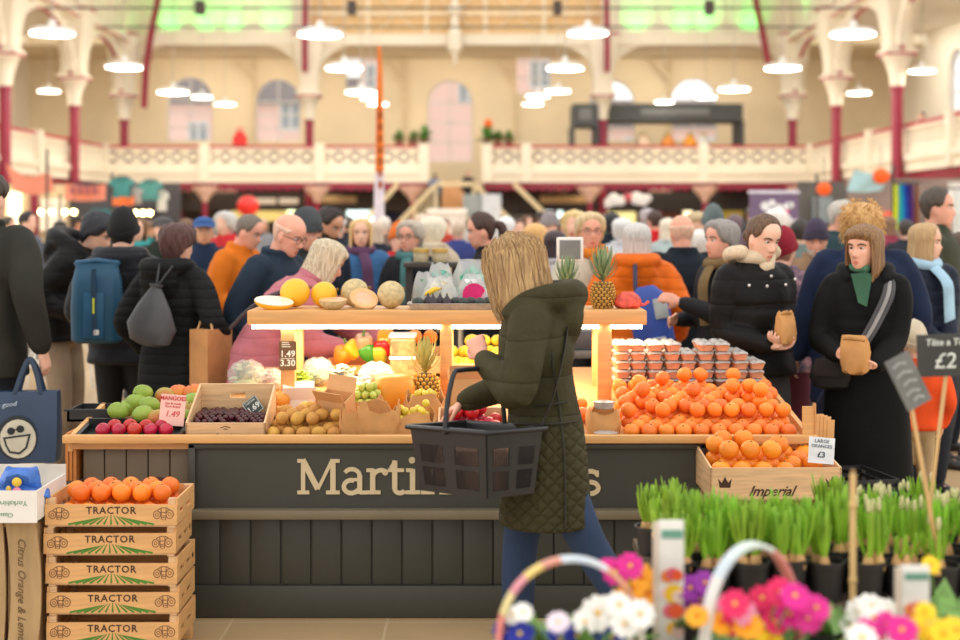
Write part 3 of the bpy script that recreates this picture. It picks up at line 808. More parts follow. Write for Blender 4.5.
for px, py, Y in ((112, 12, 53), (130, 12, 55), (800, 14, 54), (788, 6, 52)):
    area('green_uplight', at(px, 20, Y), (R(180), R(20 if px < 400 else -20), 0), .6, 10, (.0, 1, .12), .6, 100)
for x, w_ in ((-11, 7), (-1, 11), (9, 7)): area('gallery_fill', (x, 58.6, 8.6), (R(25), 0, 0), w_, 150, (1, .93, .80), 1.5)  # fill lights added under the gallery ceilings to brighten the walls
for X in (-17.6, 15.9):
    for y in (40, 47, 54): area('gallery_fill', (X, y, 8.6), (0, R(22 if X < 0 else -22), 0), 3, 130, (1, .95, .86), 4)  # the same added fill in the side galleries
for x in (-9, 7): area('stall_light', (x, 57.5, 2.9), (0, 0, 0), 6, 60, (1, .8, .6), 2)
# balconies
def balcony(name, W, u0, u1, posts, lattice=True):
    """W(u, v, z): u along the edge, v back from it"""
    up = W(0, 0, 1) - W(0, 0, 0); bk = W(0, 1, 0) - W(0, 0, 0)
    g = MB()
    def slab(a, b, v0, v1, z0, z1, mb=g):
        vs = [W(u, v, z) for z in (z0, z1) for v in (v0, v1) for u in (a, b)]
        mb.add(vs, [(0, 2, 3, 1), (4, 5, 7, 6), (0, 1, 5, 4), (2, 6, 7, 3), (0, 4, 6, 2), (1, 3, 7, 5)])
    slab(u0, u1, -.12, .15, 3.1, 3.6); slab(u0, u1, -.2, .15, 3.42, 3.62); slab(u0, u1, -.02, .14, 3.62, 3.9); slab(u0, u1, -.05, .15, 4.38, 4.5)
    n = int((u1 - u0) / (.62 if lattice else .32))
    for i in range(n):
        a = u0 + (u1 - u0) * i / n; b = u0 + (u1 - u0) * (i + 1) / n
        if lattice:
            g.bar(W(a, .05, 3.88), W(b, .05, 4.4), .1, .07, up=bk); g.bar(W(b, .05, 3.88), W(a, .05, 4.4), .1, .07, up=bk); g.bar(W(a, .05, 3.88), W(a, .05, 4.4), .13, .08, up=bk)
            m_ = (a + b) / 2; r = .13
            g.bar(W(m_ - r, .04, 4.14), W(m_ + r, .04, 4.14), r * 2, .06, up=bk)
        else:
            m_ = (a + b) / 2; g.bar(W(m_, .05, 3.88), W(m_, .05, 4.4), .17, .1, up=bk)
    for u in posts: slab(u - .2, u + .2, -.24, .18, 3.1, 4.66)
    o = struct(g.build(name, CREAM, smooth=False))
    if lattice: k_ = MB(); slab(u0, u1, .10, .13, 3.88, 4.4, k_); k_.build('backing', mat((128, 100, 84), .8, vary=.2, scale=1.2), o, smooth=False)
    t = MB(); slab(u0, u1, -.09, .18, 4.5, 4.6, t); t.build('handrail', RED, o, smooth=False)
    v = MB(); slab(u0, u1, .0, .1, 2.92, 3.1, v)
    for i in range(int((u1 - u0) / .36)):
        a = u0 + .36 * i; v.add([W(a, .02, 2.92), W(a + .36, .02, 2.92), W(a + .27, .02, 2.78), W(a + .09, .02, 2.78)], [(0, 1, 2, 3)])
    v.build('valance', BURG, o, smooth=False)
    d = MB(); slab(u0, u1, .1, 7, 3.1, 3.3, d); d.build('deck', mat((110, 100, 92), .8), o, smooth=False)
BY = 55.0
balcony('balcony', lambda u, v, z: Vector((u, BY + v, z)), sx(104, BY), sx(428, BY), [sx(p, BY) for p in (104, 205, 320, 424)])
balcony('balcony', lambda u, v, z: Vector((u, BY + v, z)), sx(484, BY), sx(812, BY), [sx(p, BY) for p in (487, 526, 703, 811)])
balcony('balcony', lambda u, v, z: Vector((-15.1 - v, u, z)), 34, BY, [38.5, 46.5], False)
balcony('balcony', lambda u, v, z: Vector((13.35 + v, u, z)), 34, BY, [38.5, 46.5], False)
def small_column(x, y):
    g = MB(); g.lathe([(.18, 0), (.18, .2), (.11, .25), (.1, 2.3), (.13, 2.32)], (0, 0, 0), 10); o = struct(g.build('column', BURG, loc=(x, y, 0)))
    g = MB(); g.lathe([(.12, 2.32), (.2, 2.5), (.5, 2.8), (.55, 2.95)], (0, 0, 0), 10); g.build('capital', mat((226, 190, 176), .6), o)
for px in (205, 317, 413, 590, 705, 800): small_column(sx(px, BY - .1), BY - .1)
for px in (180, 225, 555, 660): small_column(sx(px, BY + 3.2), BY + 3.2)
# pendant lamps
EMW = mat((255, 246, 228), .5, emit=9, vary=.0, name='lamp_diffuser_glow')
DISC = mat((240, 238, 234), .4, vary=.02, name='white_lamp_metal')
LP = [(52, 33, 34.8, 1.08), (320, 34, 34.8, 1.08), (588, 33, 34.8, 1.0), (853, 34, 34.8, 1.1), (124, 67, 42.3, 1.08), (344, 68, 42.3, 1.1), (565, 68, 42.3, 1.1), (783, 68, 42.3, 1.08),
      (173, 92, 49.8, 1.1), (361, 92, 49.8, 1.1), (558, 91, 49.8, .9), (734, 89, 49.8, 1.1), (202, 97, 53.4, .8), (371, 98, 53.4, .8), (538, 96, 53.4, .9), (706, 97, 53.4, .8),
      (225, 104, 56.2, .85), (378, 104, 56.2, .85), (533, 104, 56.2, .85), (664, 102, 56.2, .8), (49, 91, 50, .8), (859, 93, 50, .85), (922, 71, 42.31, .8)]
lamp0 = None
def point(loc, e, col, r=.3):
    l = bpy.data.lights.new('lamp_light', 'POINT'); l.energy = e; l.color = col; l.shadow_soft_size = r; o = bpy.data.objects.new('lamp_light', l); o.location = loc; COL.objects.link(o)
lab_row = {34.8: 'the first hanging row', 42.3: 'the second hanging row', 49.8: 'the third hanging row', 53.4: 'the fourth hanging row', 56.2: 'the row along the far balcony', 50: 'the side gallery', 42.31: 'x'}
pos_in = {}
for px, py, Y, dia in LP:
    p = at(px, py, Y)
    pos_in[Y] = pos_in.get(Y, 0) + 1
    nth = ['first', 'second', 'third', 'fourth'][pos_in[Y] - 1]
    if dia > 1 and Y < 52 and px != 588: point(p - Vector((0, 0, .45)), 170, (1, .95, .86))
    lb = 'round white pendant lamp, %s from the left in %s' % (nth, lab_row[Y])
    if Y == 50: lb = 'round white pendant lamp inside the %s side gallery' % ('left' if px < 400 else 'right')
    if px == 922: lb = 'small round pendant lamp under the arch beside the right red column'
    if lamp0 is None:
        lamp0 = thing('pendant_lamp', lb, 'lamp', p, 0, 'round pendant lamps under the roof')
        g = MB(); g.lathe([(.5, -.02), (.54, .0), (.52, .07), (.4, .12), (.1, .16), (.08, .3), (.02, .32)], n=24); g.build('lamp_shade', DISC, lamp0)
        g = MB(); g.lathe([(.0, -.05), (.35, -.05), (.5, -.03), (.5, -.015)], n=24); g.build('diffuser', EMW, lamp0)
        g = MB(); g.tube([(0, 0, .3), (0, 0, 3.2)], .018, n=6); g.build('cord', mat((190, 180, 165), .6), lamp0)
        lamp0.scale = (dia,) * 3
    else: dup(lamp0, p, label=lb, scale=dia)
# balcony stairs
g = MB(); s0 = 50.0
g.box(sx(440, s0), sx(474, s0), s0, s0 + 5, 0, 1.9); 
for i in range(7): g.box(sx(440, s0), sx(474, s0), s0 + 1 + i * .55, s0 + 5.2, 1.9 + .18 * i, 1.9 + .18 * (i + 1))
st = struct(g.build('staircase', WOODT, smooth=False))
g = MB(); RL = mat((222, 204, 164), .6, vary=.05)
for a, b in (((436, 184), (474, 184)), ((436, 184), (398, 224)), ((474, 184), (512, 222)), ((398, 184), (366, 220)), ((514, 184), (545, 214))):
    g.bar(at(*a, s0 - .1), at(*b, s0 - .1), .16, .26, up=(0, 1, 0))
for px, py in ((436, 184), (474, 184), (415, 205), (495, 205)): g.bar(at(px, py, s0 - .1), Vector((sx(px, s0 - .1), s0 - .1, .0)), .12, .12)
g.build('handrail', RL, st, smooth=False)
g = MB(); 
for i in range(12): g.bar((sx(402 + 3 * i, s0), s0, 0), (sx(402 + 3 * i, s0), s0, sz(220 - i * 3, s0)), .05, .05)
g.build('baluster_panel', RL, st, smooth=False)
# ------------------------------------------------------------------ things on the balcony and stalls round the hall
def simple_plant(px, py, Y, h, label, flower=None):
    t = thing('potted_plant', label, 'plant', (sx(px, Y) , Y, 4.6), 0, 'plants on the balcony rail'); g = MB(); g.lathe([(.12, 0), (.17, .02), (.2, .24), (.22, .26)], n=10); g.build('pot', mat((120, 90, 70), .8), t)
    g = MB(); q = random.Random(px)
    for i in range(60):
        a = q.uniform(0, 6.28); e = q.uniform(-.2, 1.4); r = h * .72 * q.uniform(.6, 1)
        b = Vector((0, 0, .25)); d = Vector((math.cos(a) * math.cos(e) * .8, math.sin(a) * math.cos(e) * .8, math.sin(e))) * r
        g.leaf(b + d * .35, b + d, .16, bend=.05, n=3)
    g.build('foliage', mat((96, 150, 66), .6, vary=.25, scale=3), t)
    if flower:
        f = MB(); f.ball((0.05, -.1, h * .75 + .2), .18, n=8, m=6); f.build('flower', mat(flower, .6), t)
for px, h, lb, fl in ((399, .6, 'bushy potted plant on the balcony rail at the far left of the stair', None), (413, .5, 'smallest potted plant on the balcony rail beside the stair', None), (424, .9, 'tallest potted plant on the balcony post left of the stair', None),
                  (487, .9, 'potted plant with an orange flower on the balcony post', (240, 110, 40)), (498, .6, 'low leafy plant on the rail just right of the orange flower', None), (509, .55, 'outermost low plant on the balcony rail right of the stair', None)):
    simple_plant(px, 137, 55.05, h, lb, fl)
t = thing('red_bag', 'bright red bag hung over the far balcony rail', 'bag', at(240, 145, 54.9))
g = MB(); g.rings([[Vector((w * math.cos(2 * PI * j / 12), .14 * math.sin(2 * PI * j / 12), z)) for j in range(12)] for z, w in ((0, .28), (.25, .3), (.45, .2), (.55, .1))]); g.build('body', mat((214, 40, 40), .6), t)
g = MB(); g.tube([(-.1, 0, .5), (-.08, 0, .7), (.08, 0, .7), (.1, 0, .5)], .03, n=6); g.build('handle', mat((214, 40, 40), .6), t)
# kiosks on the balcony
KG = mat((78, 80, 80), .6, vary=.06)
def kiosk(px0, px1, yt, yf, label, Y=57.6):
    x0, x1 = sx(px0, Y), sx(px1, Y); t = thing('kiosk', label, 'kiosk', ((x0 + x1) / 2, Y, 3.3)); w = (x1 - x0) / 2; zt = sz(yt, Y) - 3.3; zf = sz(yf, Y) - 3.3
    g = MB(); g.box(-w, w, -.2, 2, zf, zt); g.build('fascia', KG, t, smooth=False)
    for s in (-1, 1): g = MB(); g.box(s * w - .07, s * w + .07, -.15, 1.9, 0, zf); g.build('post', KG, t, smooth=False)
    g = MB(); g.box(-w, w, -.1, .5, 0, 1.1); g.build('counter', mat((120, 112, 104), .6), t, smooth=False)
    g = MB(); g.box(-w * .5, w * .5, -.24, -.2, zf + .25, zt - .2); g.build('sign', mat((120, 122, 120), .5), t, smooth=False)
    return t
kiosk(606, 742, 104, 121, 'long dark grey kiosk on the right of the far balcony')
kiosk(573, 597, 104, 126, 'small dark box kiosk on the balcony beside the middle red column', 56.9)
jar = None
for px, c, lb in ((643, (235, 200, 170), 'pale jar at the left end of the balcony kiosk counter'), (668, (226, 140, 50), 'amber jar on the balcony kiosk counter'), (690, (245, 160, 30), 'yellow orange jar on the balcony kiosk counter'), (703, (230, 225, 220), 'white jar beside the yellow one on the balcony kiosk')):
    t = thing('jar', lb, 'jar', (sx(px, 57.7), 57.7, 4.4)); g = MB(); g.lathe([(.18, 0), (.28, .05), (.3, .5), (.14, .7), (.14, .75)], n=10); g.build('body', mat(c, .4), t); g = MB(); g.lathe([(.16, .75), (.16, .85), (.05, .88)], n=10); g.build('lid', mat((200, 170, 110), .4), t)
# stalls under the far balcony
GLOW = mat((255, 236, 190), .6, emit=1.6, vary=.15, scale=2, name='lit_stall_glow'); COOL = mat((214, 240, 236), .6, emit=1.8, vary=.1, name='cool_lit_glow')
def stall(px0, px1, label, fas, glow, Y=57.5, zs=(2.0, 2.75), sign=None, goods=()):
    x0, x1 = sx(px0, Y), sx(px1, Y); t = thing('market_stall', label, 'stall', ((x0 + x1) / 2, Y, 0)); w = (x1 - x0) / 2
    g = MB(); g.box(-w, w, -.1, .1, zs[0], zs[1]); g.build('fascia', mat(fas, .7, vary=.08), t, smooth=False)
    g = MB(); g.box(-w, w, -.05, .6, 0, 1.0); g.build('counter', DARK, t, smooth=False)
    g = MB(); g.box(-w, w, 2.4, 2.5, 0, 2.7); g.build('back_panel', mat((92, 78, 68), .8, vary=.2, scale=1), t, smooth=False)
    for i, (a, b, z0, z1, m) in enumerate(goods):
        g = MB(); g.box(-w + 2 * w * a, -w + 2 * w * b, 2.3, 2.4, z0, z1); g.build('lit_shelf', m, t, smooth=False)
    if sign:
        for a, b, z0, z1, c in sign:
            g = MB(); g.box(-w + 2 * w * a, -w + 2 * w * b, -.16, -.1, z0, z1, bev=.05); g.build('sign', mat(c, .5), t, smooth=False)
    return t
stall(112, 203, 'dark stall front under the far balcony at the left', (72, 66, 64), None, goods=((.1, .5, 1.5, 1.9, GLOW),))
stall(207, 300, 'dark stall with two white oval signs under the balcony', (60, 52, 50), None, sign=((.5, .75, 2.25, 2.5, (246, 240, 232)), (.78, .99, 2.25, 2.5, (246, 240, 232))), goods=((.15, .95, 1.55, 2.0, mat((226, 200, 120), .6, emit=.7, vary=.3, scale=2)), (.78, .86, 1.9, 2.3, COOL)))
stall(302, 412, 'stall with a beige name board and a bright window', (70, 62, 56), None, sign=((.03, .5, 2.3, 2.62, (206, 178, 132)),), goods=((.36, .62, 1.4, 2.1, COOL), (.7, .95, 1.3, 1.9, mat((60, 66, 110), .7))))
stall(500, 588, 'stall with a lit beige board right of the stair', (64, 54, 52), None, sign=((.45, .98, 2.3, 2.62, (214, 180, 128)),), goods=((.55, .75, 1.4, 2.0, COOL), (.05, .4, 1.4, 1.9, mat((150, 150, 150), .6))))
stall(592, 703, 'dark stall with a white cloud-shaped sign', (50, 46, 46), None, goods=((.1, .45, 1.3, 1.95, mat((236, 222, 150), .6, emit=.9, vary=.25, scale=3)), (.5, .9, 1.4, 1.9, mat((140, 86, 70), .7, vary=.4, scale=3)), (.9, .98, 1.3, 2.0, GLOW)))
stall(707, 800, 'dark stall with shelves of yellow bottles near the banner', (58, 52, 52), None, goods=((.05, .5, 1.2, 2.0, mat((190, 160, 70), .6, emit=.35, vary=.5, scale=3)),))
for i, (px, py, r, c) in enumerate(((608, 202, .2, (250, 248, 245)), (615, 199, .24, (250, 248, 245)), (623, 200, .2, (250, 248, 245)), (630, 198, .18, (240, 150, 160)), (638, 197, .26, (250, 248, 245)), (645, 199, .2, (250, 248, 245)))):
    pass
t = thing('stall_sign', 'white puffy cloud-shaped sign hung on the dark stall', 'sign', at(628, 202, 56.9)); g = MB()
for dx, dz, r in ((-.85, -.05, .2), (-.6, .1, .26), (-.3, .05, .2), (.35, .15, .26), (.62, .08, .24), (.82, .15, .16)): g.ball((dx, 0, dz), (r, .1, r), n=10, m=7)
g.build('letters', mat((250, 248, 245), .6, emit=.3), t); g = MB(); g.ball((.02, 0, .18), (.2, .1, .2), n=10, m=7); g.build('emblem', mat((236, 120, 140), .6), t)
t = thing('balloon', 'red balloon floating above the crowd under the balcony', 'balloon', at(248, 206, 40)); g = MB(); g.ball((0, 0, 0), (.33, .33, .3), n=14, m=10); g.build('body', mat((230, 40, 36), .35), t)
g = MB(); g.tube([(0, 0, -.3), (.02, 0, -1.4), (0, 0, -4.9 + 2.4 - .0)], .01, n=5); g.build('string', mat((220, 220, 220), .6), t)
# purple banner
t = thing('roll_up_banner', 'purple and white roll-up banner with round letters behind the crowd', 'banner', Vector((sx(774, 20), 20, 0)))
z = lambda y: sz(y, 20)
w = 24.5 * 20 / FPX
g = MB(); g.box(-w, w, 0, .02, .12, z(190)); g.build('panel', mat((122, 100, 132), .5, vary=.08), t, smooth=False)
g = MB(); g.box(-w - .02, w + .02, -.02, .04, z(194), z(190.5), bev=.008); g.build('top_rail', mat((214, 210, 224), .4), t, smooth=False)
g = MB(); g.box(-w, w, -.15, .15, 0, .12, bev=.03); g.build('base', mat((180, 180, 184), .4), t)
g = MB(); g.box(-w, w, -.006, -.001, .3, z(219)); g.build('lower_panel', mat((216, 206, 222), .5), t, smooth=False)
g = MB()
for dx, dz, r in ((-9, 206, 4.5), (-2, 203, 3.6), (5, 208, 4.2), (13, 206, 3.6), (17, 205, 3)):
    q = [(dx * 20 / FPX + r * 20 / FPX * math.cos(a), z(dz) + r * 20 / FPX * math.sin(a)) for a in [2 * PI * i / 14 for i in range(14)]]; g.prism(q, .012, M=Matrix.Translation((0, -.014, 0)))
g.build('letters', mat((250, 248, 250), .5), t, smooth=False)
g = MB()
for dx, dz, r in ((3, 213, 5), (12, 212, 4)):
    q = [(dx * 20 / FPX + r * 20 / FPX * math.cos(a), z(dz) + r * .6 * 20 / FPX * math.sin(a)) for a in [2 * PI * i / 14 for i in range(14)]]; g.prism(q, .008, M=Matrix.Translation((0, -.009, 0)))
g.build('emblem', mat((226, 70, 120), .5), t, smooth=False)
# feather flag
FY = 19.0; t = thing('feather_flag', 'tall narrow orange feather flag with a white foot, middle of the hall', 'flag', Vector((sx(377, FY), FY, 0)))
g = MB(); g.tube([(-.05, .03, 0), (-.03, .03, 2.0), (.02, .03, sz(46, FY))], .012, n=6); g.build('pole', mat((235, 235, 238), .4), t)
def flagpart(nm, y0, y1, m):
    g = MB(); rs = []
    for i in range(9):
        y = y0 + (y1 - y0) * i / 8; zz = sz(y, FY); xl = -.02 - .0 ; wd = (2.5 + 8.5 * ((y - 44) / 200) ** .6) * FY / FPX
        rs.append([Vector((a * wd - .05 + .06 * (245 - y) / 200, .012 * math.sin(6 * a + y * .05) + b, zz)) for a, b in ((0, 0), (.33, .02), (.66, -.01), (1, .01), (1, .016), (.66, -.004), (.33, .026), (0, .006))])
    g.rings(rs); g.build(nm, m, t)
flagpart('orange_panel', 46, 172, mat((238, 130, 44), .7, vary=.06)); flagpart('white_panel', 172, 246, mat((236, 226, 236), .7, vary=.06))
g = MB()
for i in range(7): g.box(.02, .075, -.03, -.02, 3.0 - i * .16, 3.1 - i * .16)
g.build('lettering', mat((170, 84, 30), .7), t, smooth=False)
# side stalls: cloths, poles, garments, lights
def cloth(name, cat, label, quad, Y, m, sag=.0, group=None, dy=0.0, n=8):
    a, b, c, d = [at(px, py, Y) for px, py in quad]; ctr = (a + b + c + d) / 4; g = MB(); f = []; bk = []
    for i in range(n + 1):
        for j in range(n + 1):
            u, v = i / n, j / n; p = (a * (1 - u) + b * u) * (1 - v) + (d * (1 - u) + c * u) * v
            p = p + Vector((0, dy * v + .03 * math.sin(9 * u + 3 * v), -sag * math.sin(PI * u) * (1 - v) - sag * .5 * math.sin(PI * u) * v)) - ctr; f.append(p); bk.append(p + Vector((0, .012, 0)))
    fs = [(i * (n + 1) + j, i * (n + 1) + j + 1, (i + 1) * (n + 1) + j + 1, (i + 1) * (n + 1) + j) for i in range(n) for j in range(n)]
    N_ = len(f); g.add(f + bk, fs + [tuple(x + N_ for x in q[::-1]) for q in fs])
    o = g.build(name, m, loc=ctr); tag(o, label, cat, group); return o
ORC = mat((240, 150, 122), .8, vary=.06, scale=4); TEAL = mat((70, 140, 140), .8, vary=.2, scale=4)
cloth('cloth_banner', 'banner', 'sagging salmon cloth banner beside the nearest red column on the left', ((5, 163), (49, 171), (55, 190), (14, 191)), 30, ORC, .2)
cloth('cloth_banner', 'banner', 'flat salmon cloth banner with dark lettering under the left balcony', ((65, 183), (106, 184), (106, 200), (65, 200)), 28, ORC, .05)
g = MB(); p = at(84, 190, 27.9); 
for i in range(4): g.box(-.28 + i * .15, -.18 + i * .15, -.03, 0, -.08, .08)
o = g.build('banner_print', mat((176, 100, 104), .8), loc=p, smooth=False); tag(o, 'row of faded block letters sewn on the flat salmon banner', 'print')
cloth('cloth_banner', 'banner', 'small orange cloth hung beneath the teal tunics', ((112, 196), (134, 196), (134, 205), (112, 205)), 27, mat((240, 120, 60), .8), .02)
def tunic(quad, Y, lb, c):
    (x0, y0), (x1, y1) = quad; t = thing('hanging_tunic', lb, 'garment', at((x0 + x1) / 2, y1, Y)); s = Y / FPX; w = (x1 - x0) / 2 * s; h = (y1 - y0) * s
    g = MB(); g.prism([(-w * .7, 0), (w * .7, 0), (w * .6, h * .6), (w, h * .55), (w * .95, h * .85), (w * .3, h), (-w * .3, h), (-w * .95, h * .85), (-w, h * .55), (-w * .6, h * .6)], .08); g.build('body', mat(c, .85, vary=.25, scale=4), t, smooth=False)
    g = MB(); g.tube([(-w * .6, .04, h * .97), (0, .04, h * 1.06), (w * .6, .04, h * .97)], .012, n=5); g.build('hanger', CABLE, t)
tunic(((109, 177), (134, 198)), 27, 'teal tunic hung first in the row of garments at the left', (70, 140, 140)); tunic(((138, 180), (162, 200)), 27, 'teal tunic hung last in the row, above the round bulbs', (86, 150, 146)); tunic(((132, 186), (142, 204)), 27.2, 'pale grey shirt hung between the two teal tunics', (206, 200, 200))
tunic(((155, 190), (168, 211)), 27.3, 'white shirt trailing below the last teal tunic', (236, 232, 226))
for i, (px, y0, y1, Y) in enumerate(((47, 150, 262, 29), (60, 195, 262, 29.3), (112, 174, 250, 28), (893, 165, 258, 27), (817, 175, 240, 29))):
    g = MB(); g.tube([(0, 0, 0), (0, 0, sz(y0, Y))], .03, n=6); o = g.build('stall_pole', CABLE, loc=(sx(px, Y), Y, 0)); tag(o, ['thin black pole carrying the sagging salmon banner', 'short black pole between the two salmon banners', 'black pole at the end of the row of tunics', 'black pole beside the rainbow scarves', 'black pole beside the orange lantern and red column'][i], 'pole')
b0 = None
for i, px in enumerate((14, 41, 52, 65, 74, 128.5, 135.5, 143, 150)):
    p = at(px, 213 if px > 100 else 212, 26)
    if b0 is None:
        b0 = thing('light_bulb', 'round warm bulb glowing over the stalls under the left balcony', 'bulb', p, 0, 'warm bulbs along the side stalls'); g = MB(); g.ball((0, 0, 0), .05, n=10, m=7); g.build('globe', mat((255, 226, 150), .5, emit=14, vary=0, name='bulb_glow'), b0); g = MB(); g.lathe([(.02, .045), (.025, .09), (.01, .1), (.004, .3)], n=8); g.build('holder', CABLE, b0)
    else: dup(b0, p)
def back_stall(label, px0, px1, Y, c, shelf):
    x0, x1 = sx(px0, Y), sx(px1, Y); w = (x1 - x0) / 2; t = thing('market_stall', label, 'stall', ((x0 + x1) / 2, Y, 0))
    g = MB(); g.box(-w, w, 0, .1, 0, 2.6); g.build('back_panel', mat(c, .8, vary=.2, scale=1), t, smooth=False)
    g = MB(); g.box(-w, w, -1.2, -.6, 0, .95); g.build('counter', DARK, t, smooth=False)
    for a, b, z0, z1, m in shelf:
        g = MB(); g.box(-w + 2 * w * a, -w + 2 * w * b, -.12, 0, z0, z1); g.build('shelf_display', m, t, smooth=False)
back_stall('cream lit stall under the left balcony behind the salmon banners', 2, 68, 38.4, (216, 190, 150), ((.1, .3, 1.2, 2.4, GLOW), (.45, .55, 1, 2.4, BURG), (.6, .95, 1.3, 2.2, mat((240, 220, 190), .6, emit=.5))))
back_stall('dark stall under the left balcony behind the tunics', 70, 180, 37, (74, 70, 72), ((.2, .4, 1.2, 1.9, mat((60, 110, 110), .7)), (.6, .8, 1.2, 2.0, DARK)))
back_stall('grey stall under the right balcony beside the purple banner', 798, 846, 35.5, (98, 94, 90), ((.3, .7, 1.2, 2.2, mat((150, 160, 164), .6)),))
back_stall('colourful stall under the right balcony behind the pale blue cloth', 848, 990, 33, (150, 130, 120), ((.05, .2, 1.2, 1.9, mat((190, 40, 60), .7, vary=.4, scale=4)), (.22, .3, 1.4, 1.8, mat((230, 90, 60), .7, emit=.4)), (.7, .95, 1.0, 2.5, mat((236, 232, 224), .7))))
cloth('cloth_banner', 'banner', 'pale blue cloth banner hung beside the red column on the right', ((855, 169), (891, 170), (882, 190), (847, 191)), 27, mat((176, 212, 216), .8, vary=.05), .08)
def lantern(px, py, Y, r, lb):
    t = thing('paper_lantern', lb, 'lantern', at(px, py, Y)); g = MB(); g.ball((0, 0, 0), (r, r, r * .9), n=16, m=10); g.build('globe', mat((240, 92, 24), .6, emit=.25), t); g = MB(); g.tube([(0, 0, r * .85), (0, 0, r * .9 + .5)], .008, n=5); g.build('cord', CABLE, t)
lantern(824, 189, 28, .15, 'orange paper lantern beside the thin red column'); lantern(881, 176, 27, .17, 'orange paper lantern above the man in the olive jacket')
s0_ = None
for i, (px, c, nm) in enumerate(((896, (214, 226, 40), 'lime yellow'), (901, (40, 180, 190), 'turquoise'), (904.5, (30, 100, 200), 'bright blue'), (908, (40, 50, 150), 'navy blue'), (912, (96, 50, 120), 'purple'), (917, (140, 84, 56), 'brown'))):
    t = thing('hanging_scarf', '%s scarf in the rainbow row hanging on the right' % nm, 'scarf', at(px, 230, 26), 0, 'rainbow scarves on a rail'); g = MB(); h = 46 * 26 / FPX; rs = []
    for k in range(8):
        zz = h * k / 7; w = .055 - .02 * k / 7; rs.append([Vector((a * w, b * .04 + .01 * math.sin(zz * 9), zz)) for a, b in ((-1, 0), (-.4, .8), (.3, -.4), (1, .4), (1, .8), (.3, .2), (-.4, 1.3), (-1, .5))])
    g.rings(rs); g.build('cloth', mat(c, .85, vary=.1), t); g = MB(); g.tube([(0, .02, h - .02), (0, .02, h + .06)], .01, n=5); g.build('hook', CABLE, t)
g = MB(); a = at(892, 182.5, 26.02); b = at(922, 182.5, 26.02); g.tube([a - a, b - a], .015, n=6); tag(g.build('clothes_rail', CABLE, loc=a), 'thin dark rail holding the rainbow scarves', 'rail')
t = thing('clothes_rack', 'rack of white garments behind the man in the olive jacket', 'rack', Vector((sx(950, 26), 26, 0))); g = MB(); g.bar((-.35, 0, 2.2), (.5, 0, 2.2), .03, .03); g.bar((-.35, 0, 0), (-.35, 0, 2.2), .03, .03); g.bar((.5, 0, 0), (.5, 0, 2.2), .03, .03); g.build('frame', CABLE, t, smooth=False)
g = MB(); g.box(-.2, .02, -.03, .03, .9, 2.15, bev=.02); g.build('garment', mat((236, 236, 232), .8), t); g = MB(); g.box(.1, .4, -.03, .03, 1.0, 2.15, bev=.02); g.build('garment', mat((216, 220, 216), .8), t)
# grey boards and white counter at the foot of the stairs
t = thing('display_board', 'grey display boards standing in front of the balcony stair', 'board', Vector((sx(482, 46), 46, 0)))
for a, b, c in ((463, 482, (140, 146, 146)), (481, 501, (192, 196, 204))):
    g = MB(); g.box(sx(a, 46) - sx(482, 46), sx(b, 46) - sx(482, 46), -.05, .05, .9, sz(194, 46)); g.build('panel', mat(c, .5), t, smooth=False)
g = MB(); g.box(-.65, .65, -.02, .02, 0, .92); g.build('foot_panel', mat((120, 124, 126), .5), t, smooth=False)
t = thing('display_counter', 'white counter at the foot of the balcony stair', 'counter', Vector((sx(447, 45), 45, 0))); g = MB(); w = 20 * 45 / FPX; g.box(-w, w, 0, .7, sz(214, 45), sz(209, 45), bev=.03); g.build('top', mat((240, 234, 226), .5), t); g = MB(); g.box(-w * .97, w * .97, .05, .6, 0, sz(214, 45)); g.build('body', mat((220, 212, 204), .6), t, smooth=False)
# cafe chair and table behind the shoppers at the left
def cafe_chair(px, Y, rz, lb):
    t = thing('cafe_chair', lb, 'chair', (sx(px, Y), Y, 0), rz); W_ = mat((236, 232, 224), .4)
    g = MB()
    for i in range(6): g.bar((-.2 + .08 * i, -.2, .45), (-.2 + .08 * i, .2, .45), .05, .02)
    g.build('seat', W_, t, smooth=False)
    g = MB(); g.bar((-.2, .2, .85), (.2, .2, .85), .03, .06); 
    for i in range(5): g.bar((-.16 + .08 * i, .2, .45), (-.16 + .08 * i, .2, .85), .035, .02)
    g.build('backrest', W_, t, smooth=False)
    for a in (-.2, .2):
        for b in (-.2, .2): g = MB(); g.tube([(a, b, .45), (a * 1.15, b * 1.2, 0)], .014, n=6); g.build('leg', W_, t)
cafe_chair(47, 11, .4, 'white slatted cafe chair beyond the man in the olive coat'); cafe_chair(60, 13, 2.2, 'white slatted cafe chair further back behind the beige trousers')
t = thing('cafe_table', 'small white cafe table between the slatted chairs', 'table', (sx(40, 12), 12, 0)); g = MB(); g.lathe([(.3, .72), (.33, .73), (.33, .75), (.0, .755)], n=20); g.build('tabletop', mat((236, 232, 224), .4), t); g = MB(); g.lathe([(.2, 0), (.2, .02), (.03, .05), (.03, .72)], n=10); g.build('pedestal', mat((120, 116, 112), .4), t)
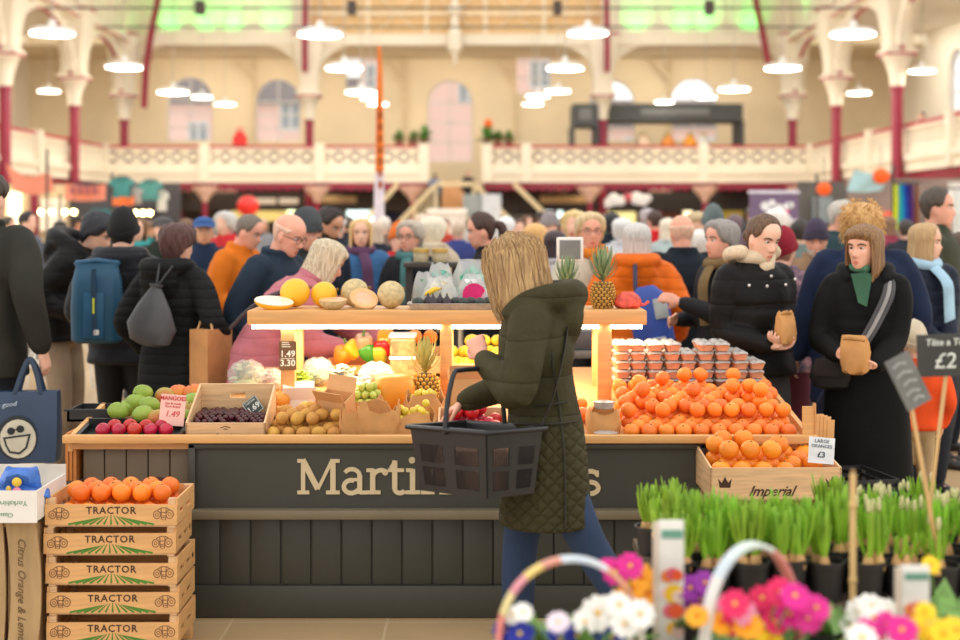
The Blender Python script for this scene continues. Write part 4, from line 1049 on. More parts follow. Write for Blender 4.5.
# ------------------------------------------------------------------ the produce stall
PAINT = mat((62, 62, 54), .5, vary=.05, scale=3, name='olive_grey_paint')
PAINT2 = mat((118, 102, 82), .55, vary=.06, scale=3, name='brown_grey_paint')
PINE = mat((222, 168, 104), .5, vary=.10, scale=3, stretch=(1, 6, 14), name='pine_wood')
PINE2 = mat((224, 184, 138), .55, vary=.12, scale=3, stretch=(2, 3, 30), bump=.1, bscale=8, name='crate_wood')
PLY = mat((206, 150, 92), .6, vary=.1, scale=4, name='light_plywood')
INK = mat((66, 42, 26), .7, vary=.1, name='brown_ink'); BLACKP = mat((30, 30, 32), .4, vary=.1, name='black_plastic')
CARD = mat((200, 152, 100), .85, vary=.1, scale=6, bump=.2, bscale=30, name='brown_card')
KRAFT = mat((208, 152, 92), .8, vary=.12, scale=8, bump=.5, bscale=26, name='kraft_paper')
WHITE = mat((236, 232, 226), .5, vary=.03, name='white_card')
FY0 = 5.50
def bed(Y): return .70 + .14 * (Y - 5.5)
cx0 = .0
ct = thing('market_counter', 'long olive-grey painted produce counter with a lettered front panel', 'counter', (0, FY0, 0))
def lx(px, Y=FY0): return sx(px, Y)
def cz(py, Y=FY0): return sz(py, Y)
g = MB(); xa, xb = lx(189), lx(706); zt, zb = cz(443), cz(516)
g.box(xa, xb, 0, .06, zb, zt)
for a, b, c, d in ((xa, xb, zt - .022, zt), (xa, xb, zb, zb + .03), (xa, xa + .03, zb, zt), (xb - .03, xb, zb, zt)): g.box(a, b, -.022, 0, c, d, bev=.006)
sp_ = g.build('sign_panel', PAINT, ct)
def stroke(mb, pts, w, d=.006, ox=0, oz=0, sc=1, w2=None, y=-.006):
    pts = [Vector((p[0], 0, p[1])) for p in pts]; L_, R_ = [], []
    for i, p in enumerate(pts):
        t = pts[min(i + 1, len(pts) - 1)] - pts[max(i - 1, 0)]; t.normalize(); nn = Vector((-t.z, 0, t.x)); ww = w if w2 is None else w + (w2 - w) * i / (len(pts) - 1)
        L_.append(p + nn * ww / 2); R_.append(p - nn * ww / 2)
    for i in range(len(pts) - 1):
        q = [L_[i], L_[i + 1], R_[i + 1], R_[i]]; mb.prism([(ox + v.x * sc, oz + v.z * sc) for v in q], d, M=Matrix.Translation((0, y, 0)))
def arc(cx, cz_, rx, rz, a0, a1, n=10): return [(cx + rx * math.cos(R(a0 + (a1 - a0) * i / n)), cz_ + rz * math.sin(R(a0 + (a1 - a0) * i / n))) for i in range(n + 1)]
S_ = .2; TH = .075
GL = {
 'M': (1.62, [([(.22, 0), (.22, 1.35)], .16), ([(1.36, 0), (1.36, 1.35)], .2), ([(.2, 1.33), (.79, .2)], .22), ([(.79, .2), (1.34, 1.33)], .13), ([(0, TH), (.46, TH)], .14), ([(1.1, TH), (1.62, TH)], .14), ([(0, 1.28), (.3, 1.28)], .14), ([(1.3, 1.28), (1.62, 1.28)], .14)]),
 'a': (1.02, [(arc(.40, .29, .29, .25, 70, 330), .17), ([(.72, .02), (.72, .72)], .19), (arc(.42, .70, .30, .26, 0, 150), .16), ([(.42, .56), (.72, .56)], .12), ([(.72, .07), (1.0, .07)], .14)]),
 'r': (.86, [([(.26, 0), (.26, .96)], .2), ([(0, TH), (.56, TH)], .14), ([(.02, .92), (.3, .92)], .14), (arc(.58, .60, .32, .32, 175, 62), .17), (arc(.74, .84, .06, .06, 0, 360), .12)]),
 't': (.70, [([(.26, .2), (.26, 1.28)], .2), ([(.0, .92), (.62, .92)], .14), (arc(.46, .22, .20, .17, 180, 330), .17), ([(.1, 1.0), (.28, 1.28)], .12)]),
 'i': (.60, [([(.29, 0), (.29, .96)], .2), ([(.02, TH), (.58, TH)], .14), ([(.04, .92), (.3, .92)], .14), (arc(.27, 1.30, .06, .06, 0, 360), .13)]),
 'n': (1.24, [([(.26, 0), (.26, .96)], .2), ([(0, TH), (.52, TH)], .14), ([(.02, .92), (.3, .92)], .14), (arc(.62, .60, .33, .32, 170, 0), .17), ([(.95, 0), (.95, .62)], .2), ([(.70, TH), (1.22, TH)], .14)]),
 's': (.8, [(arc(.40, .70, .28, .22, 20, 180, 8) + arc(.40, .70, .28, .2, 180, 262, 5)[1:] + arc(.40, .28, .30, .22, 84, 0, 5) + arc(.40, .28, .30, .22, 0, -165, 8)[1:], .17), ([(.66, .70), (.66, .94)], .1), ([(.1, .06), (.1, .32)], .1)])}
def word(txt, x, z, unit, gap=.06):
    for ch in txt:
        w, st = GL[ch]; g = MB()
        for i_, (p, th) in enumerate(st): stroke(g, p, th, .008, x, z, unit, y=-.008 - .0004 * i_)
        g.build('letter', mat((212, 192, 154), .5, vary=.04, name='cream_lettering'), sp_, smooth=False); x += (w + gap) * unit
    return x
U = 26.2 / (FPX / FY0); zbase = cz(494)
word('M', lx(297.5), zbase, U); word('a', lx(341), zbase, U * 1.0); word('r', lx(366), zbase, U); word('t', lx(388), zbase, U); word('i', lx(405), zbase, U); word('n', lx(421), zbase, U); word('s', lx(580), zbase - .004, U)
g = MB(); g.box(xa, xb, -.055, .02, cz(517), cz(508), bev=.005); g.build('ledge', mat((120, 108, 86), .5, vary=.05), ct)  # paler than the panels: light caught by the ledge is put into its colour
g = MB(); n = 17
g.box(xa, xb, .03, .09, cz(586), cz(517))
for i in range(n): a = xa + (xb - xa) * i / n; g.box(a + .003, a + (xb - xa) / n - .003, .018, .03, cz(586), cz(517), bev=.004)
g.build('front_boards', PAINT, ct)
g = MB(); g.box(xa + .01, xb, .0, .08, 0, cz(586), bev=.006); g.build('plinth', PAINT, ct)
g = MB(); x0, x1 = lx(79), xa
for i in range(5): a = x0 + (x1 - x0) * i / 5; g.box(a + .002, a + (x1 - x0) / 5 - .002, .05, .09, 0, cz(441), bev=.004)
g.build('side_boards', PAINT2, ct)
g = MB(); g.box(xb, lx(806), .05, .09, 0, cz(441)); g.build('side_boards', mat((128, 84, 50), .6, vary=.1), ct, smooth=False)
g = MB(); g.box(lx(79), lx(79) + .04, .09, .5, 0, .66); g.box(lx(806) - .04, lx(806), .09, 1.25, 0, .66); g.box(lx(196), lx(806), 1.21, 1.25, 0, .8); g.build('carcass', PAINT2, ct, smooth=False)
# sloping display bed with a pine lip
g = MB(); X0, X1 = lx(70), lx(811)
XM = lx(196)
for a, b, e in ((X0, XM, .50), (XM, X1, 1.25)): g.add([(a, 0, bed(5.5)), (b, 0, bed(5.5)), (b, e, bed(5.5 + e)), (a, e, bed(5.5 + e)), (a, 0, bed(5.5) - .02), (b, 0, bed(5.5) - .02), (b, e, bed(5.5 + e) - .02), (a, e, bed(5.5 + e) - .02)], [(0, 1, 2, 3), (7, 6, 5, 4), (0, 4, 5, 1), (1, 5, 6, 2), (2, 6, 7, 3), (3, 7, 4, 0)])
g.build('display_bed', PLY, ct, smooth=False)
g = MB(); g.box(X0 - .02, X1 + .02, -.04, -.005, cz(442), cz(434), bev=.004); g.bar((X1, 0, bed(5.5) + .0), (X1, 1.25, bed(6.75) + .0), .02, .06); g.bar((X0, 0, bed(5.5) + .0), (X0, .5, bed(6.0) + .0), .02, .06); g.build('tray_lip', PINE, ct)
# raised shelf on posts with light strips
SY0, SY1 = 6.10, 6.46
sh = thing('display_shelf', 'pine shelf on posts above the counter, lit by warm strips underneath', 'shelf', (0, SY0, 0))
sxa, sxb = sx(247, SY0), sx(647, SY0); sz0, sz1 = sz(325, SY0), sz(310.5, SY0)
g = MB(); g.box(sxa, sxb, 0, .36, sz0, sz1, bev=.006); g.build('shelf_board', PINE, sh)
for px, w in ((287, 14), (446, 12), (605, 14)):
    x = sx(px, SY0); hw = w / 2 * SY0 / FPX; g = MB(); g.box(x - hw, x + hw, .02, .08, bed(SY0 + .05) - .0, sz0, bev=.003); g.build('post', PINE, sh)
    g = MB(); g.box(x - hw, x + hw, .29, .35, bed(SY1 - .1) + .0, sz0, bev=.003); g.build('post', PINE, sh)
STRIP = mat((255, 240, 214), .5, emit=8, vary=0, name='warm_light_strip')
for a, b in ((sxa + .02, sx(441, SY0)), (sx(452, SY0), sx(599, SY0)), (sx(611, SY0), sxb - .02)):
    g = MB(); g.box(a, b, .005, .03, sz0 - .017, sz0 - .001); g.build('light_strip', STRIP, sh, smooth=False)
for px, e in ((345, 4.4), (500, 4.4), (600, 3.0)):
    area('shelf_light', (sx(px, SY0), SY0 + .16, sz0 - .03), (0, 0, 0), .55, e * 1.0, (1, .80, .54), .12)
t = thing('price_sign', 'small brown price sign with white figures fixed to the shelf post', 'sign', at(288, 355, SY0 - .0)); s = SY0 / FPX
g = MB(); g.box(-8.5 * s, 8.5 * s, -.008, .0, -15 * s, 14 * s); g.build('board', mat((120, 84, 50), .6), t, smooth=False)
for tx, dz, sz_ in (('1.49', 1.2, 9), ('3.30', -8, 9)): text(tx, sz_ * s, mat((250, 244, 226), .5), 'figures', t, Matrix.Translation((0, -.010, dz * s)), bold=.0008)
g = MB()
for i in range(3): g.box(-6 * s, (3 - i) * s, -.0095, -.008, (8 + i * 2.1) * s, (9 + i * 2.1) * s)
g.box(-7 * s, 7 * s, -.0095, -.008, -3.6 * s, -3.0 * s)
g.build('small_print', mat((240, 230, 206), .6), t, smooth=False)

# fruit -------------------------------------------------------------
def fruit_mesh(name, r, ax=(1, 1, 1), dim=.08, lump=.0, n=16, m=11, seed=0):
    g = MB(); g.ball((0, 0, 0), 1, n=n, m=m); vs = []
    q = random.Random(seed); p = [q.uniform(0, 6) for _ in range(4)]
    for v in g.v:
        v = Vector(v); rad = math.hypot(v.x, v.y); d = 1 - dim * math.exp(-(rad / .28) ** 2) * (1 if v.z > 0 else .5)
        d *= 1 + lump * (math.sin(3 * v.x + p[0]) * math.sin(2.5 * v.y + p[1]) + .5 * math.sin(5 * v.z + p[2]))
        vs.append((v.x * r * ax[0] * d, v.y * r * ax[1] * d, v.z * r * ax[2] * d))
    g.v = vs; return g
class Kind:
    def __init__(s, name, cat, mt, r, ax=(1, 1, 1), dim=.08, lump=.0, knob=None, **kw): s.__dict__.update(name=name, cat=cat, mt=mt, r=r, ax=ax, dim=dim, lump=lump, knob=knob, kw=kw, proto=None, k=0)
    def put(s, loc, label, group, rot=None, scale=1.0):
        rot = rot or (rnd.uniform(-.6, .6), rnd.uniform(-.6, .6), rnd.uniform(0, 6.28))
        if s.proto is None:
            o = fruit_mesh(s.name, s.r, s.ax, s.dim, s.lump, **s.kw).build(s.name, s.mt); tag(o, label, s.cat, group); o.location = loc; o.rotation_euler = rot; o.scale = (scale,) * 3; s.proto = o
            if s.knob:
                g = MB(); g.lathe([(s.r * .10, 0), (s.r * .12, s.r * .04), (s.r * .05, s.r * .09)], (0, 0, s.r * s.ax[2] * (1 - s.dim)), 7); g.build('stem_end', mat(s.knob, .7), o)
            return o
        return dup(s.proto, loc, None, label, group, rot, scale)
ORANGE = mat((250, 136, 44), .38, vary=.05, scale=12, rand=.10, bump=.25, bscale=260, name='orange_peel')
ORANGE2 = mat((246, 146, 36), .38, vary=.06, scale=12, rand=.08, bump=.25, bscale=260, name='golden_orange_peel')
K_or = Kind('orange', 'fruit', ORANGE, .0345, (1, 1, .92), .07, knob=(96, 104, 48)); K_or2 = Kind('orange', 'fruit', ORANGE2, .040, (1, 1, .93), .07, knob=(120, 110, 50)); K_or3 = Kind('orange', 'fruit', mat((245, 128, 32), .38, vary=.05, rand=.08, bump=.25, bscale=260), .0365, (1, 1, .94), .06, knob=(96, 104, 48))
def heap(kind, x0, x1, ya, yb, zf, label, group, layers=2, keep=(1, .7, .5), r=None, jit=.10, cond=None, rot=None, sq=1.0):
    r = r or kind.r * 1.0; d = 2.06 * r; row = d * .88; pts = []
    for L_ in range(layers):
        j = 0; y = ya + r + L_ * row * .66
        while y < yb - r * .6:
            x = x0 + r + (d / 2 if (j + L_) % 2 else 0)
            while x < x1 - r * .8:
                if rnd.random() < keep[min(L_, len(keep) - 1)] and (cond is None or cond(x, y, L_)):
                    pts.append((x + rnd.uniform(-1, 1) * jit * r * .3, y + rnd.uniform(-1, 1) * jit * r * .3, zf(y) + r * sq + L_ * d * .80 * sq))
                x += d
            y += row; j += 1
    for p in pts: kind.put(p, label, group, scale=rnd.uniform(.93, 1.0), rot=rot and rot())
    return pts
# loose oranges on the bed, right of the walker
heap(K_or, sx(622, 5.6), sx(800, 5.6), 5.53, 6.08, bed, 'small round orange in the wide loose heap on the counter', 'oranges heaped on the counter', 3, (1, .86, .32), cond=lambda x, y, L_: (L_ < 1 or y > 5.62) and (L_ < 2 or (y > 5.75 and x > .62)) and x < sx(800, y) - .45 * max(0, y - 5.75))
heap(K_or, sx(540, 5.9), sx(594, 5.9), 5.92, 6.06, bed, 'orange on the bed half hidden behind the walking shopper', 'oranges behind the walking shopper', 2, (1, .6))
for px, py, Y in ()  or ((582, 386, 5.80), (596, 382, 5.84)):
    K_or.put(Vector((sx(px, Y), Y, bed(Y) + .034 + (.03 if py < 375 else 0))), 'orange lying between the walking shopper and the shelf post', 'oranges beside the shelf post')
# punnets stacked behind the oranges
FILM = mat((196, 190, 184), .2, vary=.12, scale=40, alpha=.75, bump=.5, bscale=50, name='clear_film'); SAL = mat((238, 170, 132), .5, vary=.06, name='salmon_tray')
pz = bed(6.3) + .028
bx = thing('black_crate', 'low black plastic crate under the stacked fruit punnets', 'crate', (sx(688, 6.3), 6.3, bed(6.3) - .012)); g = MB(); wd = 74 * 6.3 / FPX
g.box(-wd, wd, -.12, .30, .014, .02); 
for a, b, c, d in ((-wd, wd, -.13, -.118), (-wd, wd, .29, .30)): g.box(a, b, c, d, .0, .05)
g.box(-wd, -wd + .012, -.12, .3, 0, .05); g.box(wd - .012, wd, -.12, .3, 0, .05); g.build('body', BLACKP, bx, smooth=False)
pn = None; hts = [5, 5, 5, 5, 4, 5, 5, 4, 3]; r_ = random.Random(5)
for row in range(2):
    for c_, hgt in enumerate(hts):
        for lv in range(hgt if row == 0 else max(1, hgt)):
            x = sx(621 + 16.7 * c_, 6.27) + r_.uniform(-.004, .004); Y = 6.26 + row * .13; z = pz + lv * .041
            lb = 'salmon fruit punnet under clear film in the stacks behind the oranges'
            if pn is None:
                pn = thing('fruit_punnet', lb, 'punnet', (x, Y, z), 0, 'stacked fruit punnets'); g = MB()
                g.rings([[Vector((math.copysign(abs(math.cos(a)) ** .4, math.cos(a)) * w, math.copysign(abs(math.sin(a)) ** .4, math.sin(a)) * w * 1.5, zz)) for a in [2 * PI * i / 24 for i in range(24)]] for zz, w in ((0, .026), (.006, .029), (.026, .035), (.028, .0375))]); g.build('tray', SAL, pn)
                g = MB(); g.rings([[Vector((math.copysign(abs(math.cos(a)) ** .4, math.cos(a)) * w, math.copysign(abs(math.sin(a)) ** .4, math.sin(a)) * w * 1.5, zz + .0025 * math.sin(5 * a + zz * 300))) for a in [2 * PI * i / 24 for i in range(24)]] for zz, w in ((.0285, .0368), (.034, .034), (.0395, .022), (.040, .008))]); g.build('film_lid', FILM, pn)
            else: dup(pn, (x, Y, z), r_.uniform(-.12, .12), lb)
# golden kiwi-like fruit at the front, beside the cherry box
K_ki = Kind('kiwi', 'fruit', mat((196, 142, 66), .75, vary=.12, scale=30, rand=.12, bump=.3, bscale=200, name='kiwi_skin'), .030, (.92, .92, 1.18), .05, knob=(86, 60, 34))
heap(K_ki, sx(266, 5.55), sx(345, 5.55), 5.52, 5.80, bed, 'golden brown kiwi in the heap beside the cherry box', 'kiwis beside the cherry box', 2, (1, .7), rot=lambda: (rnd.uniform(-.5, .5), 1.5 + rnd.uniform(-.4, .4), rnd.uniform(-.7, .7) + 1.2))
K_gd = Kind('nectarine', 'fruit', mat((238, 164, 62), .45, vary=.08, rand=.08, name='golden_fruit_skin'), .037, (1, 1, .95), .08, knob=(110, 80, 40))
for px, py, Y, lb in ((282, 400, 5.92, 'golden round fruit behind the kiwis, directly below the price sign post'), (281, 413, 5.84, 'golden round fruit at the back corner of the kiwi heap'), (317, 396, 6.0, 'single golden round fruit beside the white card boxes')):
    K_gd.put(Vector((sx(px, Y), Y, sz(py, Y))), lb, None); 
K_gd2 = Kind('mango', 'fruit', mat((226, 176, 60), .45, vary=.1), .03, (1.5, 1, 1), .03, knob=(110, 80, 40)); K_gd2.put(Vector((sx(308, 5.75), 5.75, bed(5.75) + .075)), 'small yellow mango lying on top of the kiwis', None, rot=(0, 0, .2))
# plums in a black tray, mangoes behind
tr_ = thing('fruit_tray', 'shallow black tray of red plums at the left end of the counter', 'tray', (sx(133, 5.6), 5.6, bed(5.6))); g = MB(); w = 51 * 5.52 / FPX
rx_ = math.atan(.14)
g.box(-w, w, -.085, .10, 0.002, .008); g.box(-w, w, .09, .1, 0, .05)
for s in (-1, 1): g.box(s * w - .008, s * w + .008, -.085, .1, 0, .03); g.box(s * w - .022, s * w + .022, -.09, -.072, 0, .034, bev=.004)
g.build('body', BLACKP, tr_); tr_.rotation_euler = (rx_, 0, 0)
K_pl = Kind('plum', 'fruit', mat((190, 30, 48), .25, vary=.2, scale=14, rand=.12, name='plum_skin'), .031, (1, 1, .94), .09, knob=(70, 40, 30))
heap(K_pl, sx(93, 5.52), sx(176, 5.52), 5.525, 5.66, lambda y: bed(y) + .01, 'red plum in the black tray at the end of the counter', 'red plums in the black tray', 2, (1, .62))
MG = [mat((126, 150, 52), .4, col2=(150, 176, 66), scale=10, name='green_mango_skin'), mat((150, 168, 64), .4, col2=(196, 110, 56), scale=7, name='blushed_mango_skin'), mat((206, 90, 56), .4, col2=(232, 150, 62), scale=8, name='red_mango_skin')]
mi = 0
for px, py, Y, m, lb in ((118, 411, 5.74, 0, 'green mango at the outer end behind the plums'), (136, 402, 5.86, 0, 'green mango at the back of the pile beside the black bin'), (150, 405, 5.78, 0, 'plump green mango in the middle of the mango pile'), (143, 414, 5.70, 0, 'green mango resting low against the plums'), (127, 408, 5.86, 0, 'green mango half hidden at the back of the pile'), (143, 393, 5.90, 0, 'topmost green mango of the pile'),
                         (165, 396, 5.92, 1, 'blushed green and orange mango behind the pink sign'), (178, 393, 5.96, 2, 'red mango at the back behind the pink sign'), (193, 392, 5.95, 2, 'orange red mango beside the cherry box'), (192, 401, 5.86, 0, 'green mango leaning on the cherry box'), (187, 410, 5.80, 1, 'orange mango peeping out beside the pink sign'), (183, 418, 5.72, 0, 'small green mango under the pink sign edge'), (157, 418, 5.69, 1, 'yellow green mango beside the foot of the pink sign')):
    K = Kind('mango', 'fruit', MG[m], .036, (1.28, .95, 1), .02, .03, knob=(80, 60, 30), seed=mi); mi += 1
    zz = max(sz(py, Y), bed(Y) + .036); K.put(Vector((sx(px, Y), Y, zz)), lb, None, rot=(rnd.uniform(-.3, .3), rnd.uniform(-.4, .4), rnd.uniform(-.5, .5)))
for px, w_, lb in ((171, 30, 'x'),):
    t = thing('price_card', 'pink price card with red writing among the mangoes and plums', 'sign', (sx(170, 5.60), 5.60, bed(5.6))); s = 5.6 / FPX
    g = MB(); g.box(-12.5 * s, 12.5 * s, 0, .003, .045, .045 + 31 * s); g.build('card', mat((246, 196, 182), .6, vary=.05), t, smooth=False); g = MB(); g.box(-.004, .004, .003, .007, .0, .1); g.build('stake', PINE, t, smooth=False)
    RI = mat((206, 50, 56), .6); text('MANGOES', 5.6 * s, RI, 'writing', t, Matrix.Translation((0, -.001, .045 + 27 * s)) , bold=.0004); text('ripe & ready', 3.3 * s, RI, 'writing', t, Matrix.Translation((0, -.001, .045 + 22 * s))); text('from Brazil', 3.3 * s, RI, 'writing', t, Matrix.Translation((0, -.001, .045 + 19 * s))); text('1.49', 8.5 * s, RI, 'writing', t, Matrix.Translation((0, -.001, .045 + 11.5 * s)), shear=.2)
    t.rotation_euler = (-.1, R(4), 0)
# wooden cherry box, cherries
def wood_box(name, label, loc, w, d, h, hb, m, rz=0, slot=True, th=.008):
    t = thing(name, label, 'crate', loc, rz); g = MB(); g.box(-w, w, 0, d, 0, th); g.build('base', m, t, smooth=False)
    g = MB(); g.box(-w, w, 0, th, 0, h); f = g.build('front_board', m, t, smooth=False)
    g = MB()
    if slot:
        sw_ = w * .2; z1_, z2_ = hb * .62, hb * .76; g.box(-w, w, d - th, d, 0, z1_); g.box(-w, w, d - th, d, z2_, hb); g.box(-w, -sw_, d - th, d, z1_, z2_); g.box(sw_, w, d - th, d, z1_, z2_)
    else: g.box(-w, w, d - th, d, 0, hb)
    g.build('back_board', m, t, smooth=False)
    for s in (-1, 1):
        g = MB(); xs = sorted((s * w, s * (w - th)))
        g.add([(x, y, z) for x in xs for y, z in ((0, 0), (d, 0), (d, hb), (0, h))], [(0, 1, 2, 3), (7, 6, 5, 4), (0, 4, 5, 1), (1, 5, 6, 2), (2, 6, 7, 3), (3, 7, 4, 0)]); g.build('side_board', m, t, smooth=False)
    return t, f
cb, cf = wood_box('fruit_box', 'pale wooden box of dark cherries on the counter', (sx(226, 5.53), 5.525, bed(5.53) + .004), 40 * 5.53 / FPX, .30, .075, .16, PINE2)
cb.rotation_euler = (math.atan(.14), 0, 0)
text('Premier', .028, INK, 'lettering', cf, Matrix.Translation((.0, -.001, .02)), shear=.35, bold=.0006)
g = MB(); stroke(g, [(-.02, .055), (0, .062), (.02, .055)], .003, .001, y=-.0012); stroke(g, [(-.008, .05), (.008, .05)], .003, .001, y=-.0012); g.build('crest', INK, cf, smooth=False)
K_ch = Kind('cherry', 'fruit', mat((74, 16, 26), .18, vary=.25, scale=20, rand=.2, name='cherry_skin'), .0125, (1, 1, .95), .10, knob=(90, 90, 40), n=12, m=8)
cxl, cxr = sx(226, 5.53) - 38 * 5.53 / FPX, sx(226, 5.53) + 38 * 5.53 / FPX
heap(K_ch, cxl + .006, cxr - .006, 5.545, 5.80, lambda y: bed(y) + .022 + .02 * (1 - abs(y - 5.64) / .2), 'dark red cherry in the pale wooden box', 'cherries in the wooden box', 2, (1, .8), jit=.15, cond=lambda x, y, L_: L_ == 0 and y > 5.56 or (x < cxl + .22 and y < 5.78) or (L_ == 1 and y < 5.68))
t = thing('price_card', 'small slate price card tilted against the cherry box back', 'sign', (sx(253, 5.74), 5.74, bed(5.74) + .085), 0); t.rotation_euler = (-.25, R(-38), 0); g = MB(); g.box(-.034, .034, 0, .003, -.036, .036); g.build('card', mat((66, 70, 66), .6, vary=.15), t, smooth=False)
CH = mat((226, 228, 220), .8, name='chalk'); text('1.69', .034, CH, 'writing', t, Matrix.Translation((0, -.001, -.006)), bold=.0008); text('CHERRIES', .012, CH, 'writing', t, Matrix.Translation((0, -.001, .022))); g = MB()
for a, b, c, d in ((-.032, .032, -.034, -.032), (-.032, .032, .032, .034), (-.033, -.031, -.034, .034), (.031, .033, -.034, .034)): g.box(a, b, -.001, 0, c, d)
g.build('border', CH, t, smooth=False)
# brown paper bags with fruit, boxes, squash, pineapple
def paper_bag(label, px, py0, Y, w, h, d, rz=0, rx=0, open_=True, jag=.02, m=KRAFT, seed=1, z=None, lean=0.0):
    q = random.Random(seed); t = thing('paper_bag', label, 'bag', (sx(px, Y), Y, bed(Y) if z is None else z), rz); g = MB(); n = 32; rs = []
    def sq(a, ww, dd, zz): return Vector((math.copysign(abs(math.cos(a)) ** .45, math.cos(a)) * ww, math.copysign(abs(math.sin(a)) ** .45, math.sin(a)) * dd, zz))
    ph = [q.uniform(0, 6) for _ in range(5)]
    K = 8; prof = [(i / K) for i in range(K + 1)]
    out = []
    for f in prof:
        row = []
        for j in range(n):
            a = 2 * PI * j / n; bul = 1 + .10 * math.sin(PI * f) + .04 * math.sin(5 * a + ph[0] + 7 * f) + .025 * math.sin(11 * a + ph[1] - 9 * f)
            zz = h * f + (jag * (math.sin(3 * a + ph[2]) + .6 * math.sin(7 * a + ph[3])) * f ** 3)
            p = sq(a, w * bul, d * bul, zz); p.y += lean * f; row.append(p)
        out.append(row)
    inn = [[Vector((p.x * .96, p.y * .96, max(p.z - .001, .006))) for p in row] for row in out[::-1]]
    rs = out + inn
    g.rings(rs); g.build('bag', m, t); t.rotation_euler = (rx, 0, rz); return t
paper_bag('brown paper bag standing open at the front, left of the pair', 378, 0, 5.60, .085, .125, .05, .15, 0, seed=3, jag=.022); paper_bag('brown paper bag of yellow grapes at the front beside the basket', 414, 0, 5.62, .085, .085, .06, -.3, 0, seed=5)
paper_bag('small torn paper bag leaning beside the kiwis', 350, 0, 5.58, .04, .10, .03, .2, .1, seed=8, jag=.03)
K_yg = Kind('grape', 'fruit', mat((226, 200, 66), .3, vary=.1, rand=.1, sss=.1, name='yellow_grape_skin'), .0165, (1, 1, 1.12), .03, knob=(130, 120, 50), n=12, m=8)
heap(K_yg, sx(414, 5.62) - .07, sx(414, 5.62) + .07, 5.575, 5.67, lambda y: bed(y) + .058, 'yellow grape in the open paper bag beside the basket', 'yellow grapes in the front paper bag', 3, (1, .9, .5))
b2 = paper_bag('brown paper bag of pale grapes behind the front bags', 425, 0, 5.84, .08, .10, .06, .2, 0, seed=9)
heap(K_yg, sx(425, 5.84) - .065, sx(425, 5.84) + .065, 5.79, 5.89, lambda y: bed(y) + .07, 'pale yellow grape in the bag standing behind', 'yellow grapes in the rear paper bag', 2, (1, .8))
b3 = paper_bag('brown paper bag of green grapes beside the cut squash', 366, 0, 5.86, .085, .085, .06, -.1, 0, seed=12, jag=.018)
K_gg = Kind('grape', 'fruit', mat((196, 206, 96), .3, vary=.1, rand=.1, sss=.1, name='green_grape_skin'), .0165, (1, 1, 1.12), .03, knob=(130, 120, 50), n=12, m=8)
heap(K_gg, sx(366, 5.86) - .07, sx(366, 5.86) + .07, 5.81, 5.92, lambda y: bed(y) + .06, 'green grape in the paper bag beside the squash', 'green grapes in the paper bag', 3, (1, .85, .4))
def open_carton(label, px, Y, z, w, h, d, rz, rx=0, ry=0, m=CARD):
    t = thing('carton', label, 'box', (sx(px, Y), Y, z)); t.rotation_euler = (rx, ry, rz)
    g = MB(); g.box(-w, w, -d, d, 0, .004); g.box(-w, w, -d, -d + .004, 0, h); g.box(-w, w, d - .004, d, 0, h); g.box(-w, -w + .004, -d, d, 0, h); g.box(w - .004, w, -d, d, 0, h); g.build('body', m, t, smooth=False)
    for s in (-1, 1):
        f = MB(); f.bar((0, s * d, h), (0, s * (d + .03), h + .055), 2 * w, .003, up=(0, s, .5)); f.build('flap', m, t, smooth=False)
    return t
open_carton('open brown card box tipped up among the kiwis and bags', 337, 5.74, bed(5.74) + .05, .065, .09, .05, -.35, .35, .1, mat((222, 170, 116), .8, vary=.06)); 
open_carton('flat white card box lying behind the kiwis', 299, 6.02, bed(6.02) + .0, .07, .05, .09, .15, .0, 0, WHITE)
t = thing('cut_squash', 'large cut piece of orange squash beside the pineapple', 'vegetable', (sx(393, 5.98), 5.98, bed(5.98))); g = MB(); rs = []
for z_, f in ((0, .72), (.02, .9), (.06, 1.0), (.11, .98), (.145, .85), (.155, .7)):
    rs.append([Vector((.093 * f * math.copysign(abs(math.cos(a)) ** .6, math.cos(a)), .075 * f * math.copysign(abs(math.sin(a)) ** .6, math.sin(a)) , z_)) for a in [2 * PI * i / 28 for i in range(28)]])
g.rings(rs); g.build('flesh', mat((242, 156, 44), .45, vary=.08, scale=10), t); g = MB(); g.rings([[Vector((v[0] * 1.03 , v[1] * .6 + .032, v[2] * .99 + .001)) for v in r] for r in rs]); g.build('rind', mat((222, 134, 50), .5), t); t.rotation_euler = (0, 0, .5)
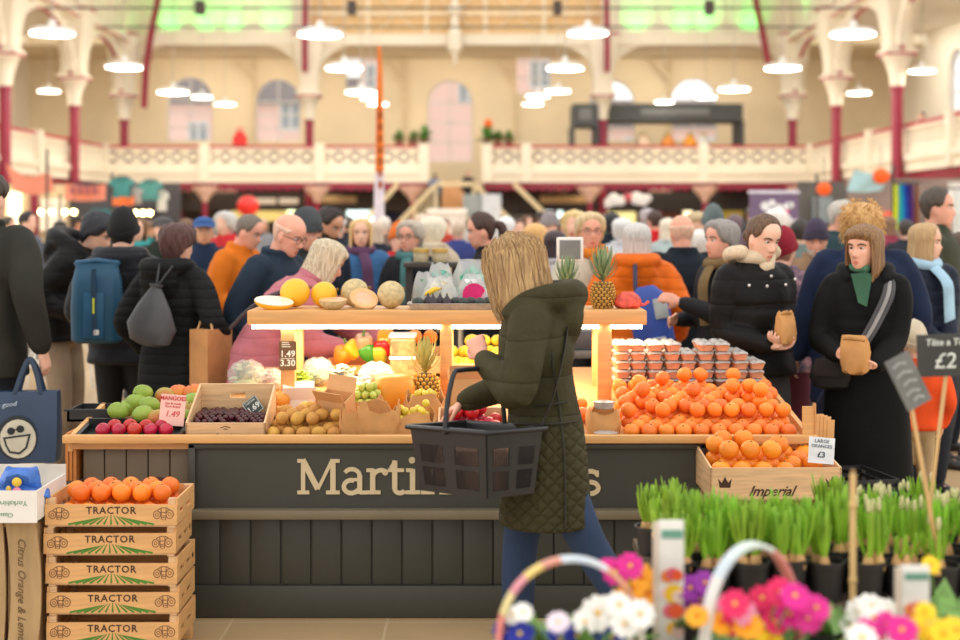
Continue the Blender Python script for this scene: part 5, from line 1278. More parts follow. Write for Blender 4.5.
def pineapple(label, loc, r, h, crown, warm=True, ry=0):
    t = thing('pineapple', label, 'fruit', loc); t.rotation_euler = (0, ry, rnd.uniform(0, 6)); g = MB(); rows, cols = 9, 13
    g.rings([[Vector((rr * r * .93 * math.cos(2 * PI * j / 20), rr * r * .93 * math.sin(2 * PI * j / 20), z_ * h)) for j in range(20)] for z_, rr in ((.0, .5), (.04, .74), (.2, .97), (.5, 1.0), (.8, .92), (.95, .7), (1, .4))], mi=1)
    for i in range(rows):
        f = (i + .5) / rows; rr = r * np.interp(f, [0, .04, .2, .5, .8, .95, 1], [.5, .74, .97, 1, .92, .7, .4])
        for j in range(cols):
            a = 2 * PI * (j + .5 * (i % 2)) / cols; c = Vector((rr * math.cos(a), rr * math.sin(a), f * h)); M_ = Matrix.Rotation(a, 3, 'Z')
            g.ball(c * 1.0, (.10 * r, PI * rr / cols * .80, h / rows * .56), n=8, m=5, M=M_); g.ball(c + Vector((math.cos(a), math.sin(a), 0)) * .1 * r, .05 * r, n=5, m=3, mi=1)
    g.build('body', [mat((226, 172, 62) if warm else (206, 152, 66), .5, vary=.2, scale=24), mat((96, 76, 36), .7)], t)
    g = MB(); q = random.Random(int(loc[0] * 1000)); N_ = 34
    for i in range(N_):
        f = i / N_; a = i * 2.4; L_ = crown * .72 * (.6 + .4 * (1 - abs(f - .6) * 1.4)); e = R(42 + 46 * f); b = Vector((0, 0, h * .97 + f * crown * .28)); d = Vector((math.cos(a) * math.cos(e), math.sin(a) * math.cos(e), math.sin(e)))
        g.leaf(b + d * .006, b + d * L_ , r * .34, bend=-L_ * .12, n=4)
    g.build('crown', mat((190, 180, 100) if warm else (136, 156, 112), .5, vary=.2, scale=14), t); return t
pineapple('pineapple standing on the counter beside the middle shelf post', (sx(425, 6.06), 6.06, bed(6.06)), .062, .145, .20); 
# plums by the walker's hand
ub, uf = wood_box('fruit_box', 'wooden box of red plums by the hand of the walking shopper', (sx(472, 5.55), 5.53, bed(5.53) + .003), .14, .22, .05, .08, PINE2, slot=False); ub.rotation_euler = (math.atan(.14), 0, 0)
heap(K_pl, sx(472, 5.55) - .128, sx(472, 5.55) + .128, 5.545, 5.74, lambda y: bed(y) + .016, 'red plum in the wooden box by the shopper’s hand'.replace('’', "'"), "red plums by the shopper's hand", 2, (1, .7))
ub2 = open_carton('brown card box standing upright behind the plums', 466, 6.0, bed(6.0), .075, .13, .05, .1, -.2); 
heap(K_pl, sx(452, 5.9), sx(500, 5.9), 5.80, 5.92, bed, 'red plum loose on the bed behind the plum box', 'loose red plums behind the box', 1, (.9,))
heap(K_pl, sx(505, 6.3), sx(570, 6.3), 5.66, 5.9, bed, 'red plum on the bed behind the walking shopper', 'red plums behind the shopper', 1, (.8,))
# nuts in a paper tray and a bag beside the oranges
paper_bag('paper bag folded over beside the oranges, right of the walker', 603, 0, 5.64, .062, .10, .055, .1, 0, seed=21, jag=.012); 
t = thing('snack_tub', 'small clear tub of dark nuts resting on the paper bag', 'tub', (sx(604, 5.62), 5.62, bed(5.62) + .108)); g = MB(); g.lathe([(.03, 0), (.038, .005), (.044, .03), (.046, .031), (.02, .036)], n=18); g.build('tub', FILM, t); g = MB(); g.lathe([(.0, .004), (.034, .006), (.038, .024), (.0, .028)], n=14); g.build('nuts', mat((110, 66, 40), .6, vary=.5, scale=60), t)
t = thing('snack_tub', 'clear tub of nuts at the very front beside the oranges', 'tub', (sx(606, 5.53), 5.535, bed(5.53) + .002)); g = MB(); g.lathe([(.035, 0), (.044, .005), (.048, .035), (.05, .036), (.03, .041)], n=18); g.build('tub', FILM, t); g = MB(); g.lathe([(.0, .004), (.040, .006), (.044, .026), (.0, .03)], n=14); g.build('nuts', mat((150, 96, 60), .6, vary=.5, scale=60), t)
# back of the bed: peppers, lettuces, tubs, cabbages
PEP = [((206, 30, 40), 384, 347, 'shiny red bell pepper, largest of the peppers behind the shelf'), ((240, 170, 40), 352, 350, 'yellow bell pepper left in the crate of peppers'), ((70, 150, 50), 368, 352, 'green bell pepper in the middle of the crate'), ((200, 190, 60), 380, 353, 'pale yellow green bell pepper beside the red one'), ((240, 140, 40), 343, 355, 'orange bell pepper at the outer end of the crate'), ((236, 150, 44), 386, 339, 'orange bell pepper lying on top of the red one'), ((196, 150, 120), 364, 343, 'pale blush bell pepper behind the green one')]
pc, _ = wood_box('pepper_crate', 'orange-brown wooden crate of bell peppers behind the shelf', (sx(362, 6.6), 6.55, bed(6.6) - .0), 36 * 6.6 / FPX, .18, .05, .07, mat((214, 140, 80), .6, vary=.1, scale=5), slot=False)
for c, px, py, lb in PEP:
    t = thing('bell_pepper', lb, 'vegetable', at(px, py, 6.62)); g = MB(); rs = []
    for z_, f in ((-.045, .3), (-.042, .62), (-.02, .86), (.01, 1.0), (.03, .96), (.042, .7), (.036, .3)): rs.append([Vector(((.045 * f + .005 * f * math.cos(4 * a)) * math.cos(a), (.045 * f + .005 * f * math.cos(4 * a)) * math.sin(a), z_)) for a in [2 * PI * i / 24 for i in range(24)]])
    g.rings(rs); g.build('body', mat(c, .18, vary=.08), t); g = MB(); g.tube([(0, 0, .036), (.004, 0, .05), (.012, 0, .062)], [.007, .006, .007], n=7); g.build('stem', mat((96, 130, 60), .6), t); t.rotation_euler = (rnd.uniform(-.5, .5), rnd.uniform(-1, 1), rnd.uniform(0, 3))
def lettuce(px, Y, r, c, lb, z=None, film=True, n=34, nm='lettuce'):
    z = bed(Y) if z is None else z; t = thing(nm, lb, 'vegetable', (sx(px, Y), Y, z + r * .8)); g = MB(); q = random.Random(px)
    for i in range(n):
        a = q.uniform(0, 6.28); e = q.uniform(-.5, 1.45); d = Vector((math.cos(a) * math.cos(e), math.sin(a) * math.cos(e), math.sin(e) * .85)); sd = Vector((-math.sin(a), math.cos(a), 0)); g.leaf(d * r * .25 - Vector((0, 0, r * .3)), d * r, r * .95, bend=-r * .25, n=4, side=sd)
    g.build('leaves', mat(c, .5, vary=.2, scale=12, bump=.3, bscale=40), t); 
    g = MB(); g.ball((0, 0, -r * .3), r * .5, n=10, m=7); g.build('heart', mat(tuple(min(255, int(v * 1.1)) for v in c), .5), t)
    if film:
        g = MB(); g.ball((0, 0, 0), (r * 1.06, r * 1.04, r * .94), n=20, m=12); g.v = [tuple(Vector(v) * (1 + .06 * math.sin(9 * v[0] / r + 5) * math.sin(8 * v[2] / r))) for v in g.v]; g.build('film', mat((236, 238, 236), .08, alpha=.28, bump=.7, bscale=30, name='film_wrap'), t)
lettuce(247, 6.3, .085, (186, 196, 150), 'film-wrapped lettuce behind the cherry box'); lettuce(271, 6.32, .06, (220, 186, 170), 'film-wrapped radicchio just left of the price sign post', nm='radicchio'); lettuce(301, 6.3, .06, (186, 210, 96), 'bright green lettuce right of the price sign post', film=False); lettuce(318, 6.42, .075, (120, 160, 120), 'dark green lettuce behind the card box')
lettuce(345, 6.25, .085, (240, 238, 222), 'white cauliflower head behind the tipped card box', film=False, n=26, nm='cauliflower'); lettuce(376, 6.3, .08, (238, 240, 214), 'pale wrapped cabbage beside the orange squash', nm='cabbage')
t = thing('storage_tub', 'clear square tub with a white lid behind the pineapple', 'tub', (sx(403, 6.5), 6.5, bed(6.5))); s = 6.5 / FPX; g = MB(); g.box(-12.5 * s, 12.5 * s, -.06, .06, .0, 24 * s, bev=.01); g.box(-12.5 * s, 12.5 * s, -.06, .06, 24 * s, 43 * s, bev=.01); g.build('tub', mat((170, 160, 110), .15, alpha=.6, vary=.4, scale=25), t); g = MB(); g.box(-13.5 * s, 13.5 * s, -.066, .066, 43 * s, 47 * s, bev=.006); g.build('lid', WHITE, t); g = MB(); g.box(-13 * s, 13 * s, -.064, -.061, 22 * s, 25 * s); g.build('rim', WHITE, t, smooth=False)
# yellow fruit behind the middle opening
K_lm = Kind('lemon', 'fruit', mat((238, 206, 60), .4, vary=.08, rand=.06, bump=.2, bscale=200), .030, (1, 1, 1.25), -.12, knob=(150, 140, 60))
lc, _ = wood_box('fruit_box', 'wooden box of lemons behind the middle shelf opening', (sx(478, 6.56), 6.5, bed(6.5) + .03), .17, .22, .05, .10, PINE2, slot=False)
heap(K_lm, sx(478, 6.56) - .155, sx(478, 6.56) + .155, 6.52, 6.70, lambda y: bed(6.5) + .045, 'lemon in the wooden box behind the shelf', 'lemons behind the shelf', 3, (1, .8, .5), rot=lambda: (1.5 + rnd.uniform(-.4, .4), rnd.uniform(-.4, .4), rnd.uniform(0, 6)))
oc, _ = wood_box('fruit_box', 'wooden box of oranges behind the pineapple under the shelf', (sx(423, 6.56), 6.54, bed(6.5) + .02), .09, .18, .09, .12, PINE2, slot=False)
heap(K_or3, sx(423, 6.56) - .08, sx(423, 6.56) + .08, 6.55, 6.70, lambda y: bed(6.5) + .035, 'orange in the box behind the standing pineapple', 'oranges behind the pineapple', 3, (1, .9, .8))
heap(K_yg, sx(440, 6.5), sx(510, 6.5), 6.38, 6.47, bed, 'yellow grape scattered in front of the lemon box', 'yellow grapes before the lemon box', 2, (.9, .5))
# on the shelf ------------------------------------------------------
ZS = sz1
NET = mat((206, 184, 136), .7, vary=.16, scale=60, bump=.6, bscale=140, name='netted_melon_rind'); YEL = mat((248, 190, 44), .42, vary=.06, scale=8, bump=.15, bscale=40, name='yellow_melon_rind')
def melon(label, px, r, m, Y=6.24, ax=(1, 1, 1), ry=0):
    t = thing('melon', label, 'fruit', (sx(px, Y), Y, ZS + r * ax[2])); g = fruit_mesh('m', r, ax, .03, n=26, m=18); g.build('rind', m, t); g = MB(); g.lathe([(.008, 0), (.006, .008), (.008, .014)], (0, 0, r * ax[2] * .97), 8); g.build('stem', mat((130, 100, 50), .7), t); t.rotation_euler = (.3, 1.2 + ry, rnd.uniform(0, 1)); return t
mm = melon('whole yellow melon next to the halved yellow melon', 295, .066, YEL, 6.28, (1, 1, 1.05)); melon('whole yellow melon second from the halved yellow one', 324, .060, YEL, 6.30)
melon('netted cantaloupe behind the two cut halves', 355, .066, NET, 6.34); melon('whole netted cantaloupe standing alone by the dark fruit tray', 391, .063, NET, 6.24)
g = MB(); q = [(.016 * math.cos(a), .02 * math.sin(a)) for a in [2 * PI * i / 14 for i in range(14)]]
o = bpy.data.objects.new('x', None); bpy.data.objects.remove(o)
def half(label, px, r, m, flesh, ax, tilt, Y=6.18):
    t = thing('halved_melon', label, 'fruit', (sx(px, Y), Y, ZS + r * ax[2] * .96)); g = MB(); n = 28; rs = []
    for i in range(10): a = -PI / 2 + PI / 2 * (i + .3) / 9.3; rs.append([Vector((r * ax[0] * math.cos(a) * math.cos(2 * PI * j / n), r * ax[1] * math.cos(a) * math.sin(2 * PI * j / n), r * ax[2] * math.sin(a))) for j in range(n)])
    g.rings(rs); g.build('rind', m, t)
    g = MB(); g.rings([[Vector((r * ax[0] * f * math.cos(2 * PI * j / n), r * ax[1] * f * math.sin(2 * PI * j / n), z)) for j in range(n)] for f, z in ((.985, .001), (.96, .004), (.62, .003), (.5, -.012 * 1), (.2, -.022), (.02, -.024))], cap=True); g.build('flesh', mat(flesh, .3, vary=.05, scale=20), t)
    g = MB(); g.ball((0, 0, 0), (r * ax[0] * 1.0, r * ax[1] * 1.0, .004), n=24, m=6); g.build('film', mat((240, 240, 240), .06, alpha=.22, bump=.6, bscale=40), t); t.rotation_euler = tilt
half('halved yellow melon with pale flesh at the end of the shelf', 274, .062, YEL, (244, 236, 206), (1.45, 1, .62), (.28, .10, 0)); half('small cut cantaloupe half lying flat, orange flesh up', 333, .058, NET, (238, 178, 122), (1.1, 1, .75), (.12, 0, 0)); half('cantaloupe half tilted to show its orange flesh', 364, .060, NET, (240, 178, 118), (1.1, 1, .85), (.75, .3, 0), 6.20)
# tray of figs and avocados, bags of salad
t = thing('fruit_tray', 'silver foil tray of dark figs and avocados on the shelf', 'tray', (sx(455, 6.2), 6.2, ZS)); g = MB(); w = 46 * 6.2 / FPX; g.rings([[Vector((a * (w + e), b * (.075 + e), z)) for a, b in ((-1, -1), (1, -1), (1, 1), (-1, 1))] for e, z in ((-.012, 0.001), (0, .028), (.006, .030), (.006, .027), (-.003, .024), (-.014, .006))], cap=True); g.build('tray', mat((190, 184, 178), .3, metal=.5, vary=.15, scale=30), t, smooth=False)
FIG = mat((62, 50, 56), .5, vary=.2, scale=14); q = random.Random(4)
for i, (px, k) in enumerate(((418, 'a'), (428, 'f'), (433, 'f'), (440, 'f'), (447, 'f'), (456, 'a'), (463, 'a'), (471, 'a'), (480, 'a'), (488, 'a'))):
    Y = 6.17 + (i % 2) * .03
    lb = ('dark pointed fig' if k == 'f' else 'dark oval avocado') + ' in the foil tray on the shelf'
    o = thing('fig' if k == 'f' else 'avocado', lb, 'fruit', (sx(px, Y), Y, ZS + (.012 if k == 'f' else .034)), 0, 'figs in the foil tray' if k == 'f' else 'avocados in the foil tray')
    g = MB()
    if k == 'f': g.lathe([(.004, 0), (.02, .004), (.024, .018), (.018, .034), (.006, .048), (.004, .056)], n=12); g.build('body', FIG, o); g = MB(); g.lathe([(.004, .055), (.003, .062)], n=6); g.build('stem', mat((100, 96, 60), .7), o)
    else: g.ball((0, 0, 0), (.027, .021, .021), n=14, m=9); g.build('body', mat((58, 64, 58), .5, vary=.25, scale=50, bump=.3, bscale=150), o); g = MB(); g.lathe([(.004, 0), (.003, .005)], (0.026, 0, 0), 6); g.build('stem', mat((100, 80, 50), .7), o)
def salad_bag(label, px, py, Y, w, h, d, c, fc=None, film=(230, 230, 228), z=None, fill=.8):
    t = thing('salad_bag', label, 'bag', (sx(px, Y), Y, ZS if z is None else z)); q = random.Random(px); ph = [q.uniform(0, 6) for _ in range(4)]; g = MB(); n = 30; rs = []
    for i in range(9):
        f = i / 8; ww = w * (1 - .5 * f ** 2.2); dd = d * math.sqrt(max(.03, 1 - (f - .25) ** 2 * 1.5)) * (1 - .75 * f ** 3)
        rs.append([Vector((ww * math.cos(a) * (1 + .06 * math.sin(6 * a + ph[0] + 5 * f)), dd * math.sin(a) * (1 + .1 * math.sin(7 * a + ph[1] - 6 * f)), h * f + .006 * math.sin(4 * a + ph[2]))) for a in [2 * PI * j / n for j in range(n)]])
    g.rings(rs); g.build('film', mat(film, .1, alpha=.42, bump=.9, bscale=24, vary=.05), t)
    g = MB()
    for i in range(26):
        a = q.uniform(0, 6.28); zz = q.uniform(.08, fill) * h; rr = q.uniform(.2, .8) * (1 - .55 * zz / h); b = Vector((w * rr * math.cos(a), d * rr * math.sin(a), zz)); dv = Vector((q.uniform(-1, 1), q.uniform(-.5, .5), q.uniform(-.5, 1))).normalized() * w * .5; g.leaf(b - dv * .5, b + dv * .5, w * .35, bend=.01, n=3, side=(q.uniform(-1, 1), .2, q.uniform(-1, 1)))
    g.build('contents', mat(c, .6, vary=.25, scale=18), t)
    if fc: 
        g = MB(); g.rings([[Vector((w * .72 * math.cos(a) * k_ + .01, -d * 1.0 * (1 - .1 * (1 - k_)) - .003, h * .42 + h * .34 * math.sin(a) * k_)) for a in [2 * PI * j / 16 for j in range(16)]] for k_ in (1, .6, .02)], cap=True); g.build('label', mat(fc, .4), t)
salad_bag('clear bag of green salad leaves next to the lone cantaloupe', 423, 0, 6.36, .055, .16, .05, (60, 130, 80)); salad_bag('clear bag of pale chicory with a yellow sticker of fruit', 440, 0, 6.30, .085, .14, .05, (238, 224, 196), None); salad_bag('bag with a bright pink label on the shelf behind the avocados', 472, 0, 6.33, .075, .15, .05, (226, 226, 224), (228, 24, 110)); salad_bag('white crinkled bag topped with green print behind the pink label', 470, 0, 6.42, .10, .215, .03, (90, 190, 160), None); salad_bag('silvery crinkled salad bag in the back row of the shelf', 440, 0, 6.42, .075, .2, .03, (120, 190, 170), None)
salad_bag('small silver bag half hidden by the walking shopper', 489, 0, 6.29, .05, .09, .045, (200, 200, 196), None)
t = thing('lemon_slice_pack', 'yellow fruit pack lying against the chicory bag', 'pack', (sx(432, 6.235), 6.235, ZS + .075)); g = MB(); g.tube(catm([(-.03, 0, -.012), (-.01, -.004, .0), (.012, 0, .012), (.035, .004, .014)], 3), [.006, .009, .011, .012, .012, .012, .012, .010, .008, .005], n=8); g.build('fruit', mat((240, 196, 60), .5), t); g = MB(); g.tube([(.034, .004, .014), (.042, .005, .017)], .004, n=6); g.build('tip', mat((190, 140, 50), .6), t)
# pineapples on the shelf beyond the walker
for px, r, h, cr, lb in ((603, .055, .122, .20, 'whole pineapple standing near the open end of the shelf'), (567, .052, .10, .17, 'pineapple on the shelf close behind the hood of the shopper'), (536, .05, .09, .15, "pineapple mostly hidden behind the shopper's hair")):
    pineapple(lb, (sx(px, 6.26), 6.26, ZS), r, h, cr, False)
t = thing('net_bag', 'red net bag of small fruit at the end of the shelf', 'bag', (sx(628, 6.24), 6.24, ZS)); g = MB(); g.rings([[Vector((.062 * f * math.cos(a) * (1 + .05 * math.sin(5 * a)), .045 * f * math.sin(a), z + .004 * math.sin(4 * a))) for a in [2 * PI * i / 24 for i in range(24)]] for z, f in ((0.002, .7), (.012, .95), (.035, 1), (.055, .8), (.07, .45), (.074, .2))]); g.build('fruit', mat((224, 84, 66), .45, vary=.3, scale=30, bump=.6, bscale=60), t); g = MB(); g.tube([(.05, 0, .02), (.075, -.01, .018), (.09, -.012, .03)], [.01, .006, .008], n=7); g.build('knot', mat((226, 90, 80), .5), t)
t = thing('weighing_scale', 'scale with a white-framed screen on a pole behind the pineapples', 'scale', (sx(582, 7.0), 7.05, .93)); g = MB(); g.box(-.13, .13, 0, .2, 0, .1, bev=.01); g.build('body', mat((80, 80, 84), .4), t); g = MB(); g.tube([(-.05, .14, .1), (-.05, .14, .46)], .018, n=8); g.build('pole', mat((70, 70, 74), .4), t); g = MB(); g.box(-.12, .02, .12, .15, .45, .58, bev=.008); g.build('display_frame', WHITE, t); g = MB(); g.box(-.105, .005, .115, .12, .465, .565); g.build('screen', mat((120, 122, 118), .2), t, smooth=False)
t2 = thing('scale_stand', 'plain grey table carrying the scale behind the counter', 'table', (sx(582, 7.0), 7.1, 0)); g = MB(); g.box(-.3, .3, -.1, .35, .89, .93, bev=.01); g.build('tabletop', mat((110, 106, 104), .5), t2)
for a in (-.27, .27):
    for b in (-.07, .32): g = MB(); g.box(a - .02, a + .02, b - .02, b + .02, 0, .89); g.build('leg', mat((70, 68, 68), .5), t2, smooth=False)

# boxes round the foot of the stall ---------------------------------
im, imf = wood_box('fruit_box', 'curved wooden box of large oranges with a script name', (sx(776, 5.2), 5.2, .535), 66 * 5.2 / FPX, .33, .125, .155, PINE2, slot=False); im.rotation_euler = (.03, 0, .02)
# a script-like name and crowns on the front board
text('Imperial', .056, INK, 'lettering', imf, Matrix.Translation((-.02, -.0015, .035)), shear=.45, bold=.0006, sp=.95)
for x in (-.195, .215):
    g = MB(); g.prism([(x - .02, .05), (x + .02, .05), (x + .026, .085), (x + .012, .068), (x, .092), (x - .012, .068), (x - .026, .085)], .0012, M=Matrix.Translation((0, -.0012, 0))); g.build('crown_mark', INK, imf, smooth=False)
heap(K_or2, sx(776, 5.2) - .24, sx(776, 5.2) + .24, 5.215, 5.51, lambda y: .592 + .13 * (y - 5.2), 'large golden orange in the script-lettered box', 'large oranges in the lettered box', 2, (1, .75), cond=lambda x, y, L_: (L_ == 0 or y > 5.27) and not (x > sx(805, 5.2) and (y < 5.27 or L_)))
ims, _ = wood_box('fruit_box', 'second wooden box stacked beneath the script-lettered one', (sx(776, 5.2), 5.21, .30), 64 * 5.2 / FPX, .32, .17, .232, PINE2, slot=False)
heap(K_or2, sx(776, 5.2) - .23, sx(776, 5.2) + .23, 5.23, 5.32, lambda y: .36, 'orange seen through the gap in the lower box', 'oranges in the lower box', 1, (1,))
imt = thing('upturned_crate', 'black upturned crate under the two wooden fruit boxes', 'crate', (sx(776, 5.2), 5.22, 0)); g = MB()
for i in range(4): g.box(-.23, .23, 0, .3, .0 + i * .075, .055 + i * .075, bev=.004)
g.box(-.22, .22, .01, .29, 0, .297); g.build('body', BLACKP, imt)
t = thing('price_card', 'white price card with blue print standing in the box of large oranges', 'sign', (sx(822, 5.22), 5.235, .685)); t.rotation_euler = (-.12, R(5), .0); s = 5.22 / FPX; g = MB(); g.box(-13 * s, 13 * s, 0, .003, -4 * s, 22 * s); g.build('card', mat((232, 236, 240), .5), t, smooth=False); BL = mat((56, 70, 90), .6)
text('LARGE', 5 * s, BL, 'writing', t, Matrix.Translation((0, -.001, 18 * s))); text('ORANGES', 4.6 * s, BL, 'writing', t, Matrix.Translation((0, -.001, 13 * s))); text('£3', 8 * s, BL, 'writing', t, Matrix.Translation((0, -.001, 4.5 * s)), bold=.0006)
# black crates, paper bag stack
t0_ = None
for i, (dx, h) in enumerate(((0, .30), (.01, .40), (-.005, .50), (.01, .60))):
    z = .12 * i + .08; lb = ['black plastic crate, lowest of the stack by the long black coat', 'black plastic crate, second up in the stack by the long black coat', 'black plastic crate, third up in the stack by the long black coat', 'topmost black plastic crate in the stack by the long black coat'][i]
    if t0_ is None:
        t0_ = thing('plastic_crate', lb, 'crate', (sx(845, 5.9) + dx, 5.9, 0.0), .1, 'black plastic crates'); g = MB()
        for zz in (.0, .04, .08, .112):
            for a, b in (((-.17, -.13), (.17, -.13)), ((.17, -.13), (.17, .2)), ((.17, .2), (-.17, .2)), ((-.17, .2), (-.17, -.13))): g.bar((a[0], a[1], zz + .008), (b[0], b[1], zz + .008), .012, .016)
        for x_ in (-.17, 0, .17):
            for y_ in (-.13, .2): g.bar((x_, y_, 0), (x_, y_, .12), .02, .02)
        g.box(-.17, .17, -.13, .2, 0, .006); g.build('frame', BLACKP, t0_, smooth=False); g = MB(); g.box(.12, .168, -.139, -.134, .062, .076); g.build('green_tag', mat((30, 150, 90), .5), t0_, smooth=False); t0_.location.z = 0
    else: dup(t0_, (sx(845, 5.9) + dx, 5.9, .125 * i), .1 + .03 * i, lb)
z5 = .125 * 4
k0 = thing('plywood_board', 'upright plywood offcut at the end of the counter', 'board', (sx(808, 5.52), 5.49, .70)); g = MB(); s = 5.5 / FPX; g.box(-7 * s, 5 * s, 0, .012, -.0, 38 * s); g.build('panel', PINE, k0, smooth=False); g = MB(); g.box(4.5 * s, 6 * s, -.006, .016, .0, 41 * s); g.build('edge_strip', PLY, k0, smooth=False)
for i, (px, y0, lb) in enumerate(((814, 413, 'flat brown paper bag nearest the plywood offcut'), (819, 415, 'flat brown paper bag second in the upright row'), (824, 417, 'flat brown paper bag third in the upright row'), (829, 421, 'flat brown paper bag last in the upright row'))):
    t = thing('flat_paper_bag', lb, 'bag', (sx(px, 5.6), 5.56 + .02 * i, z5 + .02), 0); t.rotation_euler = (0, R(6), .9); g = MB(); g.box(-.035, .035, -.004, .004, 0, sz(y0, 5.6) - z5 - .02, bev=.002); g.build('bag', KRAFT, t); g = MB(); g.box(-.035, .035, -.006, -.004, .0, .03); g.build('folded_base', CARD, t, smooth=False)
# tractor crates
TC = mat((224, 172, 112), .6, vary=.09, scale=3, stretch=(2, 3, 22), name='tractor_crate_wood'); GRN = mat((78, 132, 42), .6, vary=.06, name='green_ink')
def tractor_mark(mb, x, z, s):
    for cx_, cz_, r in ((-.022, -.004, .012), (.022, -.002, .013)): stroke(mb, arc(cx_, cz_, r, r * 1.15, 0, 360, 14), .0028, .001, x, z, s, y=-.0012); stroke(mb, arc(cx_, cz_, r * .45, r * .5, 0, 360, 8), .002, .001, x, z, s, y=-.0012)
    for p in ([(-.02, .012), (-.006, .020), (.012, .020), (.024, .012)], [(-.008, .02), (-.006, -.02), (.008, -.022), (.01, .018)], [(-.014, .004), (.014, .004)], [(-.004, -.008), (.006, -.008)], [(-.006, -.014), (.008, -.014)]): stroke(mb, p, .0026, .001, x, z, s, y=-.0012)
W_, D_, FB = .240, .30, .074
def tractor_crate(label, loc, rz):
    t = thing('fruit_crate', label, 'crate', loc, rz, 'stack of lettered wooden crates')
    g = MB(); g.box(-W_, W_, 0, .007, .012, .012 + FB); f = g.build('front_board', TC, t, smooth=False)
    text('TRACTOR', .0365, INK, 'lettering', f, Matrix.Translation((0, -.001, .012 + FB * .70)), bold=.0005, sp=1.12)
    g = MB()
    for i in range(-6, 7):
        x1 = i * .026; xa_ = i * .0095; stroke(g, [(xa_, .012 + FB * .50 - abs(i) * .0022), (x1 * 1.0, .014)], .0022, .001, w2=.0075, y=-.0008)
    g.build('field_mark', GRN, f, smooth=False)
    for x_ in (-.19, .19): g = MB(); tractor_mark(g, x_, .012 + FB * .56, 1.05); g.build('tractor_mark', mat((120, 80, 54), .7), f, smooth=False)
    g = MB(); g.box(-W_, W_, D_ - .007, D_, .012, .012 + FB + .02); g.build('back_board', TC, t, smooth=False)
    for s in (-1, 1):
        g = MB(); x = sorted((s * W_, s * (W_ - .007)))
        g.box(x[0], x[1], .007, D_ - .007, .012, .045); g.box(x[0], x[1], .007, D_ - .007, .062, .1065)
        for yy in (.007, .11, .23, D_ - .05): g.box(x[0], x[1], yy, yy + .045, .045, .062)
        g.build('side_board', TC, t, smooth=False)
        for yy in (.008, D_ - .03): g = MB(); xx = sorted((s * (W_ - .008), s * (W_ - .034))); g.box(xx[0], xx[1], yy, yy + .022, .0, .1065); g.build('corner_post', PINE2, t, smooth=False)
    g = MB()
    for i in range(6): g.box(-W_ + .01, W_ - .01, .01 + i * .058, .055 + i * .058, .004, .011)
    g.build('base_slats', PINE2, t, smooth=False); return t
cr0 = None
names = ['topmost wooden crate of the lettered stack, holding loose oranges', 'wooden crate second from the top of the lettered stack', 'wooden crate third from the top of the lettered stack', 'wooden crate fourth from the top of the lettered stack', 'wooden crate fifth from the top of the lettered stack', 'wooden crate at the very bottom of the lettered stack']
TX = sx(111, 4.98); pitch = .1072; ZT = sz(525, 4.98) - .012
for i in range(6):
    loc = (TX + (0, -.008, 0, .004, .005, .003)[i], 4.98 + (.0, .012, .004, .008, .0, .004)[i], ZT - pitch * i if i < 5 else 0.0)
    if i == 5:
        pass
    if cr0 is None: cr0 = tractor_crate(names[0], loc, 0); cr0.name = 'fruit_crate'
    elif i < 5: dup(cr0, loc, R((0, 1, -.5, .8, 0)[i]), names[i])
t = thing('crate_base', 'low rough wooden base under the lettered crates', 'base', (TX, 4.98, 0), 0); hB = ZT - pitch * 4
g = MB(); g.box(-W_, W_, .01, .05, 0, hB, bev=.003); g.build('front_rail', TC, t); g = MB(); g.box(-W_, W_, D_ - .05, D_ - .01, 0, hB, bev=.003); g.build('back_rail', TC, t)
heap(K_or3, TX - W_ + .03, TX + W_ - .035, 4.995, 5.265, lambda y: ZT + .014, 'orange in the topmost lettered crate', 'oranges in the top crate', 2, (1, .93))
t = thing('price_card', 'dark slate price tag standing at the back of the top orange crate', 'sign', (sx(167, 5.33), 5.295, sz(485, 5.33))); t.rotation_euler = (0, R(8), 0); s = 5.33 / FPX; g = MB(); g.box(-9.5 * s, 9.5 * s, 0, .004, -6 * s, 9 * s); g.build('card', mat((70, 52, 48), .6), t, smooth=False); text('ORANGES', 3.6 * s, CH, 'writing', t, Matrix.Translation((0, -.001, -1 * s)), bold=.0004); text('seedless', 2.8 * s, CH, 'writing', t, Matrix.Translation((0, -.001, 4.5 * s))); g = MB(); g.box(-.004, .004, .004, .009, -.075, .0); g.build('clip', INK, t, smooth=False)
# white carton of blue packets on a round wooden crate
OLDW = mat((176, 146, 104), .7, vary=.14, scale=3, stretch=(6, 6, 1), bump=.2, bscale=12, name='weathered_crate_wood')
t = thing('wooden_crate', 'old upright wooden crate with a faded script name under the white carton', 'crate', (sx(-13, 4.95), 4.95, 0)); g = MB(); hh_ = sz(521, 4.95)
for x0_, x1_, bow in ((-.22, -.03, .0), (-.022, .055, .012), (.066, .175, .02)):
    n = 8; rs = []
    for i in range(n + 1): f = i / n; b = bow * math.sin(PI * f); rs.append([Vector((x + (b if x > 0 else 0), y, hh_ * f)) for x, y in ((x0_, 0), (x1_, 0), (x1_, .012), (x0_, .012))])
    p = MB(); p.rings(rs); st_ = p.build('front_stave', OLDW, t, smooth=False)
text('Citrus Orange & Lemon', .04, mat((112, 86, 58), .8), 'lettering', st_, TR(.125, -.003, hh_ * .5, ry=R(90)), shear=.4)
g = MB(); g.box(.16, .175, .012, .36, 0, hh_ * .98); g.build('side_panel', mat((190, 160, 118), .7, vary=.1), t, smooth=False); g = MB(); g.box(-.22, .16, .012, .36, hh_ - .02, hh_); g.box(-.22, .16, .35, .36, 0, hh_ - .02); g.build('carcass', OLDW, t, smooth=False)
g = MB(); g.box(.03, .066, .02, .03, .0, hh_ - .03); g.build('gap_shade', mat((70, 30, 22), .8), t, smooth=False)  # dark strip standing in for the shade in the gap between staves
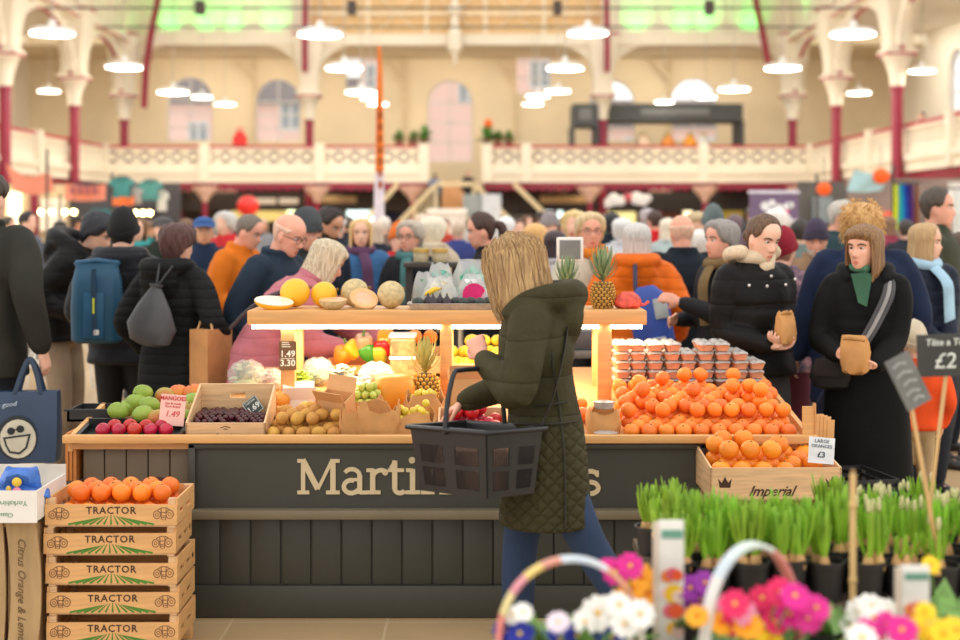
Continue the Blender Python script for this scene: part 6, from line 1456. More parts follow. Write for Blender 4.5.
wc = thing('card_carton', 'white printed carton holding blue packets', 'box', (sx(-12, 4.9), 4.9, hh_ + .004)); g = MB(); hw = 49 * 4.9 / FPX; hc = (521 - 489) * 4.9 / FPX
g.box(-hw, hw, 0, .006, 0, hc); fr = g.build('front_panel', WHITE, wc, smooth=False); g = MB(); g.box(hw - .006, hw, .006, .34, 0, hc); g.box(-hw, -hw + .006, .006, .34, 0, hc); g.build('side_panel', WHITE, wc, smooth=False)
g = MB(); g.box(-hw, hw, .34, .346, 0, hc + .035); g.build('back_flap', mat((222, 212, 196), .6), wc, smooth=False); g = MB(); g.box(-hw, hw, .006, .34, 0, .006); g.build('base', WHITE, wc, smooth=False)
GT = mat((96, 150, 110), .6); text('Yorkshire R', .026, GT, 'print', fr, TR(hw - .035, -.001, hc * .62, ry=PI), align='LEFT'); text('Class', .022, GT, 'print', fr, TR(hw - .085, -.001, hc * .25, ry=PI), align='LEFT')
BP = [mat((70, 120, 206), .25, vary=.25, scale=14, bump=.8, bscale=22, name='blue_film'), mat((120, 170, 232), .25, vary=.2, scale=14, bump=.8, bscale=22), mat((44, 76, 160), .25, vary=.2, scale=14, bump=.8, bscale=22)]
for i, (px, py, w, h, m, lb) in enumerate(((16, 480, .085, .13, 0, 'large blue packet with a yellow and pink picture in the white carton'), (-4, 482, .07, .085, 1, 'pale blue packet at the outer end of the white carton'), (33, 487, .055, .05, 0, 'small blue packet near the corner of the white carton'), (26, 489, .05, .04, 2, 'dark blue packet lying low in the white carton'))):
    Y = 5.0 + .05 * (i % 2); t = thing('blue_packet', lb, 'packet', (sx(px, Y), Y, hh_ + .05)); g = MB(); rs = []
    for k in range(7):
        f = k / 6; dd = .035 * math.sin(PI * min(1, .15 + .85 * (1 - abs(2 * f - 1)))) + .003
        rs.append([Vector((w * math.cos(a) * (1 - .3 * abs(2 * f - 1)) + .02 * f, dd * math.sin(a) * (1 + .2 * math.sin(5 * a + i)), h * f + .008 * math.sin(3 * a))) for a in [2 * PI * j / 20 for j in range(20)]])
    g.rings(rs); g.build('film', BP[m], t)
    if i == 0:
        for c, dx, z0, z1, w_ in (((244, 200, 60), .0, .07, .105, .018), ((238, 140, 170), .0, .02, .07, .02), ((236, 190, 70), -.03, .05, .075, .01)):
            g = MB(); g.ball((dx + .015, -.036, (z0 + z1) / 2), (w_, .006, (z1 - z0) / 2), n=10, m=7); g.build('printed_patch', mat(c, .4), t)
# black bin tray at the end of the counter
t = thing('black_bin', 'black plastic tray sticking out at the far left end of the counter', 'tray', (sx(100, 5.85), 5.93, bed(5.85))); g = MB(); g.box(-.12, .10, -.15, .06, -.0, .01); 
for a in ((-.12, .10, -.15, -.14), (-.12, .10, .05, .06)): g.box(*a, 0, .05)
g.box(-.12, -.11, -.15, .06, 0, .05); g.box(.09, .10, -.15, .06, 0, .05); g.box(-.13, .11, -.16, -.14, .045, .053); g.build('body', BLACKP, t, smooth=False)
g = MB()
t = thing('board_stack', 'stack of orange-brown boards leaning at the left end of the counter', 'board', (sx(73, 5.55), 5.52, .55)); 
for i in range(3): g = MB(); g.box(-.022 + i * .016, -.010 + i * .016, .0, .22, 0, .19 - .012 * i); g.build('board', mat((204, 130, 64), .6, vary=.1, scale=4), t, smooth=False)
t2 = thing('trestle', 'plain dark trestle under the leaning boards', 'stand', (sx(73, 5.55), 5.52, 0)); g = MB(); g.box(-.03, .04, 0, .22, .52, .55); g.build('top', mat((92, 74, 56), .7), t2, smooth=False); g = MB(); g.box(-.02, .03, .02, .06, 0, .52); g.build('leg', mat((70, 62, 54), .7), t2, smooth=False); g = MB(); g.box(-.02, .03, .16, .2, 0, .52); g.build('leg', mat((70, 62, 54), .7), t2, smooth=False)

js = thing('jar_stand', 'tall dark stand carrying two gold-lidded jars beyond the shelf', 'stand', (sx(432, 8.3), 8.3, 0)); hj = sz(262, 8.3); g = MB(); g.box(-.17, .17, -.1, .1, hj - .03, hj, bev=.005); g.build('top', mat((70, 62, 58), .6), js)
for a in (-.14, .14): g = MB(); g.box(a - .02, a + .02, -.02, .02, 0, hj - .03); g.build('leg', mat((60, 54, 52), .6), js, smooth=False)
for px, lb in ((421, 'glass jar with a flat gold lid, nearest the cream hooded coat'), (440, 'glass jar with a flat gold lid, nearest the metal urn')):
    t = thing('jar', lb, 'jar', (sx(px, 8.3), 8.3, hj)); g = MB(); g.lathe([(.045, 0), (.048, .005), (.048, .05), (.04, .06)], n=18); g.build('body', mat((206, 190, 150), .15, alpha=.7), t); g = MB(); g.lathe([(.05, .058), (.05, .08), (.045, .084), (.0, .085)], n=18); g.build('lid', mat((206, 170, 90), .3, metal=.4), t)
# ------------------------------------------------------------------ people
def puf(c, puff=.05, pitch=.075, **k): return dict(col=c, kind='puffer', puff=puff, pitch=pitch, rough=.5, **k)
BLK = (34, 34, 36); NVY = (38, 46, 62)
# the walking shopper in front of the counter
OLV = (64, 60, 38); quilt = mat(OLV, .75, vary=.10, scale=6, kind='quilt', pitch=.050, bump=.75, spec=.18)
cl = mat(OLV, .75, vary=.14, scale=7, kind='puffer', pitch=.135, bump=.9, spec=.18)
Wr_, wi = person('woman in an olive quilted coat walking past the counter with a basket on her arm', .228, 4.80, 1.55, -90, lean=9, head=(-42, 9, 3), female=True, q=2, hair=('bigbob', (122, 92, 58), (190, 152, 100), -.05), skin='pink',
    coat=dict(col=OLV, hem=.60, hood=True, hoodsize=1.14, split=(1.0, quilt), mat=cl, rough=.55), legs=(40, 60, 92), shoes=(50, 44, 42), bulk=1.08,
    L=(.08, .235, 1.225), polL=(.45, .35, -1.2), Rr=(-.22, .31, 1.03), polR=(-.4, -.1, -1), handL=dict(d=(-.5, .35, .7), n=(-.8, -.3, -.3), curl=.7, t=(.2, .9, .4)), handR=dict(d=(.05, .75, -.62), n=(.35, -.5, -.8), t=(.8, .3, .2), curl=.35), feet=((.08, -.40, .09, 28), (-.08, .10, 0)))
M_ = wi['M']; kk = wi['k']; T_ = wi['T']
g = MB()                                              # strands over the bob
q = random.Random(3)
HMw = wi['HM']
for i in range(260):
    th = R(q.uniform(44, 316)); p0 = head_pt(q.uniform(.72, .90), th, .046, face=False); z1 = -.055 + q.uniform(-.01, .03); pts = []
    for j in range(6):
        u = j / 5; z = p0.z + (z1 - p0.z) * u; tt = max(z / HH, .52); b = head_pt(tt, th, 0, face=False); d = Vector((b.x, b.y, 0)).normalized(); r = Vector((b.x, b.y, 0)).length + .0435 - .017 * sstep(.75, 1, u) + q.uniform(-.001, .0015)
        if z > .80 * HH:
            v_ = head_pt(z / HH, th, .047, face=False); v_.z = min(v_.z, .84 * HH + max(0, v_.z - .84 * HH) * .72); pts.append(HMw @ v_)
        else: pts.append(HMw @ Vector((d.x * r, d.y * r, z - .012 * u)))
    g.tube(pts, [.0018, .0026, .0028, .0028, .0024, .0012], n=4, round_=False)
g.build('hair_strands', mat((146, 110, 68), .45, col2=(206, 168, 114), scale=2, stretch=(60, 60, 2), kind='strands'), Wr_)
g = MB()                                              # seams: back princess line and waist
def along(pts): return catm([T_(*p) for p in pts], 5)
g.tube(along([(.178, -.075, 1.33), (.190, -.06, 1.2), (.182, -.055, 1.05), (.205, -.06, .9), (.215, -.065, .75), (.22, -.065, .62)]), .004, n=5); g.tube(along([(.172, -.11, 1.0), (.197, -.03, 1.0), (.19, .05, 1.0), (.14, .12, 1.0)]), .0045, n=5); g.tube(along([(.172, -.09, 1.07), (.195, -.03, 1.07), (.187, .03, 1.07)]), .004, n=5)
g.build('seam', mat((44, 42, 28), .7), Wr_)
g = MB(); g.tube(along([(.06, -.16, 1.40), (.165, -.115, 1.26), (.212, -.04, 1.10), (.215, .03, .98), (.20, .08, .90)]), .011, n=6, flat=((1, 0, 0), .35)); g.build('bag_strap', mat((46, 42, 36), .7), Wr_)
# basket on her arm
bk = thing('shopping_basket', 'black plastic shopping basket hanging from the arm of the olive-coated shopper', 'basket'); bk.location = (.0225, 4.40, .70); bk.rotation_euler = (R(2.5), R(3.5), R(180 - 48))
BL_, BW_, BH_ = .385, .25, .215; PL = mat((34, 34, 37), .35, vary=.08, name='basket_plastic')
def wallpt(s, t, z):
    """s picks the side, t along it, z height: tapered tub with corners at the origin, long side along +X, short along +Y ... placed so that the near corner is the origin"""
    ins = .022 * (1 - z / BH_); c = [(ins, -ins), (BL_ - ins, -ins), (BL_ - ins, -BW_ + ins), (ins, -BW_ + ins)]; a, b = c[s], c[(s + 1) % 4]
    return Vector((a[0] + (b[0] - a[0]) * t, a[1] + (b[1] - a[1]) * t, z))
g = MB(); g.rings([[wallpt(s, 0, 0) + Vector((0, 0, z)) for s in range(4)] for z in (0, .005)]); g.build('base', PL, bk, smooth=False)
for s in range(4):
    g = MB(); Lg = (BL_, BW_)[s % 2]
    def panel(t0, t1, z0, z1): 
        o_ = (wallpt(s, .5, .1) - Vector((BL_ / 2, -BW_ / 2, .1))).normalized() * .004; q_ = [wallpt(s, t0, z0), wallpt(s, t1, z0), wallpt(s, t1, z1), wallpt(s, t0, z1)]; g.add(q_ + [p + o_ for p in q_], [(0, 1, 2, 3), (7, 6, 5, 4), (0, 4, 5, 1), (1, 5, 6, 2), (2, 6, 7, 3), (3, 7, 4, 0)])
    panel(0, 1, 0, .022); panel(0, 1, .085, .10); panel(0, 1, .160, BH_)
    gaps = [(.10, .42), (.58, .90)]
    for z0, z1 in ((.022, .085), (.10, .160)):
        panel(0, .10, z0, z1); panel(.42, .58, z0, z1); panel(.90, 1, z0, z1)
        for a, b in gaps:
            nb = int((b - a) * Lg / .0085)
            for i in range(nb): t0 = a + (b - a) * (i + .35) / nb; panel(t0, t0 + (b - a) * .32 / nb, z0, z1)
    g.build('side_wall', PL, bk, smooth=False)
g = MB(); c4 = [(-.01, .01), (BL_ + .01, .01), (BL_ + .01, -BW_ - .01), (-.01, -BW_ - .01)]
for i in range(4): g.tube([Vector((*c4[i], BH_)), Vector((*c4[(i + 1) % 4], BH_))], .009, n=8)
g.build('rim', PL, bk)
g = MB(); xm = BL_ / 2; g.tube(catm([(xm, .012, BH_ - .01), (xm, -.002, BH_ + .10), (xm, -.03, BH_ + .185), (xm, -.06, BH_ + .195), (xm, -BW_ / 2, BH_ + .197), (xm, -BW_ + .06, BH_ + .195), (xm, -BW_ + .03, BH_ + .185), (xm, -BW_ + .002, BH_ + .10), (xm, -BW_ - .012, BH_ - .01)], 4), .0085, n=8); g.build('handle', PL, bk)

t = thing('paper_bag', 'brown paper bag of shopping seen through the slits of the black basket', 'bag', (0, 0, 0)); t.matrix_world = Matrix.Translation(bk.location) @ bk.rotation_euler.to_matrix().to_4x4() @ Matrix.Translation((.20, -.125, .008)); g = MB(); g.rings([[Vector((.15 * f * math.copysign(abs(math.cos(a)) ** .5, math.cos(a)), .078 * f * math.copysign(abs(math.sin(a)) ** .5, math.sin(a)) * (1 + .04 * math.sin(5 * a)), z + .01 * math.sin(3 * a) * (z > .1))) for a in [2 * PI * i / 28 for i in range(28)]] for z, f in ((0, .95), (.01, 1), (.09, 1.02), (.14, .9), (.155, .5))]); g.build('bag', mat((226, 170, 140), .8, vary=.12, bump=.4, bscale=24), t); g = MB(); g.tube([(-.09, 0, .15), (0, .004, .163), (.09, 0, .152)], .012, n=8); g.build('folded_top', KRAFT, t)
# left group behind the counter
P, I = person('person in a dark olive coat at the left edge holding a navy bag', sx(-22, 6.85), 6.85, 1.84, 165, coat=dict(col=(62, 60, 54), hem=.76, hood=False), legs=(44, 52, 70), q=2, hair=('short', (60, 50, 44)), L=(.28, -.02, .93), Rr=(-.33, .0, .90), bulk=1.18, lean=6)
t = thing('tote_bag', 'navy shopping bag printed with a laughing face, held at the left edge', 'bag', (sx(29, 6.72), 6.70, .42), R(4)); s = 6.7 / FPX
g = MB(); g.rings([[Vector((a * .15 * f, b * .055 * f2, z)) for a, b in ((-1, -1), (-.3, -1.08), (.4, -1.05), (1, -1), (1.04, 0), (1, 1), (.3, 1.05), (-1, 1), (-1.03, 0))] for z, f, f2 in ((0, .93, 1), (.01, .98, 1), (.15, 1.02, 1.05), (.335, 1.0, .7), (.345, .99, .66))]); g.build('bag', mat((40, 62, 92), .4, vary=.12, scale=5, bump=.3, bscale=12), t)
for y in (-.04, .04): g = MB(); g.tube(catm([(-.05, y, .34), (-.02, y * .6, .44), (.01, y * .3, .50), (.045, y * .6, .44), (.07, y, .34)], 4), .012, n=6, flat=((1, 0, 0), .3)); g.build('handle', mat((32, 52, 76), .5), t)
def disc(mb, cx, cz_, rx, rz, y, d=.003, n=20, rot=0): mb.prism([(cx + rx * math.cos(a) * math.cos(rot) - rz * math.sin(a) * math.sin(rot), cz_ + rx * math.cos(a) * math.sin(rot) + rz * math.sin(a) * math.cos(rot)) for a in [2 * PI * i / n for i in range(n)]], d, M=Matrix.Translation((0, y, 0)))
DK = mat((30, 36, 44), .5); PAL = mat((206, 200, 182), .5)
g = MB(); disc(g, -.035, .125, .098, .108, -.0635); g.build('face_outline', DK, t, smooth=False)
g = MB(); disc(g, -.03, .12, .086, .094, -.0655); g.build('face', PAL, t, smooth=False)
g = MB(); disc(g, -.062, .158, .019, .018, -.0675); disc(g, -.018, .168, .019, .018, -.0675); stroke(g, [(-.062, .160), (-.018, .170)], .006, .003, y=-.0675); g.prism([(-.10, .128), (.032, .145), (.015, .075), (-.02, .045), (-.07, .052), (-.09, .09)], .003, M=Matrix.Translation((0, -.0675, 0))); g.build('features', DK, t, smooth=False)
g = MB(); g.prism([(-.088, .12), (.02, .134), (.006, .08), (-.022, .056), (-.064, .062), (-.08, .092)], .003, M=Matrix.Translation((0, -.0690, 0))); g.build('teeth', PAL, t, smooth=False)
text('a good', .034, mat((190, 206, 220), .5), 'lettering', t, Matrix.Translation((-.085, -.0605, .285)) @ Matrix.Rotation(R(-6), 4, 'Y'), shear=.3)
crowd('man in a black puffer hood and beige trousers bending at the left', 86, 211, 8.6, 78, lean=24, coat=puf((38, 36, 38), .05, .10, hood=True, hoodsize=1.3, hem=.84), legs=(146, 126, 104), q=1, hair=('full', (34, 34, 40)), head=(0, 18, 0), L=(.18, .30, 1.0), Rr=(-.2, .25, 1.0), bulk=1.15)
BPp, bi = crowd('person in a black beanie and dark jacket wearing a blue backpack', 123, 208, 7.95, 183, coat=puf((54, 55, 62), .05, .11, hood=True, hoodsize=1.15, hem=.80), legs=(32, 32, 36), q=1, hair=('short', (40, 34, 30)), hat=('beanie', (22, 20, 22)), bulk=1.06, L=(.22, .22, 1.02), Rr=(-.24, .12, .95))
Mb = bi['M'] @ Matrix.Scale(bi['k'], 4)
def onback(o, off): o.matrix_world = Mb @ Matrix.Translation(off) @ Matrix.Rotation(PI, 4, 'Z')
t = thing('backpack', 'teal blue roll-top backpack worn by the person in the black beanie', 'backpack'); t.matrix_world = bi['M'] @ TR(.09, .19, .91) @ Matrix.Rotation(PI, 4, 'Z') @ Matrix.Diagonal((.95, .95, .95, 1))
BB = mat((16, 76, 106), .5, vary=.12, scale=5, bump=.25, bscale=18); g = MB(); g.rings([[Vector((math.copysign(abs(math.cos(a)) ** .5, math.cos(a)) * w, -.07 + math.copysign(abs(math.sin(a)) ** .6, math.sin(a)) * d, z)) for a in [2 * PI * i / 28 for i in range(28)]] for z, w, d in ((0, .12, .05), (.02, .145, .075), (.2, .150, .085), (.36, .142, .07), (.42, .13, .05), (.445, .125, .035), (.47, .13, .03))]); g.build('body', BB, t)
g = MB(); g.tube([(-.12, -.07, .47), (0, -.09, .485), (.12, -.07, .47)], .018, n=8); g.build('rolled_top', mat((18, 78, 112), .5), t)
g = MB(); g.box(-.06, .06, -.160, -.145, .03, .30, bev=.01); g.build('front_panel', mat((26, 84, 118), .5), t); g = MB(); g.box(-.014, .014, -.166, -.158, .06, .44); g.build('strap', mat((24, 58, 84), .6), t, smooth=False); g = MB(); g.box(-.006, .006, -.170, -.166, .18, .27); g.build('yellow_tab', mat((206, 214, 60), .5), t, smooth=False); g = MB(); g.box(.0, .03, -.166, -.16, .055, .085); g.build('logo_patch', WHITE, t, smooth=False)
bw, bwi = crowd('woman with short brown hair in a long black quilted coat, seen from behind', 174, 221, 7.35, 158, female=True, coat=dict(col=(44, 46, 48), kind='puffer', puff=.0, pitch=.05, hem=.56, hood=True, hoodsize=1.1, inner=(190, 150, 140)), q=2, hair=('full', (74, 48, 44)), legs=(26, 26, 30), Rr=(-.30, .16, 1.0), L=(.28, .1, .95), bulk=1.06, head=(-18, 8, 0))
t = thing('drawstring_bag', 'grey drawstring bag on the back of the woman in the quilted coat', 'bag'); t.matrix_world = bwi['M'] @ TR(-.02, .20, .95) @ Matrix.Rotation(PI, 4, 'Z') @ Matrix.Rotation(R(8), 4, 'Y')
g = MB(); g.rings([[Vector((w * math.cos(a), -.05 + d * math.sin(a) * (1 + .06 * math.sin(4 * a)), z)) for a in [2 * PI * i / 24 for i in range(24)]] for z, w, d in ((0, .06, .03), (.02, .12, .05), (.1, .15, .06), (.2, .10, .045), (.28, .045, .03), (.30, .03, .02), (.32, .04, .025))]); g.build('sack', mat((72, 72, 76), .5, vary=.12, bump=.4, bscale=16), t); g = MB(); g.tube([(0, -.05, .30), (-.03, .0, .42)], .006, n=6); g.tube([(0, -.05, .30), (.05, 0, .42)], .006, n=6); g.build('cord', mat((50, 50, 54), .6), t)
t = thing('carrier_bag', 'brown paper carrier bag held by the woman in the quilted coat', 'bag', (sx(211, 7.2), 7.2, .66), R(62)); g = MB(); g.rings([[Vector((a * .10, b * .06, z)) for a, b in ((-1, -1), (0, -1.1), (1, -1), (1, 1), (0, 1.05), (-1, 1))] for z in (0, .12, .37)]); g.build('bag', mat((204, 146, 92), .8, vary=.1, bump=.3, bscale=14), t, smooth=False)
for y in (-.05, .05): g = MB(); g.tube(catm([(-.05, y, .36), (-.035, y * .5, .44), (0, y * .3, .48), (.035, y * .5, .44), (.05, y, .36)], 3), .006, n=6); g.build('handle', mat((214, 170, 120), .8), t)
crowd('dark-haired man in a grey blue jacket beyond the salmon banner', 27, 211, 15, 75, coat=dict(col=(92, 100, 116)), hair=('short', (44, 38, 36)), legs=(120, 110, 106), q=0)
crowd('person in a blue denim jacket behind the black beanie', 137, 216, 12.5, 20, coat=dict(col=(70, 104, 160)), hair=('long', (120, 90, 60)), female=True, q=0, scarf=(60, 160, 160))
crowd('man in a grey flat cap and dark green jacket facing the stalls', 163, 213, 12, 25, coat=dict(col=(50, 58, 48)), hair=('short', (140, 136, 130)), hat=('flatcap', (84, 82, 82)), q=0)
crowd('man in a blue cap and navy jacket facing the fruit stall', 204, 213, 11.3, 12, coat=dict(col=(40, 58, 88)), hair=('short', (120, 110, 100)), hat=('cap', (56, 92, 150)), q=1, skin='tan')
crowd('person in a red jacket with grey curly hair behind the orange jacket', 226, 211, 14, -30, coat=dict(col=(196, 46, 52)), hair=('curly', (190, 186, 180)), q=0)
crowd('man in a bright orange fleece looking down, short greying hair', 241, 212, 9.3, 72, lean=14, coat=dict(col=(222, 118, 30)), hair=('cropped', (110, 98, 88)), skin='pink', q=1, L=(.2, .3, 1.0), Rr=(-.2, .3, 1.0), bulk=1.12, head=(0, 14, 0), legs=(60, 66, 80))
crowd('bald man in glasses and a navy jacket looking down at the fruit', 279, 210, 7.65, 68, lean=12, coat=dict(col=(48, 66, 84), hem=.70), hair=('fringe', (206, 168, 146)), glasses=(40, 36, 36), skin='pink', q=2, head=(0, 16, 0), bulk=1.12, L=(.22, .16, .92), Rr=(-.24, .1, .90), legs=(40, 48, 62))
crowd('man in a charcoal knitted beanie and dark jacket beside the bald man', 297, 207, 8.6, 72, lean=10, coat=dict(col=(58, 60, 66)), hair=('short', (120, 110, 104)), hat=('beanie', (72, 76, 80)), q=1, head=(0, 12, 0), skin='pink', bulk=1.08)
crowd('dark-haired bearded man in a navy coat looking down', 322, 204, 9.6, 52, lean=8, coat=dict(col=(44, 54, 72)), hair=('short', (46, 38, 36)), q=1, head=(8, 20, 0), skin='tan', beard=(56, 42, 36), L=(.1, .3, 1.05), Rr=(-.1, .3, 1.05))
crowd('grey-haired person in a dark blue jacket, back turned, beyond the bearded man', 336, 212, 12.2, 170, coat=dict(col=(52, 58, 72)), hair=('short', (196, 192, 186)), q=0)
crowd('blonde woman in a blue puffer jacket facing the stall', 361, 217, 10.5, 4, female=True, coat=puf((62, 108, 158), .07, .09, inner=(34, 32, 40)), hair=('long', (222, 178, 116), (240, 206, 150), -.10), scarf=(96, 60, 92), q=1, skin='fair', L=(.2, .22, 1.0), Rr=(-.2, .22, 1.0), bulk=1.08)
pk, pki = crowd('woman in a pink puffer jacket leaning over the back of the counter', 313, 242, 7.1, 96, lean=34, female=True, coat=puf((184, 108, 118), .05, .085, hem=.80, hood=False), hair=('bobfringe', (170, 150, 122), (222, 208, 180), -.06), q=2, skin='pink', head=(16, 8, 0), bulk=1.3, L=(.06, .66, 1.0), Rr=(-.28, .50, .98), legs=(44, 44, 48))
g = MB(); tt = pki['T']; g.tube(catm([tt(-.10, .165, 1.39), tt(-.20, .06, 1.43), tt(-.235, -.08, 1.36), tt(-.20, -.19, 1.2), tt(-.10, -.22, 1.05)], 5), .012, n=6); g.build('bag_strap', mat((70, 60, 66), .6), pk)
# middle
crowd('woman in glasses with short grey hair and a dark jacket', 411, 219, 9.5, -28, female=True, coat=dict(col=(46, 48, 54)), hair=('full', (168, 156, 142)), glasses=(60, 40, 40), q=1, skin='pink', L=(.1, .3, 1.05), Rr=(-.1, .3, 1.05), scarf=(70, 120, 120))
crowd('person in an orange knitted hat behind the grey-haired woman', 399, 222, 11, 10, coat=dict(col=(190, 40, 46)), hair=('short', (40, 30, 30)), hat=('beanie', (236, 120, 40)), q=0)
crowd('person wrapped in a cream hooded coat with back turned', 432, 216, 10.6, 150, female=True, coat=puf((206, 188, 162), .04, .1, hood=True, hoodsize=1.2), hair=('curly', (214, 200, 178)), q=0, bulk=1.15)
crowd('dark-haired woman with a ponytail in profile, black jacket', 486, 211, 9.1, -84, female=True, coat=dict(col=(40, 42, 48)), hair=('ponytail', (64, 44, 38)), q=1, skin='pink', head=(0, 10, 0), L=(.1, .3, 1.1), Rr=(-.1, .3, 1.1))
crowd('white-haired person in a pale jacket beyond the ponytailed woman', 506, 216, 13, 160, coat=dict(col=(196, 196, 200)), hair=('short', (226, 222, 216)), q=0)
crowd('man in a blue shirt far behind the white-haired person', 517, 219, 16, 30, coat=dict(col=(60, 84, 130)), hair=('short', (90, 60, 50)), q=0)
crowd("blond person seen from behind just above the shopper's olive hood", 535, 222, 10.3, 150, female=True, coat=dict(col=(210, 200, 190)), hair=('bob', (206, 160, 100)), q=0)
crowd('person with long dark hair and a pale coat left of the stallholder', 555, 229, 9.9, 165, female=True, coat=dict(col=(196, 192, 196)), hair=('long', (58, 44, 48)), q=1)
crowd('person in a grey knitted beanie behind the long dark hair', 549, 212, 12.5, 20, coat=dict(col=(96, 96, 104)), hair=('short', (120, 100, 90)), hat=('beanie', (150, 140, 140)), q=0)
sh_, si = crowd('stallholder in glasses and a cream jacket with an orange scarf', 590, 211, 8.7, 6, female=True, coat=dict(col=(206, 198, 178)), hair=('full', (196, 172, 132)), glasses=(120, 70, 50), q=1, skin='pink', L=(.16, .28, 1.05), Rr=(-.16, .28, 1.05), scarf=(222, 130, 40))
crowd('person with curly blond hair behind the stallholder', 575, 210, 11.5, -20, female=True, coat=dict(col=(186, 190, 170)), hair=('curly', (212, 184, 130)), q=0)
crowd('person in a red coat with dark hair left of the stallholder', 567, 214, 14, 40, coat=dict(col=(190, 40, 50)), hair=('short', (140, 110, 80)), q=0)
ow, oi = crowd('grey-haired woman in an orange puffer jacket, back turned', 637, 221, 8.45, 172, female=True, coat=puf((236, 112, 26), .06, .07, hood=True, hoodsize=1.1, hem=.84), hair=('bob', (186, 182, 176), (220, 216, 210), -.01), q=1, bulk=1.2, L=(.3, .1, .95), Rr=(-.28, .1, .95), legs=(54, 60, 52))
t = thing('rucksack', 'royal blue rucksack slung on the woman in the orange puffer', 'backpack'); t.matrix_world = oi['M'] @ TR(-.12, .22, .84) @ Matrix.Rotation(PI, 4, 'Z') @ Matrix.Rotation(R(-10), 4, 'Y')
g = MB(); g.rings([[Vector((math.copysign(abs(math.cos(a)) ** .6, math.cos(a)) * w, -.06 + math.sin(a) * d, z)) for a in [2 * PI * i / 24 for i in range(24)]] for z, w, d in ((0, .08, .04), (.03, .12, .07), (.2, .125, .075), (.32, .10, .06), (.37, .05, .03))]); g.build('body', mat((52, 82, 170), .5, vary=.1, bump=.3, bscale=16), t)
g = MB(); g.box(.03, .11, -.142, -.128, .17, .29, bev=.006); g.build('pale_patch', mat((190, 196, 196), .5), t); g = MB(); g.tube([(-.06, -.06, .36), (-.04, .0, .5)], .014, n=6); g.build('strap', mat((50, 56, 86), .6), t); g = MB(); g.box(-.02, .07, -.14, -.132, .05, .065); g.build('zip_pull', mat((206, 214, 220), .4), t, smooth=False)
crowd('bald man in a dark navy coat, back turned, beside the orange puffer', 682, 213, 8.9, 190, coat=dict(col=(34, 44, 56), hood=False), hair=('fringe', (206, 170, 146)), q=1, bulk=1.15, skin='pink', L=(.28, .1, .9), Rr=(-.24, .25, 1.0))
crowd('person in a beige cap and yellow scarf beyond the bald man', 697, 208, 12.5, 60, coat=dict(col=(70, 64, 60)), hair=('short', (150, 130, 110)), hat=('cap', (196, 172, 136)), scarf=(230, 196, 50), q=0)
crowd('person in a grey green beanie near the purple banner', 713, 205, 11.2, 170, coat=dict(col=(110, 106, 108)), hair=('short', (90, 80, 76)), hat=('beanie', (104, 116, 116)), q=0)
crowd('grey-haired woman in profile with a brown green scarf, dark coat', 722, 218, 7.7, -66, female=True, coat=dict(col=(52, 52, 54)), hair=('full', (134, 128, 124)), q=1, skin='pink', scarf=(120, 96, 60), L=(.10, .34, 1.22), Rr=(-.14, .22, 1.1))
# right group
gi_, gI = crowd('young woman in a black puffer jacket and cream hood holding a paper bag', 756, 211, 6.85, 24, female=True, coat=puf((40, 37, 36), .05, .12, hem=.86, hood=False, collar=True, inner=(222, 202, 172), innerR=.040), hair=('bun', (84, 62, 48), (120, 92, 70)), q=2, skin=(244, 194, 168), head=(6, 17, 3), bulk=1.08, L=(.0, .23, 1.06), Rr=(-.09, .22, 1.03), handL=dict(d=(-.8, .4, .0), n=(-.2, .4, .8), t=(.1, .8, .6), curl=.45), handR=dict(d=(.7, .5, .05), n=(.1, .5, .8), t=(-.1, .8, .6), curl=.45), legs=(84, 82, 80))
tt = gI['T']; g = MB(); g.tube(catm([tt(.10, .02, 1.50), tt(.115, -.06, 1.49), tt(.06, -.13, 1.47), tt(-.06, -.13, 1.47), tt(-.115, -.06, 1.49), tt(-.10, .02, 1.50)], 4), .038 * gI['k'], n=12); g.ball(tt(0, -.12, 1.40), (.10, .05, .09), n=14, m=9); g.build('fleece_hood', mat((222, 202, 172), .95, vary=.1, scale=40, bump=.6, bscale=120), gi_)
for l, f, u in ((-.13, .125, 1.335), (-.05, .145, 1.33), (.05, .145, 1.335), (.12, .12, 1.36), (-.02, .135, 1.38)):
    g = MB(); p = tt(l * 1.15, f * 1.22, u); g.ball(p, (.008, .006, .008), n=8, m=5); g.build('snap_button', mat((226, 226, 224), .3, metal=.4), gi_)
g = MB(); g.ball((0, 0, 0), 1, n=4, m=4)
def held_bag(label, info, off, sc, rz, tilt=0):
    t = thing('paper_bag', label, 'bag'); g = MB(); q = random.Random(int(rz * 10) + 5); n = 24; rs = []; ph = [q.uniform(0, 6) for _ in range(3)]
    for z, w, d in ((0, .036, .022), (.010, .052, .036), (.05, .058, .042), (.09, .060, .036), (.12, .056, .026), (.142, .05, .016), (.150, .046, .010)):
        rs.append([Vector((w * math.copysign(abs(math.cos(a)) ** .7, math.cos(a)) * (1 + .07 * math.sin(5 * a + ph[0] + z * 60)), d * math.sin(a) * (1 + .16 * math.sin(4 * a + ph[1] - z * 50)), z + .006 * math.sin(6 * a + ph[2]))) for a in [2 * PI * j / n for j in range(n)]])
    g.rings(rs); g.build('bag', KRAFT, t); g = MB(); g.tube([(-.04, -.012, .140), (-.015, -.016, .146), (.012, -.013, .142), (.04, -.012, .138)], [.006, .009, .008, .006], n=8); g.build('rolled_top', mat((190, 136, 80), .8), t)
    t.matrix_world = info['M'] @ TR(off[0] * info['k'], -off[1] * info['k'], off[2] * info['k'], rz, tilt) @ Matrix.Scale(sc, 4)
held_bag('crumpled brown paper bag held by the young woman in the black puffer', gI, (-.03, .29, 1.045), 1.05, .3)
